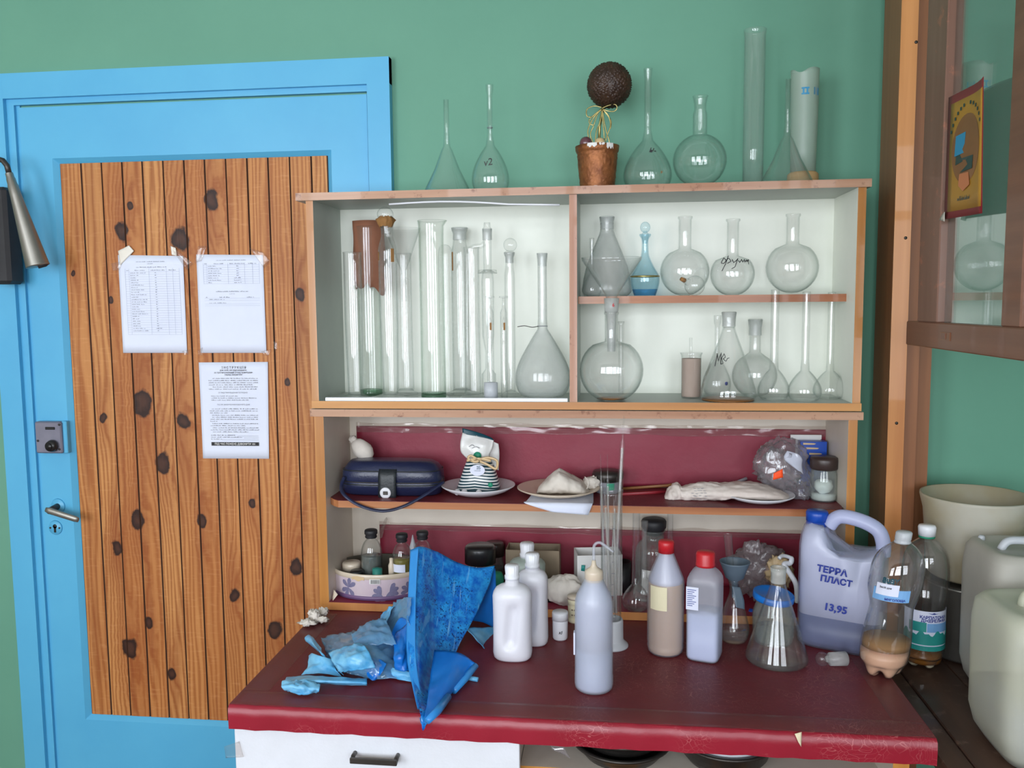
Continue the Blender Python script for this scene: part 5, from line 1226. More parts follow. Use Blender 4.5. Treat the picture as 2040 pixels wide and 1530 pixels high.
# wrapped parcel
pr_ = thing('wrapped_parcel', (V(1450, 1000, -.14).x, -.14, z3t+.006), 'long parcel wrapped in white printed paper, resting across a plate', 'parcel')
secs = []
for px, top, bot, hd in ((1324, 990, 1002, .012), (1330, 978, 1008, .022), (1340, 968, 1010, .026), (1352, 966, 1006, .024), (1358, 972, 1002, .028), (1380, 966, 1005, .032), (1410, 964, 1003, .035), (1440, 966, 1004, .04), (1470, 964, 1003, .050), (1500, 965, 1003, .054), (1530, 970, 1004, .052), (1555, 979, 1004, .042), (1572, 988, 1003, .028), (1583, 995, 1001, .012)):
    a_ = V(px, top, -.135); c_ = V(px, bot, -.135-hd*.6); secs.append(((a_.x, -.135, (a_.z+c_.z)/2+.003), max((a_.z-c_.z)/2, .003), hd))
b = xloft(secs, 26, pw=2.0, crumple=.0055, fr=60); zm = z3t+.0055; b.v = [Vector((v.x, v.y, max(v.z, z3t+.0004+.009*max(0, min(1, (v.x-V(1425, 1000, -.14).x)/.03))))) for v in b.v]; b.build('paper_wrap', 'parcel_paper', pr_)
b = MB(); r_ = random.Random(5)
def parcel_pt(px, py): return V(px, py, -.135-.0365)+Vector((0, 0, 0))
for row in range(5):
    for k in range(4):
        x = 1380+k*7+r_.uniform(-3, 3); y = 972+row*5.2+r_.uniform(-1, 1)
        dy = -.171-.0015*row; b.add([V(x, y, dy), V(x+5, y+.3, dy), V(x+5, y+1.1, dy), V(x, y+.8, dy)], [(3, 2, 1, 0)], 0, False)
b.build('faint_print', 'ink_grey', pr_)
# knotted plastic bag
q = V(1556, 934, -.115)
pb = thing('plastic_bag', (q.x, q.y, z3t), 'knotted clear plastic bag with an orange price tag, beside the brown-lidded jar', 'bag')
b = lump(q, 57/S(q), (.95, .62, 1.05), .15, 16, 56, floor=z3t+.001, seed=2)
cz = q.z; b.v = [Vector((v.x+(max(0, cz-v.z)*.55), v.y, v.z)) for v in b.v]; b.build('bag_film', 'clear_film', pb)
b = lump(q+Vector((-.005, .002, -.002)), 40/S(q), (.95, .5, 1.0), .3, 26, 40, floor=z3t+.004, seed=12); b.build('inner_film', 'clear_film', pb)
b = lump(V(1598, 985, -.12), 17/S(q), (.8, .8, 1.25), .4, 30, 30, floor=z3t+.0005, seed=6); b.build('knotted_end', 'clear_film', pb)
MB().sheet([[V(1541, 943, -.168), V(1559, 934, -.168)], [V(1540, 956, -.168), V(1560, 951, -.168)]], 3, 3, .0005, .0005).build('orange_tag', 'orange_tag', pb)
MB().sheet([[V(1568, 898, -.13), V(1590, 905, -.13), V(1598, 915, -.125)], [V(1562, 913, -.13), V(1580, 925, -.135), V(1598, 930, -.125)], [V(1580, 930, -.13), V(1592, 938, -.13), V(1600, 945, -.125)]], 4, 4, .0005, .002).build('paper_slip', 'paper_white', pb)
tag(MB().rbox(V(1575, 875, -.045), V(1636, 866, -.04), .0004).rbox((V(1585, 866, -.04).x, -.045, z3t), (V(1634, 866, -.04).x, -.040, V(1600, 874, -.04).z), .0004).build('white_card', 'white_card'), 'white card standing at the back above the blue box', 'card')
bb = thing('blue_box', (V(1620, 900, -.06).x, -.058, z3t), 'small blue box with pale streaks standing behind the brown-lidded jar', 'box')
MB().rbox((V(1592, 900, -.065).x, -.075, z3t), (V(1645, 900, -.065).x, -.05, V(1600, 879, -.07).z), .0006).build('carton', 'blue_cap', bb)
b = MB(); 
for y0, x0 in ((884, 1600), (893, 1606), (904, 1612)): b = MB(); b.add([V(x0, y0-2, -.0756), V(x0+22, y0-1, -.0756), V(x0+26, y0, -.0756), V(x0+22, y0+2, -.0756), V(x0, y0+2, -.0756)], [(4, 3, 2, 1, 0)], 0, False).build('pale_streak', 'poster_pale', bb)
g = G(1641, 960, -.130, z3t)
jj = thing('glass_jar', g.c, 'glass jar with a brown cap, at the right end of the middle shelf', 'jar')
pr = [(24, g.b), (26, g.b-4), (26.5, 990), (26.5, 945), (24, 936), (23, 932)]
wall(MB(), g, pr, .002).build('body', 'jar_glass', jj)
MB().lathe(g.c, [(0, g.z(934)-g.zb)]+g.cv([(25, 934), (27, 931), (27.5, 915), (26, 910)])+[(0, g.z(909)-g.zb)], 40).build('cap', 'brown_plastic', jj)
liquid(g, [(24, g.b), (26, g.b-4), (26.5, 985), (26.5, 980)], 983, 'white_plastic', jj, .003, 'white_cap_inside', bottom=g.b-2)
q = Vector((g.x-.001, g.Y-.002, g.z(968))); b = lump(q, 18/g.s, (1, .9, .85), .1, 12, 24, seed=9); b.build('white_lump', 'white_plastic', jj)

# ================================================================== lower shelf
zl = zb+.0004
g = G(757, 1170, -.122, zl); TS = g.s
tn = thing('oval_tin', g.c, 'oval tin with purple leaves on pale pink, holding small bottles', 'tin')
HW, HD = 92/TS, .082; Htin = V(757, 1146, -.204).z-zl
def ering(k, z, d=0): return [(g.x+(HW*k+d)*math.cos(2*PI*i/64), g.Y+(HD*k+d)*math.sin(2*PI*i/64), zl+z) for i in range(64)]
b = MB(); rings = [ering(1, .0, -.002), ering(1, .001), ering(1, Htin*.80), ering(1, Htin*.82, .0014), ering(1, Htin-.001, .0014), ering(1, Htin, 0), ering(1, Htin-.001, -.0016), ering(1, .003, -.0016)]
vs = sum(rings, []); fs = [(j*64+k, j*64+(k+1) % 64, (j+1)*64+(k+1) % 64, (j+1)*64+k) for j in range(7) for k in range(64)]; mi = [0 if j < 2 else (1 if j < 5 else 2) for j in range(7) for k in range(64)]
fs.append(tuple(range(63, -1, -1))); fs.append(tuple(range(7*64, 8*64))); mi += [0, 2]
b.add(vs, fs, mi); b.build('tin_body', ['tin_pink', 'porcelain_cream', 'tin_inside'], tn)
b = MB(); r2 = [ering(1, .0005, .0008), ering(1, .010, .0008), ering(1, .010, -.001), ering(1, .0005, -.001)]
b.add(sum(r2, []), [(j*64+k, j*64+(k+1) % 64, ((j+1) % 4)*64+(k+1) % 64, ((j+1) % 4)*64+k) for j in range(4) for k in range(64)]); b.build('purple_band', 'tin_purple', tn)
def eplace(px, py):
    t0 = None; best = 1e9
    for i in range(400):
        t = PI+PI*i/400; p = Vector((g.x+HW*math.cos(t), g.Y+HD*math.sin(t), zl+.03)); d = abs(PJ(p)[0]-px)
        if d < best: best = d; t0 = t
    z0 = V(px, py, g.Y+HD*math.sin(t0)).z
    def f(u, v, h):
        sp_ = math.hypot(HW*math.sin(t0), HD*math.cos(t0)); t = t0+u/sp_
        return Vector((g.x+(HW+h)*math.cos(t), g.Y+(HD+h)*math.sin(t), z0+v))
    return f
def leafset(px, py, s, angs):
    pl = eplace(px, py)
    for a in angs:
        b = MB(); L_ = .019*s; ca, sa_ = math.cos(a), math.sin(a); pts = []
        out = [(0, 0), (.35, .16), (.7, .24), (.92, .14), (1, 0), (.92, -.14), (.7, -.24), (.35, -.16)]
        P = [pl((u*ca-v*sa_)*L_, (u*sa_+v*ca)*L_, .0005) for u, v in out]+[pl((u*ca-v*sa_)*L_, (u*sa_+v*ca)*L_, -.0006) for u, v in out]
        b.add(P, [tuple(range(8)), tuple(range(15, 7, -1))], 0, False); b.build('painted_leaf', 'tin_leaf', tn)
leafset(760, 1185, 1.15, [2.5, 3.3, 4.1, 4.9, 1.9]); leafset(776, 1178, 1.15, [.3, 1.0, 5.9, 5.2, 4.4]); leafset(694, 1170, 1.2, [2.4, 3.6, .6, 5.4, 4.4, 1.4]); leafset(815, 1175, 1.1, [2.6, 3.4, 1.8])
pl = eplace(747, 1158); b = MB(); label_patch(b, lambda u, v, h: pl(u, v, h+.0014), -.012, .012, -.0065, .0045, .0005, 6); bc = b.build('barcode_label', 'white_card', tn)
b = MB(); r_ = random.Random(3); u = -.009
while u < .01:
    w_ = r_.choice((.0004, .0007, .001)); b.add([pl(u, -.0055, .0021), pl(u+w_, -.0055, .0021), pl(u+w_, .0035, .0021), pl(u, .0035, .0021)], [(0, 1, 2, 3)], 0, False); u += w_+.0007
b.build('barcode', 'ink_black', bc)
pl = eplace(715, 1152); b = MB(); label_patch(b, lambda u, v, h: pl(u, v, h+.0014), -.016, .014, -.005, .004, .0006, 8, fv=lambda q: (-.005+.002*math.sin(q*9), .004-.001*math.cos(q*7))); b.build('torn_label', 'poster_pale', tn)
gt = g
def vial(px, Y, top, r, sh_, label, lq=None, lvl=None, lbl=False):
    g = G(px, (top+1140)/2, Y, zl+.0035)
    pr = [(r*.95, g.b), (r, g.b-4), (r, sh_+22)]; pr = pr+cres([(r, sh_+22), (r*.93, sh_+8), (r*.72, sh_-4), (r*.45, sh_-11), (r*.4, sh_-14)], 3)[1:]+[(r*.48, top+14), (r*.5, top+10)]
    t_ = thing('vial', g.c, label, 'bottle', 'small rubber-capped bottles in the tin'); wall(MB(), g, pr, .0015).build('body', 'glass_clear', t_)
    MB().lathe(g.c, [(0, g.z(top+15)-g.zb)]+g.cv([(r*.5, top+16), (r*.56, top+14), (r*.5, top+10), (r*.6, top+8), (r*.6, top+2), (r*.54, top)])+[(0, g.z(top)-g.zb)], 28).build('rubber_cap', 'black_rubber', t_)
    if lq: liquid(g, pr, lvl, lq, t_)
    if lbl: b = MB(); label_patch(b, cyl_place(g.c, r*1.01/g.s, g.z(1127)), -.019, .012, -.009, .009, fv=None); b.build('label', 'white_label', t_)
    return t_
vial(740, -.145, 1055, 21.5, 1085, 'rubber-capped bottle of clear liquid, leftmost in the oval tin', 'water_grey', 1106)
vial(801, -.158, 1063, 20, 1093, 'rubber-capped bottle with olive liquid and a white label, in the oval tin', 'olive_liquid', 1112, True)
vial(842, -.120, 1058, 20, 1088, 'empty rubber-capped bottle, furthest right in the oval tin behind blue plastic')
g = G(701, 1140, -.135, zl+.0035); jl = thing('pill_jar', g.c, 'pale round jar with a waxy lid at the left end inside the tin', 'jar')
MB().lathe(g.c, [(0, 0), (17/g.s, 0)]+g.cv([(17, 1136)])+[(0, g.z(1136)-g.zb)], 28).build('body', 'white_waxy', jl); MB().lathe(g.c, [(0, g.z(1136)-g.zb)]+g.cv([(18.5, 1136), (18.5, 1122), (17, 1119)])+[(0, g.z(1119)-g.zb)], 28).build('lid', 'porcelain_cream', jl)
g = G(711, 1150, -.178, zl+.0035); MB_ = MB().lathe(g.c, [(0, 0), (14/g.s, 0), (14/g.s, g.z(1138)-g.zb), (12/g.s, g.z(1136)-g.zb), (0, g.z(1136)-g.zb)], 24); tag(MB_.build('loose_black_lid', 'black_plastic'), 'small black round lid before the pale jar inside the tin', 'pot')  # a loose black lid, built as a solid round block
g = G(752, 1150, -.185, zl+.0035); tag(MB().lathe(g.c, [(0, 0), (9.5/g.s, 0), (10/g.s, g.z(1132)-g.zb), (0, g.z(1130)-g.zb)], 20).build('screw_cap', 'teal_plastic'), 'dark green screw cap at the front inside the tin', 'cap')
g = G(780, 1130, -.172, zl+.0035); tag(MB().lathe(g.c, [(0, 0), (6/g.s, 0), (6.5/g.s, g.z(1126)-g.zb), (4/g.s, g.z(1120)-g.zb), (4/g.s, g.z(1112)-g.zb), (0, g.z(1111)-g.zb)], 18).build('small_vial', 'porcelain_cream'), 'tiny cream vial between the two front bottles in the tin', 'vial')
g = G(823, 1110, -.10, zl+.0035); tag(MB().lathe(g.c, [(0, 0), (7/g.s, 0), (7/g.s, g.z(1090)-g.zb), (3.5/g.s, g.z(1078)-g.zb), (1/g.s, g.z(1066)-g.zb), (0, g.z(1065)-g.zb)], 16).build('dropper_bottle', 'white_waxy'), 'small white dropper tip poking up beside the blue plastic', 'bottle')
tag(MB().sheet([[Vector((UX0+.024, -.20, zl+.002)), Vector((UX0+.030, -.205, zl+.024))], [Vector((UX0+.030, -.213, zl+.001)), Vector((UX0+.04, -.2085, zl+.014))]], 3, 3, .0008, .001).build('paper_scrap', 'porcelain_cream'), 'curled cream paper scrap at the left foot of the tin', 'scrap')

def jar(px, Y, r, top, lid_h, label, lidmat, bodymat='jar_glass', fill=None, level=None, zb_=None, name='jar', ratio=.94, inner=None):
    g = G(px, top+40, Y, zb_ if zb_ is not None else zl); t_ = thing(name, g.c, label, 'jar')
    pr = [(r*.85*ratio, g.b), (r*ratio, g.b-5), (r*ratio, top+lid_h+18), (r*.86*ratio, top+lid_h+4), (r*.84*ratio, top+lid_h-2)]
    wall(MB(), g, pr, .002).build('body', bodymat, t_)
    if fill: liquid(g, pr, level, fill, t_, name='contents')
    MB().lathe(g.c, [(0, g.z(top+lid_h)-g.zb)]+g.cv([(r, top+lid_h), (r, top+6), (r*.95, top+2), (r*.85, top)])+[(0, g.z(top)-g.zb)], 40).build('lid', lidmat, t_)
    return g, t_
jar(957, -.150, 31, 1086, 34, 'glass jar with a large black screw lid, behind the blue plastic', 'black_plastic', fill='brown_plastic', level=1150)
jar(985, -.075, 20, 1080, 26, 'small brown-lidded jar at the back, right of the black-lidded jar', 'brown_plastic', fill='brown_plastic', level=1130)
g = G(990, 1150, -.165, zl); tag(MB().lathe(g.c, [(0, 0), (13/g.s, 0), (14/g.s, g.z(1150)-g.zb), (10/g.s, g.z(1140)-g.zb), (0, g.z(1138)-g.zb)], 20).build('green_bottle', 'green_sticker'), 'green bottle top showing between blue plastic and white bottles', 'bottle')
def opencarton(name, label, a, b_, mat, inside, rot=0, th_=.002, extra=None):
    """open-topped carton between corners a and b_"""
    (x0, y0, z0), (x1, y1, z1) = a, b_; m = MB(); cx, cy = (x0+x1)/2, (y0+y1)/2
    m.box((x0, y0, z0), (x1, y0+th_, z1)).box((x0, y1-th_, z0), (x1, y1, z1)).box((x0, y0+th_, z0), (x0+th_, y1-th_, z1)).box((x1-th_, y0+th_, z0), (x1, y1-th_, z1)).box((x0+th_, y0+th_, z0), (x1-th_, y1-th_, z0+th_))
    c, s = math.cos(rot), math.sin(rot); m.v = [Vector((cx+(v.x-cx)*c-(v.y-cy)*s, cy+(v.x-cx)*s+(v.y-cy)*c, v.z)) for v in m.v]
    return tag(m.build(name, mat), label, 'box')
q0, q1 = V(1008, 1180, -.115), V(1114, 1098, -.115)
opencarton('carton', 'open brown cardboard box behind the white plastic bottles', (q0.x, -.115, zl), (q1.x, -.055, q1.z), 'cardboard', None)
q0, q1 = V(1145, 1180, -.135), V(1236, 1110, -.135)
wbx = opencarton('white_box', 'open white cardboard box with a small blue mark, behind the wash bottle', (q0.x, -.125, zl), (q1.x, -.06, q1.z), 'white_card', None, .16)
q = V(1162, 1132, -.137); tag(MB().sheet([[q+Vector((-.004, 0, .007)), q+Vector((.004, 0, .007))], [q+Vector((-.005, 0, -.006)), q+Vector((.003, 0, -.007))]], 2, 2, .0003).build('blue_mark', 'label_teal', wbx))
# cotton wad
q = V(1125, 1176, -.180); b = lump(q, 37/S(q), (1.0, .65, .88), .16, 10, 40, floor=zl, seed=11)
tag(b.build('cotton_wad', 'cotton'), 'crumpled white cotton wad between the white bottles and the wash bottle', 'cotton')
q = V(1097, 1215, -.16); tag(lump(q, 16/S(q), (1, .9, .8), .2, 12, 20, floor=zl, seed=13).build('dark_rag', 'black_rubber'), 'dark crumpled scrap under the cotton wad', 'rag')

# white bottles with a finger groove
def whitebottle(px, front, top, bw, sh_, label, mat='milky_bottle', zb_=None, Y=None, rot=0.0):
    zb_ = ZT+.0005 if zb_ is None else zb_
    g = G(px, (sh_+front)/2, Y or 0, zb_, front if Y is None else None, bw*.8)
    t_ = thing('white_bottle', g.c, label, 'bottle', 'white plastic bottles')
    H = g.z(sh_)-g.zb; W = bw/g.s; D = W*.8
    def mod(p, x, y, z):
        k = (z-g.zb)/H
        # grip hollow running down the camera side
        if y < 0:
            u = (x/W-.05-.45*(k-.5)); dpt = math.exp(-(u/.28)**2)*max(0, min(1, (k-.16)/.1))*max(0, min(1, (.82-k)/.12)); p = p+Vector((0, .011*dpt, 0))
        return p
    secs = [(g.x, g.Y, g.zb, W*.86, D*.84, 2.5), (g.x, g.Y, g.zb+.004, W*.96, D*.95, 2.5), (g.x, g.Y, g.zb+.012, W, D, 2.5)]
    for i in range(1, 15): secs.append((g.x, g.Y, g.zb+.012+(H*.86-.012)*i/14, W*(1-.02*math.sin(PI*i/14)), D, 2.5))
    secs += [(g.x, g.Y, g.zb+H*.91, W*.96, D*.96, 2.4), (g.x, g.Y, g.zb+H*.96, W*.84, D*.86, 2.3), (g.x, g.Y, g.zb+H*.99, W*.66, D*.7, 2.2), (g.x, g.Y, g.zb+H*1.01, W*.45, D*.52, 2), (g.x, g.Y, g.zb+H*1.02, 14/g.s, 14/g.s, 2), (g.x, g.Y, g.z(top+24)-0, 13/g.s, 13/g.s, 2)]
    MB().loft(secs, 48, mod=mod, rot=rot).build('body', mat, t_)
    def rib(t, r, z): return (r*(1+.035*math.cos(t*16)) if z > g.z(top+20)-g.zb else r, z)
    MB().lathe(g.c, [(0, g.z(top+28)-g.zb)]+g.cv([(14.5, top+28), (15, top+21), (13.2, top+20), (14.2, top+4), (12.5, top)])+[(0, g.z(top)-g.zb)], 64, mod=rib).build('ribbed_cap', 'white_plastic', t_)
    return g
whitebottle(1046, 0, 1081, 36, 1112, 'greenish white bottle, rearmost of the three plastic bottles', 'milky_green', zl, -.165)
whitebottle(1061, 1290, 1102, 31, 1135, 'middle white plastic bottle, half hidden behind the front one')
whitebottle(1021, 1321, 1125, 39, 1165, 'front white plastic bottle with a finger groove, beside the blue plastic')

# small jar with handwriting, beige tube of tablets
g = G(1116, 1250, 0, ZT+.0005, 1278, 16)
kl = thing('small_jar', g.c, 'small white plastic jar marked KL in pen, before the cotton wad', 'jar')
MB().lathe(g.c, [(0, 0)]+g.cv([(13.5, g.b), (15, g.b-3), (15.5, 1236), (15, 1232)])+[(0, g.z(1232)-g.zb)], 32).build('body', 'white_plastic', kl)
MB().lathe(g.c, [(0, g.z(1234)-g.zb)]+g.cv([(16.3, 1234), (16.3, 1221), (15.5, 1218)])+[(0, g.z(1218)-g.zb)], 32).build('lid', 'white_plastic', kl)
b = MB(); text_into(b, 'кl', .009, cyl_place(g.c, 15.4/g.s, g.z(1255), .08), bold=.0002, shear=.2); b.build('handwriting', 'ink_black', kl)
g = G(1146, 1230, -.235, ZT+.0005)
sp_ = thing('tablet_tube', g.c, 'cream printed tube behind the wash bottle, beside the small marked jar', 'tube')
MB().lathe(g.c, [(0, 0)]+g.cv([(14, g.b), (15, g.b-2), (15, 1230), (13.5, 1228), (14.5, 1226), (14.5, 1206), (13, 1204), (14.5, 1202), (15, 1192)])+[(0, g.z(1191)-g.zb)], 28).build('body', 'cream_label', sp_)
MB().lathe(g.c, [(0, g.z(1192)-g.zb)]+g.cv([(15.6, 1192), (15.6, 1186)])+[(0, g.z(1185)-g.zb)], 28).build('lid', 'porcelain_cream', sp_)
b = MB(); pl = cyl_place(g.c, 15.1/g.s, 0); 
for zz_ in (1212, 1222, 1240, 1250): 
    z_ = g.z(zz_)
    for u in (-.008, -.002, .004): b.add([pl(u, z_, .0003), pl(u+.004, z_, .0003), pl(u+.004, z_+.003, .0003), pl(u, z_+.003, .0003)], [(0, 1, 2, 3)], 0, False)
b.build('print', 'cardboard', sp_)

# wash bottle
g = G(1183, 1260, 0, ZT+.0005, 1386, 38); zf = g.zb
wb = thing('wash_bottle', g.c, 'cloudy plastic wash bottle with a bent spout, frontmost on the table', 'bottle')
pr = [(34, g.b), (37, g.b-3), (38.5, g.b-9), (38.5, 1343), (38, 1340), (38, 1210), (37.5, 1196), (34, 1183), (20, 1157), (18, 1152)]
wall(MB(), g, pr, .0015).build('body', 'milky_clear', wb); liquid(g, pr, 1290, 'milky_bluish', wb); liquid(g, pr, 1158, 'milky_scatter', wb, .003, 'scatter_shell', bottom=1291)  # pale shell above the liquid, added to imitate scattered light
MB().lathe(g.c, [(0, g.z(1157)-g.zb)]+g.cv([(17.5, 1157), (18, 1156), (18, 1140), (17, 1136), (8, 1130), (5, 1125), (3.6, 1116)])+[(0, g.z(1116)-g.zb)], 36).build('screw_cap', 'porcelain_cream', wb)
tb = [V(x, y, g.Y) for x, y in ((1183, 1150), (1183, 1120), (1183, 1092), (1186, 1084), (1193, 1081), (1201, 1084), (1222, 1100))]
MB().tube(_cr3(tb, 5), [2.9/g.s]*28+[2.4/g.s, 2.0/g.s, 1.4/g.s], 12).build('spout_tube', 'milky_clear', wb)
MB().rbox((g.x-.0355, g.Y-.010, g.z(1302)), (g.x-.0325, g.Y+.004, g.z(1258)), .0008).build('label_edge', 'white_label', wb)

# measuring cylinder with pipettes
g = G(1218, 1150, 0, ZT+.0005, 1298, 32)
mc = thing('measuring_cylinder', g.c, 'graduated glass cylinder in a white plastic foot, full of pipettes', 'cylinder')
MB().lathe(g.c, [(0, 0)]+g.cv([(34, g.b), (34, g.b-3), (26, g.b-10), (24, g.b-14), (23.5, 1236), (22, 1232), (20, 1232)])+[(20/g.s, g.z(1250)-g.zb), (0, g.z(1250)-g.zb)], 40).build('plastic_foot', 'white_waxy', mc)
pr = [(19.5, 1250), (19.8, 1240), (21, 1100), (22, 985), (23, 976)]
o = g.cv(pr); MB().lathe(g.c, o+[(r-.0016, z) for r, z in reversed(o)]+[o[0]], 36).build('glass_tube', 'glass_clear', mc)
gz = g
for k in range(11):
    py = 1048+k*22
    if py > 1225: break
    b = MB(); label_patch(b, cyl_place(gz.c, (20+.5)/gz.s, gz.z(py), .12), -.002, .0045 if k % 2 == 0 else .002, -.0006, .0006, .0003, 3); b.build('graduation', 'ink_grey', mc)
pip = [((1196, 905), (1206, 1225), 3.4, 'leftmost thin-tipped pipette in the graduated cylinder'), ((1210, 905), (1214, 1228), 3.2, 'second thin-tipped pipette from the left in the graduated cylinder'), ((1243, 828), (1222, 1228), 5.2, 'longest pipette, sticking highest out of the graduated cylinder'),
       ((1203, 948), (1218, 1228), 3.6, 'short glass pipette near the left tips in the graduated cylinder'), ((1222, 962), (1228, 1226), 3.8, 'short glass pipette in the middle of the graduated cylinder'), ((1229, 950), (1212, 1226), 3.0, 'short glass pipette leaning right in the graduated cylinder')]
for i, (a_, c_, r, lab) in enumerate(pip):
    Yo = g.Y+(-.004+.0035*(i % 3)); A = V(a_[0], a_[1], Yo); B = V(c_[0], c_[1], Yo); d = A-B; ln = d.length; s1 = g.s
    t_ = thing('pipette', B, lab, 'pipette', 'glass pipettes in the cylinder')
    tip = 46/s1/ln
    MB().tube([B, B+d*.3, B+d*(1-tip*1.25), B+d*(1-tip), B+d], [r/s1*.9, r/s1, r/s1, r/s1*.45, r/s1*.22], 12).build('glass_body', 'glass_clear', t_)
    MB().tube([B+d*.02, B+d*(1-tip*1.4)], [r/s1*.5, r/s1*.5], 8).build('bore', 'glass_ground', t_)
b = MB(); q = V(1217, 920, g.Y)

# things behind the cylinder on the lower shelf
g = G(1240, 1150, -.080, zl); tag(MB().lathe(g.c, [(0, 0)]+g.cv([(17, g.b), (18, g.b-3), (18, 1118)])+[(16.5/g.s, g.z(1118)-g.zb), (16/g.s, .006), (0, .006)], 32).build('black_mug', 'black_plastic'), 'black beaker just right of the pipettes on the lower shelf', 'cup')
LF = 'volumetric flasks on the lower shelf'
zf_ = zl
volflask(1267, 1195, -.198, zf_, 1012, 7.5, 8, 1163, 28, 'empty long-necked volumetric flask right of the graduated cylinder', LF, 8)
volflask(1283, 1180, -.138, zf_, 1038, 5.5, 7, 1150, 22, 'dusty shorter volumetric flask behind, next to the stoppered bottle', LF, 7, 'glass_dusty')
volflask(1334, 1170, -.150, zf_, 1016, 6, 7, 1140, 30, 'volumetric flask behind the amber bottle, only its neck showing', LF, 6.5)
g = G(1302, 1120, -.071, zf_)
sbt = thing('stoppered_bottle', g.c, 'glass bottle with a wide black rubber stopper at the back of the lower shelf', 'bottle')
wall(MB(), g, cres([(34, g.b), (36, g.b-6), (36, 1110), (35, 1092), (28, 1080), (22, 1076)], 2)+[(20, 1070), (20.5, 1060), (23, 1056)], .002).build('body', 'jar_glass', sbt)
MB().lathe(g.c, [(0, g.z(1064)-g.zb)]+g.cv([(18, 1064), (20, 1055), (24.5, 1050), (25, 1038), (22, 1034)])+[(0, g.z(1033)-g.zb)], 32).build('rubber_stopper', 'black_rubber', sbt)
b = MB(); label_patch(b, cyl_place(g.c, 36.3/g.s, g.z(1150)), -.03, .03, -.03, .028); b.build('paper_label', 'white_card', sbt)

# amber bottle with red cap
g = G(1326, 1230, 0, ZT+.0005, 1312, 36)
am = thing('red_capped_bottle', g.c, 'conical-shouldered plastic bottle of amber liquid with a red cap', 'bottle', 'red-capped plastic bottles')
pr = [(30, g.b), (34, g.b-4), (36.5, g.b-14), (35.5, 1280), (36.5, 1276), (36.5, 1160), (35, 1150), (16, 1104), (14.5, 1100), (14.5, 1092)]
wall(MB(), g, pr, .0015).build('body', 'milky_top', am); liquid(g, pr, 1158, 'milky_amber', am); liquid(g, pr, 1104, 'milky_scatter', am, .003, 'scatter_shell', bottom=1159)  # added pale shell gives the empty shoulder its scattered brightness by colour
MB().lathe(g.c, [(0, g.z(1100)-g.zb)]+g.cv([(15.5, 1100), (15.5, 1080), (14, 1077)])+[(0, g.z(1077)-g.zb)], 40, mod=lambda t, r, z: (r*(1+.02*math.cos(t*20)), z)).build('red_cap', 'red_cap', am)
b = MB(); label_patch(b, cyl_place(g.c, 36.9/g.s, g.z(1181), -.5), -.017, .018, -.024, .022, .0005, 10); b.build('cream_label', 'cream_label', am)
# square bottle with red cap
g = G(1404, 1230, 0, ZT+.0005, 1322, 34)
sq_ = thing('red_capped_bottle', g.c, 'square cloudy plastic bottle with a red cap and a printed white label', 'bottle', 'red-capped plastic bottles')
W = 35.5/g.s; rt_ = -.30
def sqs(k): 
    o = []
    for py, f, e in ((g.b, .86, 4.5), (g.b-3, .94, 5), (g.b-8, .98, 6), (1290, .98, 6), (1160, 1.0, 6), (1150, .98, 5), (1143, .9, 4), (1136, .76, 3), (1130, .56, 2.4), (1127, .46, 2), (1122, .44, 2)): o.append((g.x, g.Y, max(g.z(py), g.zb), W*f*k*.92, W*f*k*.92, e))
    return o
MB().loft(sqs(1), 56, rt_).build('body', 'milky_clear', sq_)
lq = [s for s in sqs(.955) if s[2] < g.z(1216)]; lq = [(a, b_, max(c_, g.zb+.003), d, e, f) for a, b_, c_, d, e, f in lq]+[(g.x, g.Y, g.z(1216), W*.98*.955*.92, W*.98*.955*.92, 6)]
MB().loft(lq, 40, rt_).build('liquid', 'violet_liquid', sq_)
MB().lathe(g.c, [(0, g.z(1127)-g.zb)]+g.cv([(19, 1127), (19, 1122), (18.2, 1121), (18.5, 1103), (16.5, 1099)])+[(0, g.z(1098)-g.zb)], 40, mod=lambda t, r, z: (r*(1+.015*math.cos(t*24)), z)).build('red_cap', 'red_cap', sq_)
cr_, sr_ = math.cos(rt_), math.sin(rt_)
def lbplace(u, v, h):     # left front corner faces
    x = -W*.93-h; y = -W*.1+(-u)
    x2, y2 = (-W*.93-h, u) if u > -W*.80 else (-W*.92+(-W*.80-u), -W*.93-h)
    return Vector((g.x+x2*cr_-y2*sr_, g.Y+x2*sr_+y2*cr_, g.z(1180)+v))
def frontpl(u, v, h):
    x2, y2 = u, -W*.935-h; return Vector((g.x+x2*cr_-y2*sr_, g.Y+x2*sr_+y2*cr_, g.z(1182)+v))
b = MB(); label_patch(b, frontpl, -W*.86, -W*.18, -.024, .02, .0006, 6); lb = b.build('white_label', 'white_label', sq_)
b = MB()
for k in range(9): b.add([frontpl(-W*.8, .014-k*.0038, .0009), frontpl(-W*(.3+.1*(k % 3)), .014-k*.0038, .0009), frontpl(-W*(.3+.1*(k % 3)), .0152-k*.0038, .0009), frontpl(-W*.8, .0152-k*.0038, .0009)], [(0, 1, 2, 3)], 0, False)
b.build('label_print', 'ink_blue', lb)

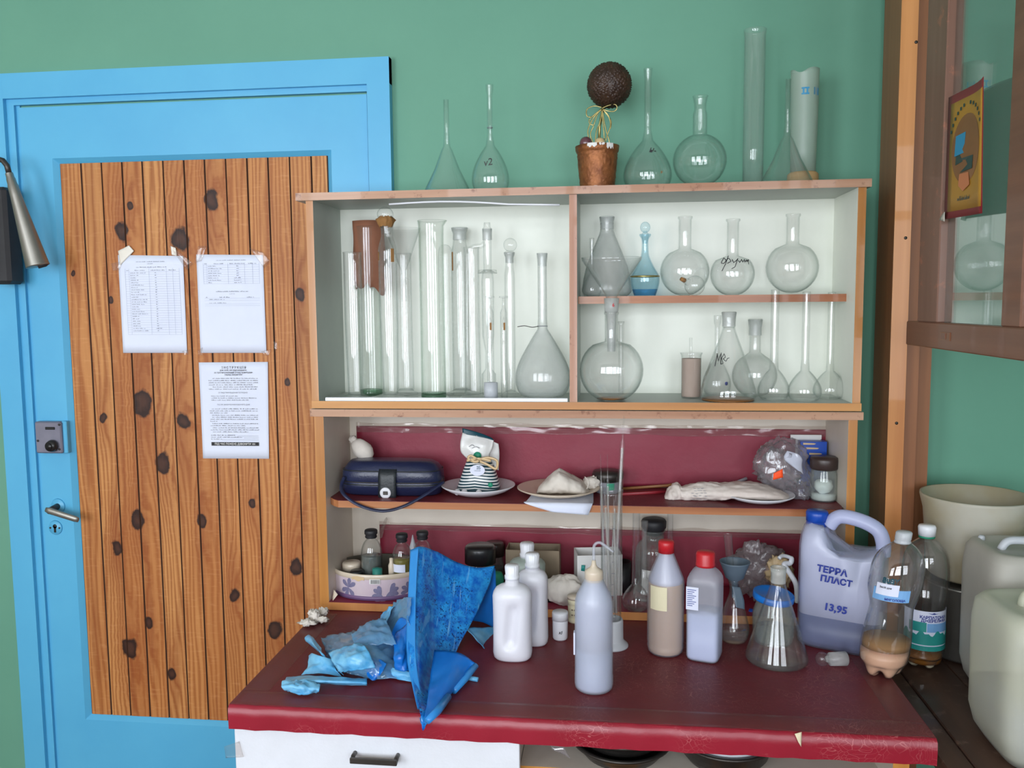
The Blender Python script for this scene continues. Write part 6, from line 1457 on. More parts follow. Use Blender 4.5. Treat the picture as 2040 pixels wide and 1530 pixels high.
# pear flask with grey funnel and a tube
g = G(1462, 1240, 0, ZT+.0005, 1287, 26)
pf, pft, prf = None, None, None
prf = cres([(18, g.b), (26, g.b-5), (30, g.b-18), (30, g.b-30), (26, g.b-48), (19, g.b-72), (11, g.b-92), (9, g.b-104)], 3)+[(9, 1160), (10, 1152)]
pft = thing('pear_flask', g.c, 'small flask with a little liquid under a grey plastic funnel', 'flask'); wall(MB(), g, prf, .0016).build('body', 'glass_clear', pft); liquid(g, prf, g.b-20, 'glass_dusty', pft, .002)
o = g.cv([(5, 1190), (6, 1158), (18, 1150), (23, 1135), (29, 1121), (30, 1118)])
gf = g
tag(MB().lathe(g.c, o+[(o[-1][0]-.0015, o[-1][1])]+[(max(r-.0016, .001), z) for r, z in reversed(o)]+[o[0]], 36).build('funnel', 'funnel_grey'), 'grey plastic funnel standing in the small flask, right of the square bottle', 'funnel')
A, B = V(1450, 1066, g.Y-.012), V(1459, 1172, g.Y+.000); mb = MB(); mb.tube([B, A], [5.5/g.s, 8.5/g.s], 20, cap=False); mb.tube([B, A], [4.5/g.s, 7.4/g.s], 20, cap=False); mb.tube([A, A+Vector((0, 0, .001))], [9/g.s, 9.2/g.s], 20, cap=False)
tag(mb.build('glass_tube', 'glass_clear'), 'clear glass tube standing upright in the grey plastic funnel', 'tube')
b = MB(); q = V(1473, 1180, g.Y-.02); b.sheet([[V(1458, 1168, g.Y-.022), V(1474, 1170, g.Y-.018)], [V(1462, 1190, g.Y-.026), V(1482, 1196, g.Y-.02)], [V(1466, 1210, g.Y-.034), V(1483, 1214, g.Y-.026)]], 4, 4, .0006, .001); b.build('pale_blue_tag', 'funnel_grey', pft)

# crumpled bag, cream paper and white spout
q = V(1510, 1135, -.13); b = lump(q, 56/S(q), (.92, .55, .95), .26, 16, 60, floor=zl, seed=21)
tag(b.build('crumpled_bag', 'cloudy_film'), 'crumpled cloudy plastic bag behind the blue-lidded jar', 'bag')
b = lump(q+Vector((.01, .01, -.01)), 40/S(q), (.9, .5, .9), .3, 20, 40, floor=zl+.002, seed=23); b.build('inner_fold', 'cloudy_film', bpy.data.objects['crumpled_bag'])
q = V(1553, 1140, -.165); tag(lump(q, 28/S(q), (.9, .6, 1.2), .3, 18, 36, floor=zl, seed=31).build('crumpled_paper', 'poster_pale'), 'crumpled cream paper between the plastic bag and the white spout', 'paper')
wsp = MB(); wsp.tube(_cr3([V(1552, 1112, -.21), V(1560, 1107, -.20), V(1576, 1112, -.195), V(1574, 1122, -.195), V(1562, 1124, -.20), V(1572, 1140, -.205), V(1586, 1165, -.205), V(1588, 1200, -.205)], 5), [.004]*10+[.0055]*26, 12)
tag(wsp.build('white_spout', 'white_plastic'), 'white bent plastic spout between the crumpled paper and the jerrycan', 'spout')
# blue-lidded jar
g = G(1540, 1240, -.305, ZT+.0005)
bj = thing('glass_jar', g.c, 'glass jar with a tilted blue lid, behind the big conical flask', 'jar')
pr = cres([(34, g.b), (38, g.b-5), (40, g.b-30), (40, 1222), (36, 1208), (34, 1202)], 2)+[(34, 1192)]
wall(MB(), g, pr, .002).build('body', 'jar_glass', bj); liquid(g, pr, g.b-28, 'water_grey', bj, .006, 'contents')
b = MB(); b.lathe((0, 0, 0), [(0, -.006), (39/g.s, -.008), (40/g.s, -.006), (40/g.s, .004), (38/g.s, .0055), (35/g.s, .0045), (0, .004)], 44)
R_ = Matrix.Rotation(.10, 4, 'Y') @ Matrix.Rotation(.08, 4, 'X'); ctr = Vector((g.x, g.Y, g.z(1186))); b.v = [R_ @ v+ctr for v in b.v]; b.build('blue_lid', 'blue_film', bj)
tag(MB().tube([V(1495, 1225, -.19), V(1500, 1216, -.185)], .008, 14).build('small_blue_cap', 'blue_cap'), 'tiny dark blue cap lying left of the blue-lidded jar', 'vial')  # a small blue cap lying loose
# conical flask in front
g = G(1548, 1270, 0, ZT+.0005, 1340, 58)
pr = cres([(52, g.b), (59, g.b-4), (60.5, g.b-11), (57, g.b-24)], 3)[:-1]+[(57, g.b-24), (17, 1172), (14.5, 1165), (14, 1158), (15, 1134), (15.5, 1130)]
vessel('conical_flask', 'large empty conical flask with a frosted neck at the front right of the table', 'flask', g, pr, 'glass_clear', None, extra=neckpart(g, 14.3, 15.8, 1160, 1130), t=.0018, seg=56)
# glass stopper on its side
A, B = VZ(1640, 1322, ZT+.017), VZ(1682, 1322, ZT+.013); A = VZ(1638, 1313, ZT+.0165); B = VZ(1684, 1313, ZT+.0125)
stp = thing('glass_stopper', (A.x, A.y, ZT), 'loose ground glass stopper lying on its side before the jerrycan', 'stopper'); s1 = S(A)
MB().ball(A, 13.5/s1, 24).build('ball_knob', 'glass_clear', stp)
d = (B-A); A2 = A+d*.22; B = A+d; A2.z = ZT+.0135; B.z = ZT+.0135
MB().tube([A+d*.18, A+d*.3, A+d*.34, B+Vector((0, 0, 0))], [6/s1, 7/s1, 13/s1, 14.2/s1], 28).build('ground_plug', 'glass_ground', stp)

# ------------------------------------------------------------------ jerrycan
rj = -.42; zJ = ZT+.0005
pc = VZ(1655, 1303, zJ); cJ = Vector((pc.x+.055*math.sin(-rj)*1.0+.012, pc.y+.058, zJ)); sJ = S(cJ+Vector((0, 0, .1)))
cj = thing('jerrycan', cJ, 'cloudy plastic jerrycan with a blue cap and blue handwriting, half full', 'jerrycan')
cr_, sr_ = math.cos(rj), math.sin(rj); WJ, DJ = .079, .056
def JP(u, v, z): return Vector((cJ.x+u*cr_-v*sr_, cJ.y+u*sr_+v*cr_, z))
def zj(py): return V(1655, py, JP(0, -DJ, 0).y).z
zsh = zj(1098)
def jsec(k=1.0, top=None):
    o = [(cJ.x, cJ.y, zJ, WJ*.92*k, DJ*.9*k, 5), (cJ.x, cJ.y, zJ+.006, WJ*.98*k, DJ*.97*k, 6), (cJ.x, cJ.y, zJ+.014, WJ*k, DJ*k, 6), (cJ.x, cJ.y, zj(1262), WJ*.985*k, DJ*.98*k, 6), (cJ.x, cJ.y, zj(1259), WJ*k, DJ*k, 6), (cJ.x, cJ.y, zj(1180), WJ*k, DJ*k, 6), (cJ.x, cJ.y, zj(1115), WJ*k, DJ*k, 6)]
    return o
JH = zj(1115)
b = MB()
def jm(p, x, y, z):           # the shoulder: high under the cap at left, dished under the handle
    if z > JH+.0005:
        u = x/WJ; tgt = .052 if u < -.42 else (.052-.052*min(1, (u+.42)/.22) if u < -.2 else 0.0)
        hump = .018*math.exp(-((u-.95)/.25)**2)
        k = (z-JH)/.02; p = Vector((p.x, p.y, JH+(.006+tgt+hump)*k))
    return p
se = jsec()+[(cJ.x, cJ.y, JH+.006, WJ, DJ, 5.5), (cJ.x, cJ.y, JH+.013, WJ*.98, DJ*.96, 4.5), (cJ.x, cJ.y, JH+.018, WJ*.93, DJ*.84, 3.8), (cJ.x, cJ.y, JH+.020, WJ*.8, DJ*.6, 3.4), (cJ.x, cJ.y, JH+.0201, WJ*.4, DJ*.3, 3)]
b.loft(se, 72, rj, mod=jm); b.build('body', 'milky_violet', cj)
lv = 1236; zlv = zj(lv)
MB().loft([(cJ.x, cJ.y, zJ+.003, WJ*.9, DJ*.88, 5), (cJ.x, cJ.y, zJ+.014, WJ*.965, DJ*.955, 6), (cJ.x, cJ.y, zlv, WJ*.965, DJ*.955, 6)], 48, rj).build('liquid', 'grey_liquid', cj)
MB().loft([(cJ.x, cJ.y, zlv+.0005, WJ*.965, DJ*.955, 6), (cJ.x, cJ.y, JH, WJ*.965, DJ*.955, 6)]+[(a, b_, c_, d*.965, e*.955, f_) for a, b_, c_, d, e, f_ in se[7:]], 72, rj, mod=lambda p, x, y, z: jm(p, x, y, z)+Vector((0, 0, -.002 if z > JH+.0005 else 0))).build('scatter_shell', 'milky_scatter', cj)  # added pale shell: light scattered above the liquid, put into colour
q = JP(-WJ*.66, 0, 0)
zc0 = JH+.052
MB().lathe((q.x, q.y, zc0), [(0, -.004), (.0205, -.004), (.0205, .003), (.0185, .004), (.0185, .005), (.021, .006), (.0215, .022), (.0195, .026), (0, .0265)], 40, mod=lambda t, r, z: (r*(1+.012*math.cos(t*26)), z)).build('blue_cap', 'blue_cap', cj)
hp_ = [JP(-WJ*.36, 0, JH+.050), JP(-WJ*.22, 0, JH+.066), JP(0, 0, JH+.072), JP(WJ*.45, 0, JH+.066), JP(WJ*.78, 0, JH+.052), JP(WJ*.90, 0, JH+.028), JP(WJ*.90, 0, JH+.004)]
MB().tube(_cr3(hp_, 6), .0135, 18, flat=1.1).build('handle', 'milky_handle', cj)
b = MB(); fp = lambda u, v, h: JP(u, -DJ-.0004-h, v)
for s_txt, sz, u, py in (('ТЕРРА', .0175, -.012, 1139), ('ПЛАСТ', .0165, -.004, 1158), ('13,95', .0195, -.004, 1213)):
    zt_ = zj(py); text_into(b, s_txt, sz, lambda a, c, h, u=u, zt_=zt_: fp(u+a, zt_+c-.06*a, .0006), bold=.00075, shear=.12)
b.build('handwriting', 'ink_blue', cj)

# ------------------------------------------------------------------ drinks bottles
def petal(H):
    def f(t, r, z):
        if z < H:
            k = 1-z/H; c = .5+.5*math.cos(5*t+.6); return (r*(1-.10*k*(1-c)), z+(1-c)**1.3*.013*k)
        return (r, z)
    return f
g = G(1758, 1290, 0, ZT+.0008, 1358, 38); lean = Vector((.028, 0, .0))
p1 = thing('drinks_bottle', g.c, 'clear plastic bottle with peach-coloured sediment and a torn blue label', 'bottle', 'plastic drinks bottles')
top_ = 1058
pr = [(22, g.b), (34, g.b-6), (40, g.b-22), (45, 1310), (47, 1285), (46, 1262), (42, 1225), (41, 1205), (46, 1185), (50, 1165), (50, 1140), (48, 1122), (42, 1105), (30, 1090), (16, 1080), (12.5, 1077), (12.5, 1066)]
Hh = g.z(1066)-g.zb
def shear_(mb): mb.v = [Vector((v.x+.030*max(0, (v.z-g.zb)/Hh)**1.2, v.y, v.z)) for v in mb.v]; return mb
def wobble(t, r, z): 
    r, z = petal(.028)(t, r, z); k = (z-.06)/.2
    return (r*(1+.016*noise.noise(Vector((math.cos(t)*2.2, math.sin(t)*2.2, z*26)))), z)
shear_(wall(MB(), g, cres(pr, 3), .0008, mod=wobble, seg=60)).build('body', 'pet_plastic', p1)
o = g.cv(cres(pr, 3)); lq = [(max(r-.0016, .001), z) for r, z in o if z < g.z(1288)-g.zb]
shear_(MB().lathe(g.c, [(0, .002)]+lq+[(0, lq[-1][1])], 60, mod=wobble)).build('sediment', 'peach_liquid', p1)
lq2 = [(max(r-.0016, .001), z) for r, z in o if g.z(1290)-g.zb < z < g.z(1270)-g.zb]
if len(lq2) > 1: shear_(MB().lathe(g.c, [(0, lq2[0][1]+.0005)]+lq2+[(0, lq2[-1][1])], 48)).build('cloudy_liquid', 'olive_liquid' if 0 else 'orange_rust', p1)
shear_(MB().lathe(g.c, [(0, g.z(1078)-g.zb)]+g.cv([(15.5, 1080), (15.5, 1077), (13.8, 1075), (15, 1073), (15, 1060), (13, 1058)])+[(0, g.z(1057)-g.zb)], 48, mod=lambda t, r, z: (r*(1+.015*math.cos(t*30)), z))).build('cap', 'white_waxy', p1)
def lab1(u0, u1, ytop, ybot, mat, nm, par, h=.0006):
    rr_ = 50.5/g.s; pl = cyl_place(g.c, rr_, 0, 0); b = MB(); z0, z1 = g.z(ybot), g.z(ytop); label_patch(b, lambda u, v, h_: pl(u, v, h_), u0, u1, z0, z1, h, 10); shear_(b); return b.build(nm, mat, par)
l_ = lab1(-.052, .012, 1160, 1183, 'label_blue', 'blue_label', p1); lab1(-.046, -.008, 1150, 1172, 'white_label', 'white_sticker', p1, .0016)
b = MB(); pl = cyl_place(g.c, 50.8/g.s, 0, 0); text_into(b, 'аuах', .016, lambda u, v, h: pl(u*.8-.024, v+g.z(1143), h), bold=.0008); shear_(b); b.build('label_lettering', 'teal_print', l_)
b = MB(); text_into(b, 'МИГОЛОЩА', .0055, lambda u, v, h: pl(u-.012, v+g.z(1179), h+.001), bold=.0002); shear_(b); b.build('label_lettering', 'ink_blue', l_)
b = MB(); text_into(b, 'Засіб для', .0045, lambda u, v, h: pl(u-.030, v+g.z(1157), h+.002), bold=.0001); shear_(b); b.build('sticker_print', 'ink_black', p1)

g = G(1838, 1290, 0, bz+.0006, 1337, 36)
p2_ = thing('drinks_bottle', g.c, 'clear plastic bottle with amber liquid and a teal mountain label, on the wooden bench', 'bottle', 'plastic drinks bottles')
pr = [(22, g.b), (33, g.b-6), (37, g.b-20), (38, 1300), (37, 1270), (36, 1235), (38, 1205), (41, 1190), (43, 1170), (44, 1140), (42, 1115), (36, 1095), (24, 1080), (15, 1073), (12.5, 1070), (12.5, 1058)]
wall(MB(), g, cres(pr, 3), .0008, mod=petal(.026), seg=60).build('body', 'pet_plastic', p2_)
o = g.cv(cres(pr, 3)); lq = [(max(r-.0016, .001), z) for r, z in o if z < g.z(1313)-g.zb]; MB().lathe(g.c, [(0, .002)]+lq+[(0, lq[-1][1])], 60, mod=petal(.026)).build('sediment', 'sediment', p2_)
lq = [(max(r-.0016, .001), z) for r, z in o if g.z(1314)-g.zb < z < g.z(1285)-g.zb]; MB().lathe(g.c, [(0, lq[0][1])]+lq+[(0, lq[-1][1])], 48).build('liquid', 'amber_liquid', p2_)
MB().lathe(g.c, [(0, g.z(1066)-g.zb)]+g.cv([(15.5, 1066), (16.5, 1050), (15, 1046)])+[(0, g.z(1045)-g.zb)], 48, mod=lambda t, r, z: (r*(1+.012*math.cos(t*30)), z)).build('cap', 'white_plastic', p2_)
MB().lathe(g.c, [(.001, g.z(1070)-g.zb)]+g.cv([(15, 1070), (15.3, 1066.5)])+[(.001, g.z(1066)-g.zb)], 32).build('cap_ring', 'green_sticker', p2_)
pl = cyl_place(g.c, 39.2/g.s, 0, 0); zA, zB = g.z(1205), g.z(1282)
b = MB(); label_patch(b, lambda u, v, h: pl(u, v, h), -.055, .055, zB, zA, .0004, 24); lb = b.build('label', 'white_label', p2_)
Hl = zA-zB
b = MB(); label_patch(b, lambda u, v, h: pl(u, v, h), -.0545, .0545, zB, zB+Hl*.12, .001, 24); b.build('teal_band', 'label_teal', lb)
b = MB(); label_patch(b, lambda u, v, h: pl(u, v, h), -.0545, .0545, 0, 0, .0011, 30, fv=lambda q: (zB+Hl*.15, zB+Hl*(.30+.12*abs(math.sin(q*11+.8))+.10*abs(math.sin(q*23))))); b.build('mountain_print', 'label_teal', lb)
b = MB(); label_patch(b, lambda u, v, h: pl(u, v, h), -.040, -.008, zB+Hl*.48, zB+Hl*.72, .0009, 8); b.build('teal_panel', 'label_teal', lb)
b = MB(); label_patch(b, lambda u, v, h: pl(u, v, h), -.007, .04, zB+Hl*.48, zB+Hl*.70, .0009, 8); b.build('pale_panel', 'label_blue', lb)
b = MB(); text_into(b, 'КАРПАТСЬКА', .0078, lambda u, v, h: pl(u+.006, v+zB+Hl*.85, h+.0009), bold=.0003); text_into(b, 'ДЖЕРЕЛЬНА', .0078, lambda u, v, h: pl(u+.007, v+zB+Hl*.765, h+.0009), bold=.0003); b.build('label_lettering', 'ink_blue', lb)
b = MB(); b.add([pl(u+.004, zB+Hl*v, .0012) for u, v in ((-.010, .965), (-.004, .94), (.002, .935), (.010, .955), (.004, .955), (.001, .975), (-.003, .955))], [tuple(range(7))], 0, False); b.build('bird_emblem', 'ink_blue', lb)

# ------------------------------------------------------------------ containers on the bench
bzz = bz+.0006
PXC = V(1945, 985, -.215).x
pot = thing('steel_pot', (PXC, -.215, bzz), 'dull steel pot under the wide plastic container, on the dark bench', 'pot')
MB().lathe((PXC, -.215, bzz), [(0, 0), (.084, 0), (.090, .006), (.090, .142), (.094, .146), (.094, .150), (.088, .150), (.087, .008), (0, .006)], 48).build('body', 'steel', pot)
MB().lathe((PXC, -.215, bzz), [(0, .158), (.05, .158), (.088, .154), (.095, .151), (.095, .1505), (0, .1505)], 48).build('lid', 'dark_steel', pot)
PXC = V(1945, 985, -.215).x
wc = thing('wide_container', (PXC, -.215, bzz+.1585), 'wide-mouthed yellowed plastic container at the far right, standing on the pot', 'container')
hC = V(1942, 985, -.215).z-(bzz+.1585)
MB().lathe((PXC, -.215, bzz+.1585), [(0, 0), (.078, 0), (.086, .006), (.092, hC*.45), (.097, hC*.8), (.104, hC*.97), (.104, hC), (.099, hC), (.091, hC*.8), (.086, hC*.45), (.08, .008), (0, .006)], 56).build('body', 'milky_grey', wc)
def canister(name, label, x0, y0, w_, d_, h_, mat, lid=None):
    t_ = thing(name, (x0+w_/2, y0+d_/2, bzz), label, 'canister', 'plastic canisters on the bench'); cx, cy = x0+w_/2, y0+d_/2
    se = [(cx, cy, bzz, w_*.40, d_*.42, 5), (cx, cy, bzz+.02, w_*.46, d_*.47, 6), (cx, cy, bzz+.05, w_*.495, d_*.495, 6), (cx, cy, bzz+h_*.8, w_*.5, d_*.5, 6), (cx, cy, bzz+h_*.93, w_*.49, d_*.49, 5), (cx, cy, bzz+h_*.975, w_*.46, d_*.46, 4), (cx, cy, bzz+h_*.985, w_*.40, d_*.40, 4), (cx, cy, bzz+h_*.97, w_*.37, d_*.37, 4)]
    MB().loft(se, 64).build('body', mat, t_); return t_, cx, cy
g1x = V(1903, 1250, -.34).x
t_, cx, cy = canister('canister', 'tall cloudy grey canister with a white handle, behind the front yellowish one', g1x, -.50, .20, .17, V(1950, 1082, -.42).z-bzz, 'milky_old')
hz_ = V(1950, 1082, -.42).z
MB().tube(_cr3([(cx-.062, cy-.01, hz_-.01), (cx-.05, cy-.01, hz_+.006), (cx-.02, cy-.01, hz_+.008), (cx+.05, cy-.01, hz_+.008), (cx+.07, cy-.01, hz_-.006)], 5), .007, 12).build('handle', 'white_waxy', t_)
for dx in (-.07, .0): MB().lathe((cx+dx, cy+.05 if dx < 0 else cy-.05, hz_-.012), [(0, 0), (.006, 0), (.006, .009), (.004, .012), (0, .012)], 14).build('stud', 'white_waxy', t_)
g2x = V(1926, 1300, -.55).x
h2_ = V(1960, 1188, -.60).z-bzz
t2_, cx, cy = canister('canister', 'yellowish plastic canister nearest the camera at the right edge, part filled', g2x, -.70, .22, .17, h2_, 'milky_yellow')
MB().loft([(cx, cy, bzz+.004, .08, .065, 5), (cx, cy, bzz+.05, .104, .080, 6), (cx, cy, bzz+h2_*.38, .104, .080, 6)], 48).build('liquid', 'murky', t2_)
MB().tube(_cr3([(cx-.055, cy, bzz+h2_-.015), (cx-.045, cy, bzz+h2_+.012), (cx+.02, cy, bzz+h2_+.018), (cx+.08, cy, bzz+h2_+.012)], 5), .009, 12).build('handle', 'milky_yellow', t2_)
MB().rbox((cx-.074, cy-.0915, bzz+.004), (cx+.09, cy-.08, bzz+h2_*.84), .009).build('front_rib', 'milky_clear', t2_)

# ------------------------------------------------------------------ blue plastic
q = VZ(840, 1400, ZT)
bl = thing('plastic_wrap', (V(800, 1350, -.45).x, -.45, ZT), 'torn bright blue plastic wrap, crumpled and standing up on the table', 'plastic sheet')
def W_(l): return [[V(x, y, Y) for x, y, Y in row] for row in l]
def tz(x, y, lift=.001): p = VZ(x, y, ZT+lift); return p
MB().sheet(W_([[(822, 1095, -.37), (838, 1089, -.36), (872, 1100, -.33), (912, 1121, -.30), (950, 1131, -.28), (986, 1127, -.26)],
               [(820, 1150, -.41), (842, 1150, -.40), (872, 1160, -.36), (905, 1175, -.34), (940, 1180, -.32), (972, 1172, -.29)],
               [(816, 1220, -.47), (838, 1222, -.46), (862, 1235, -.41), (890, 1240, -.39), (918, 1240, -.37), (946, 1228, -.34)],
               [(814, 1290, -.53), (832, 1290, -.53), (852, 1305, -.49), (872, 1308, -.46), (892, 1305, -.44), (912, 1292, -.42)],
               [(823, 1360, -.60), (835, 1365, -.60), (846, 1366, -.58), (862, 1366, -.56), (878, 1362, -.54), (898, 1345, -.51)],
               [(836, 1415, -.680), (841, 1418, -.680), (848, 1418, -.675), (858, 1414, -.670), (868, 1408, -.660), (882, 1398, -.645)],
               [(842, 1454, -.690), (843, 1455, -.690), (845, 1452, -.689), (847, 1448, -.688), (849, 1444, -.688), (852, 1438, -.688)]]), 6, 6, .0008, .0025, 22, seed=1).build('upright_sheet', 'blue_print', bl)
MB().sheet(W_([[(818, 1096, -.372), (834, 1090, -.378)], [(815, 1160, -.42), (830, 1160, -.428)], [(811, 1240, -.485), (828, 1240, -.494)], [(811, 1310, -.545), (829, 1312, -.555)], [(822, 1370, -.61), (838, 1378, -.618)], [(838, 1440, -.683), (846, 1452, -.690)]]), 5, 6, .0012, .0006).build('rolled_edge', 'rolled_blue', bl)
MB().tube([tz(852, 1436, .012), tz(872, 1416, .014), tz(893, 1388, .014)], [.0055, .0068, .0062], 14).build('rolled_corner', 'rolled_blue', bl)
MB().sheet([[tz(866, 1296, .03), tz(912, 1300, .045), tz(948, 1322, .03)], [tz(858, 1345, .02), tz(900, 1345, .03), tz(930, 1348, .012)], [tz(852, 1392, .012), tz(880, 1386, .018), tz(902, 1378, .010)], [tz(846, 1432, .006), tz(862, 1422, .008), tz(880, 1404, .008)]], 6, 6, .0008, .003, 24, seed=5).build('lower_flap', 'blue_film', bl)
MB().tube([tz(948, 1325, .026), tz(926, 1352, .012), tz(904, 1376, .010)], [.006, .007, .006], 12).build('rolled_corner', 'rolled_blue', bl)
MB().sheet(W_([[(968, 1150, -.27), (986, 1132, -.255), (987, 1180, -.26)], [(950, 1190, -.30), (972, 1190, -.27), (985, 1220, -.27)], [(928, 1235, -.33), (962, 1240, -.29), (984, 1252, -.28)]]), 6, 6, .0008, .004, 30, seed=7).build('side_piece', 'blue_film', bl)
MB().sheet(W_([[(926, 1252, -.36), (955, 1250, -.33), (985, 1250, -.30)], [(942, 1268, -.38), (962, 1275, -.36), (984, 1280, -.34)], [(962, 1290, -.40), (972, 1300, -.39), (982, 1310, -.385)]]), 6, 6, .0008, .003, 40, seed=9).build('pale_piece', 'blue_film_pale', bl)
MB().tube([tz(929, 1350, .004), tz(952, 1354, .004)], .0042, 10).build('torn_strip', 'blue_film_pale', bl)
# the flattened, torn film to the left
def film(rows, mat, nm, cr=.005, fr=34, seed=0, th_=.0007): MB().sheet(rows, 9, 9, th_, cr, fr, seed=seed).build(nm, mat, bl)
def tl(rows): return [[tz(x, y, h) for x, y, h in r] for r in rows]
film(tl([[(640, 1272, .015), (690, 1262, .03), (735, 1255, .045), (785, 1262, .03)], [(650, 1300, .012), (695, 1295, .04), (740, 1290, .05), (795, 1290, .03)], [(662, 1320, .004), (700, 1325, .02), (745, 1325, .03), (805, 1325, .012)], [(675, 1340, .003), (710, 1345, .006), (750, 1352, .006), (810, 1352, .004)]]), 'blue_film_clear', 'clear_blue_film', .010, 62, 2)
film(tl([[(607, 1270, .026), (618, 1267, .03), (640, 1290, .03)], [(612, 1278, .018), (630, 1290, .034), (646, 1308, .026)], [(640, 1300, .012), (655, 1318, .018), (685, 1345, .010)]]), 'blue_film_pale', 'curled_piece', .003, 30, 3)
film(tl([[(617, 1300, .020), (640, 1308, .028), (668, 1318, .02)], [(612, 1330, .012), (640, 1325, .018), (670, 1335, .016)], [(600, 1345, .004), (640, 1342, .006), (685, 1348, .004)]]), 'blue_film_pale', 'curled_piece', .005, 40, 4)
film(tl([[(571, 1350, .012), (610, 1347, .016), (670, 1350, .014), (731, 1352, .010)], [(568, 1358, .016), (610, 1356, .02), (670, 1358, .016), (731, 1360, .010)], [(570, 1366, .006), (610, 1364, .008), (670, 1363, .006), (731, 1366, .003)]]), 'blue_film_pale', 'long_strip', .0025, 30, 5)
film(tl([[(563, 1358, .018), (600, 1356, .022), (638, 1362, .016)], [(561, 1368, .016), (598, 1368, .020), (636, 1374, .012)], [(572, 1378, .004), (606, 1383, .006), (630, 1380, .003)]]), 'blue_film_pale', 'crumpled_end', .006, 70, 6)
film([[V(818, 1190, -.46), V(800, 1192, -.40), V(785, 1200, -.38)], [V(815, 1230, -.49), V(790, 1228, -.42), V(765, 1232, -.40)], [V(815, 1270, -.50), V(782, 1262, -.45), V(742, 1268, -.42)], [V(816, 1310, -.50), V(780, 1300, -.47), V(738, 1300, -.45)]], 'blue_film_clear', 'clear_blue_film', .009, 62, 7)
film([[V(790, 1240, -.455), V(800, 1230, -.455), V(812, 1235, -.47)], [V(770, 1285, -.47), V(782, 1285, -.48), V(800, 1290, -.50)], [V(757, 1320, -.48), V(768, 1325, -.49), V(790, 1330, -.51)]], 'blue_film', 'blue_strip', .003, 30, 8)
film(tl([[(728, 1318, .03), (752, 1312, .034), (770, 1322, .03)], [(730, 1335, .018), (748, 1332, .022), (762, 1340, .02)], [(733, 1348, .01), (742, 1356, .006), (752, 1350, .006)]]), 'blue_film', 'torn_corner', .004, 40, 9)
film(tl([[(762, 1325, .016), (790, 1332, .02), (818, 1338, .018)], [(764, 1338, .010), (790, 1342, .014), (820, 1348, .012)], [(775, 1350, .003), (795, 1353, .004), (820, 1357, .003)]]), 'blue_film_pale', 'torn_piece', .004, 40, 10)
film(tl([[(750, 1285, .045), (775, 1225, .07), (790, 1205, .085)], [(742, 1278, .04), (760, 1230, .06), (775, 1210, .075)], [(735, 1268, .035), (748, 1240, .045), (760, 1225, .055)]]), 'blue_film_pale', 'frayed_piece', .006, 50, 11)
film(tl([[(655, 1300, .03), (690, 1288, .05), (720, 1280, .06)], [(664, 1322, .026), (700, 1312, .05), (735, 1300, .055)], [(680, 1338, .012), (712, 1334, .03), (748, 1330, .03)]]), 'blue_film_pale', 'folded_piece', .007, 55, 14)
film(tl([[(700, 1262, .05), (735, 1240, .065), (768, 1232, .075)], [(705, 1280, .05), (742, 1262, .065), (778, 1256, .07)], [(715, 1292, .045), (752, 1284, .055), (790, 1284, .06)]]), 'blue_film_clear', 'clear_blue_film', .008, 60, 15)
film(tl([[(812, 1240, .08), (800, 1250, .07), (786, 1262, .06)], [(812, 1290, .05), (800, 1300, .05), (784, 1306, .045)], [(816, 1335, .02), (802, 1338, .02), (786, 1334, .02)]]), 'blue_film', 'folded_piece', .006, 50, 16)
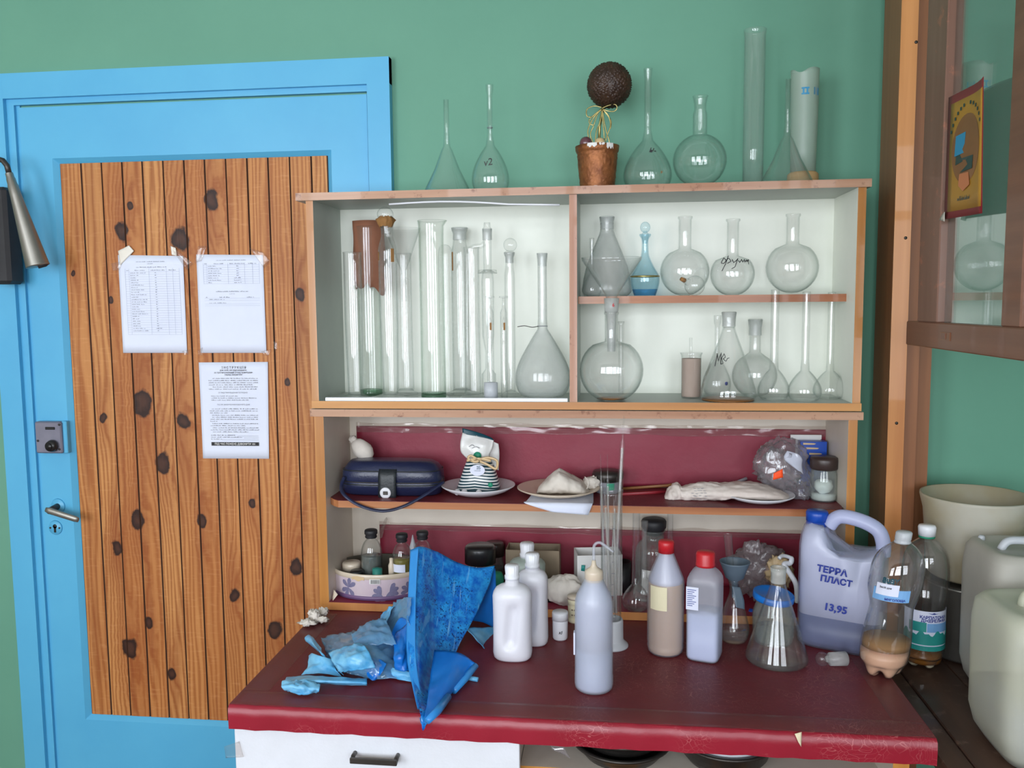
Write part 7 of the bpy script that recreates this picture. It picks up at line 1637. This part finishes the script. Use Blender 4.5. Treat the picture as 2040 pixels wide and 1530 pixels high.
# white tissue flower on the table corner
q = VZ(622, 1238, ZT+.008); tf = thing('tissue', (q.x, q.y, ZT), 'crumpled white tissue on the back left corner of the table', 'tissue')
for i, (px, py, r, sd, sq3) in enumerate(((612, 1240, 13, 1, (1.4, 1, .5)), (628, 1228, 14, 2, (.9, .8, 1.0)), (643, 1219, 11, 3, (1.1, .8, .9)), (622, 1222, 9, 4, (1, .7, 1.1)), (642, 1234, 11, 5, (1.3, .8, .6)))):
    c_ = VZ(px, py, ZT+.010+.005*(i in (1, 2, 3))); lump(c_, r/1050, sq3, .42, 22, 26, floor=ZT+.0004, seed=sd+40).build('crumpled_fold', 'cotton', tf)

# ------------------------------------------------------------------ under the table, right bay
zbay = zs+.0006
for i, (px, r, n_, lab) in enumerate(((1238, .082, 2, 'stack of dark round basins under the table, left of the pale one'), (1443, .080, 1, 'dark round basin with a pale inner ring under the table, at right'))):
    c_ = Vector((V(px, 1500, -.56).x, -.56, zbay)); t_ = thing('basin', c_, lab, 'basin', 'round basins in the open bay')
    for k in range(n_):
        z0 = zbay+k*.024; MB().lathe((c_.x, c_.y, z0), [(0, 0), (r*.8, 0), (r*.92, .012), (r, .022+.012*(n_ == 1)), (r+.006, .024+.012*(n_ == 1)), (r+.006, .028+.012*(n_ == 1)), (r-.003, .027+.012*(n_ == 1)), (r*.9, .014), (r*.78, .004), (0, .004)], 56).build('bowl', 'dark_steel', t_)
    if i == 1: MB().lathe((c_.x, c_.y, zbay+.012), [(r*.84, 0), (r*.90, .030), (r*.93, .031), (r*.90, .026), (r*.82, 0), (r*.84, 0)], 48).build('pale_ring', 'white_waxy', t_)
    else: MB().lathe((c_.x, c_.y, zbay+.03), [(0, .02), (r*.7, .02), (r*.72, .023), (0, .024)], 40).build('inner_lid', 'black_rubber', t_)
b = MB(); b.sheet([[V(1095, 1474, -.62), V(1128, 1476, -.62)], [V(1100, 1492, -.63), V(1125, 1490, -.63)], [V(1122, 1500, -.63), V(1138, 1512, -.63)]], 5, 5, .0004, .004, 40); tag(b.build('plastic_scrap', 'clear_film'), 'clear plastic scrap hanging below the table edge, right of the drawer', 'scrap')
MB_ = MB().box((V(1082, 1500, -.4).x, -.42, zbay), (V(1140, 1500, -.4).x, -.30, zbay+.05)); tag(MB_.build('wooden_block', 'frame_wood_dark'), 'dark wooden block at the back of the open bay, beside the drawer', 'block')
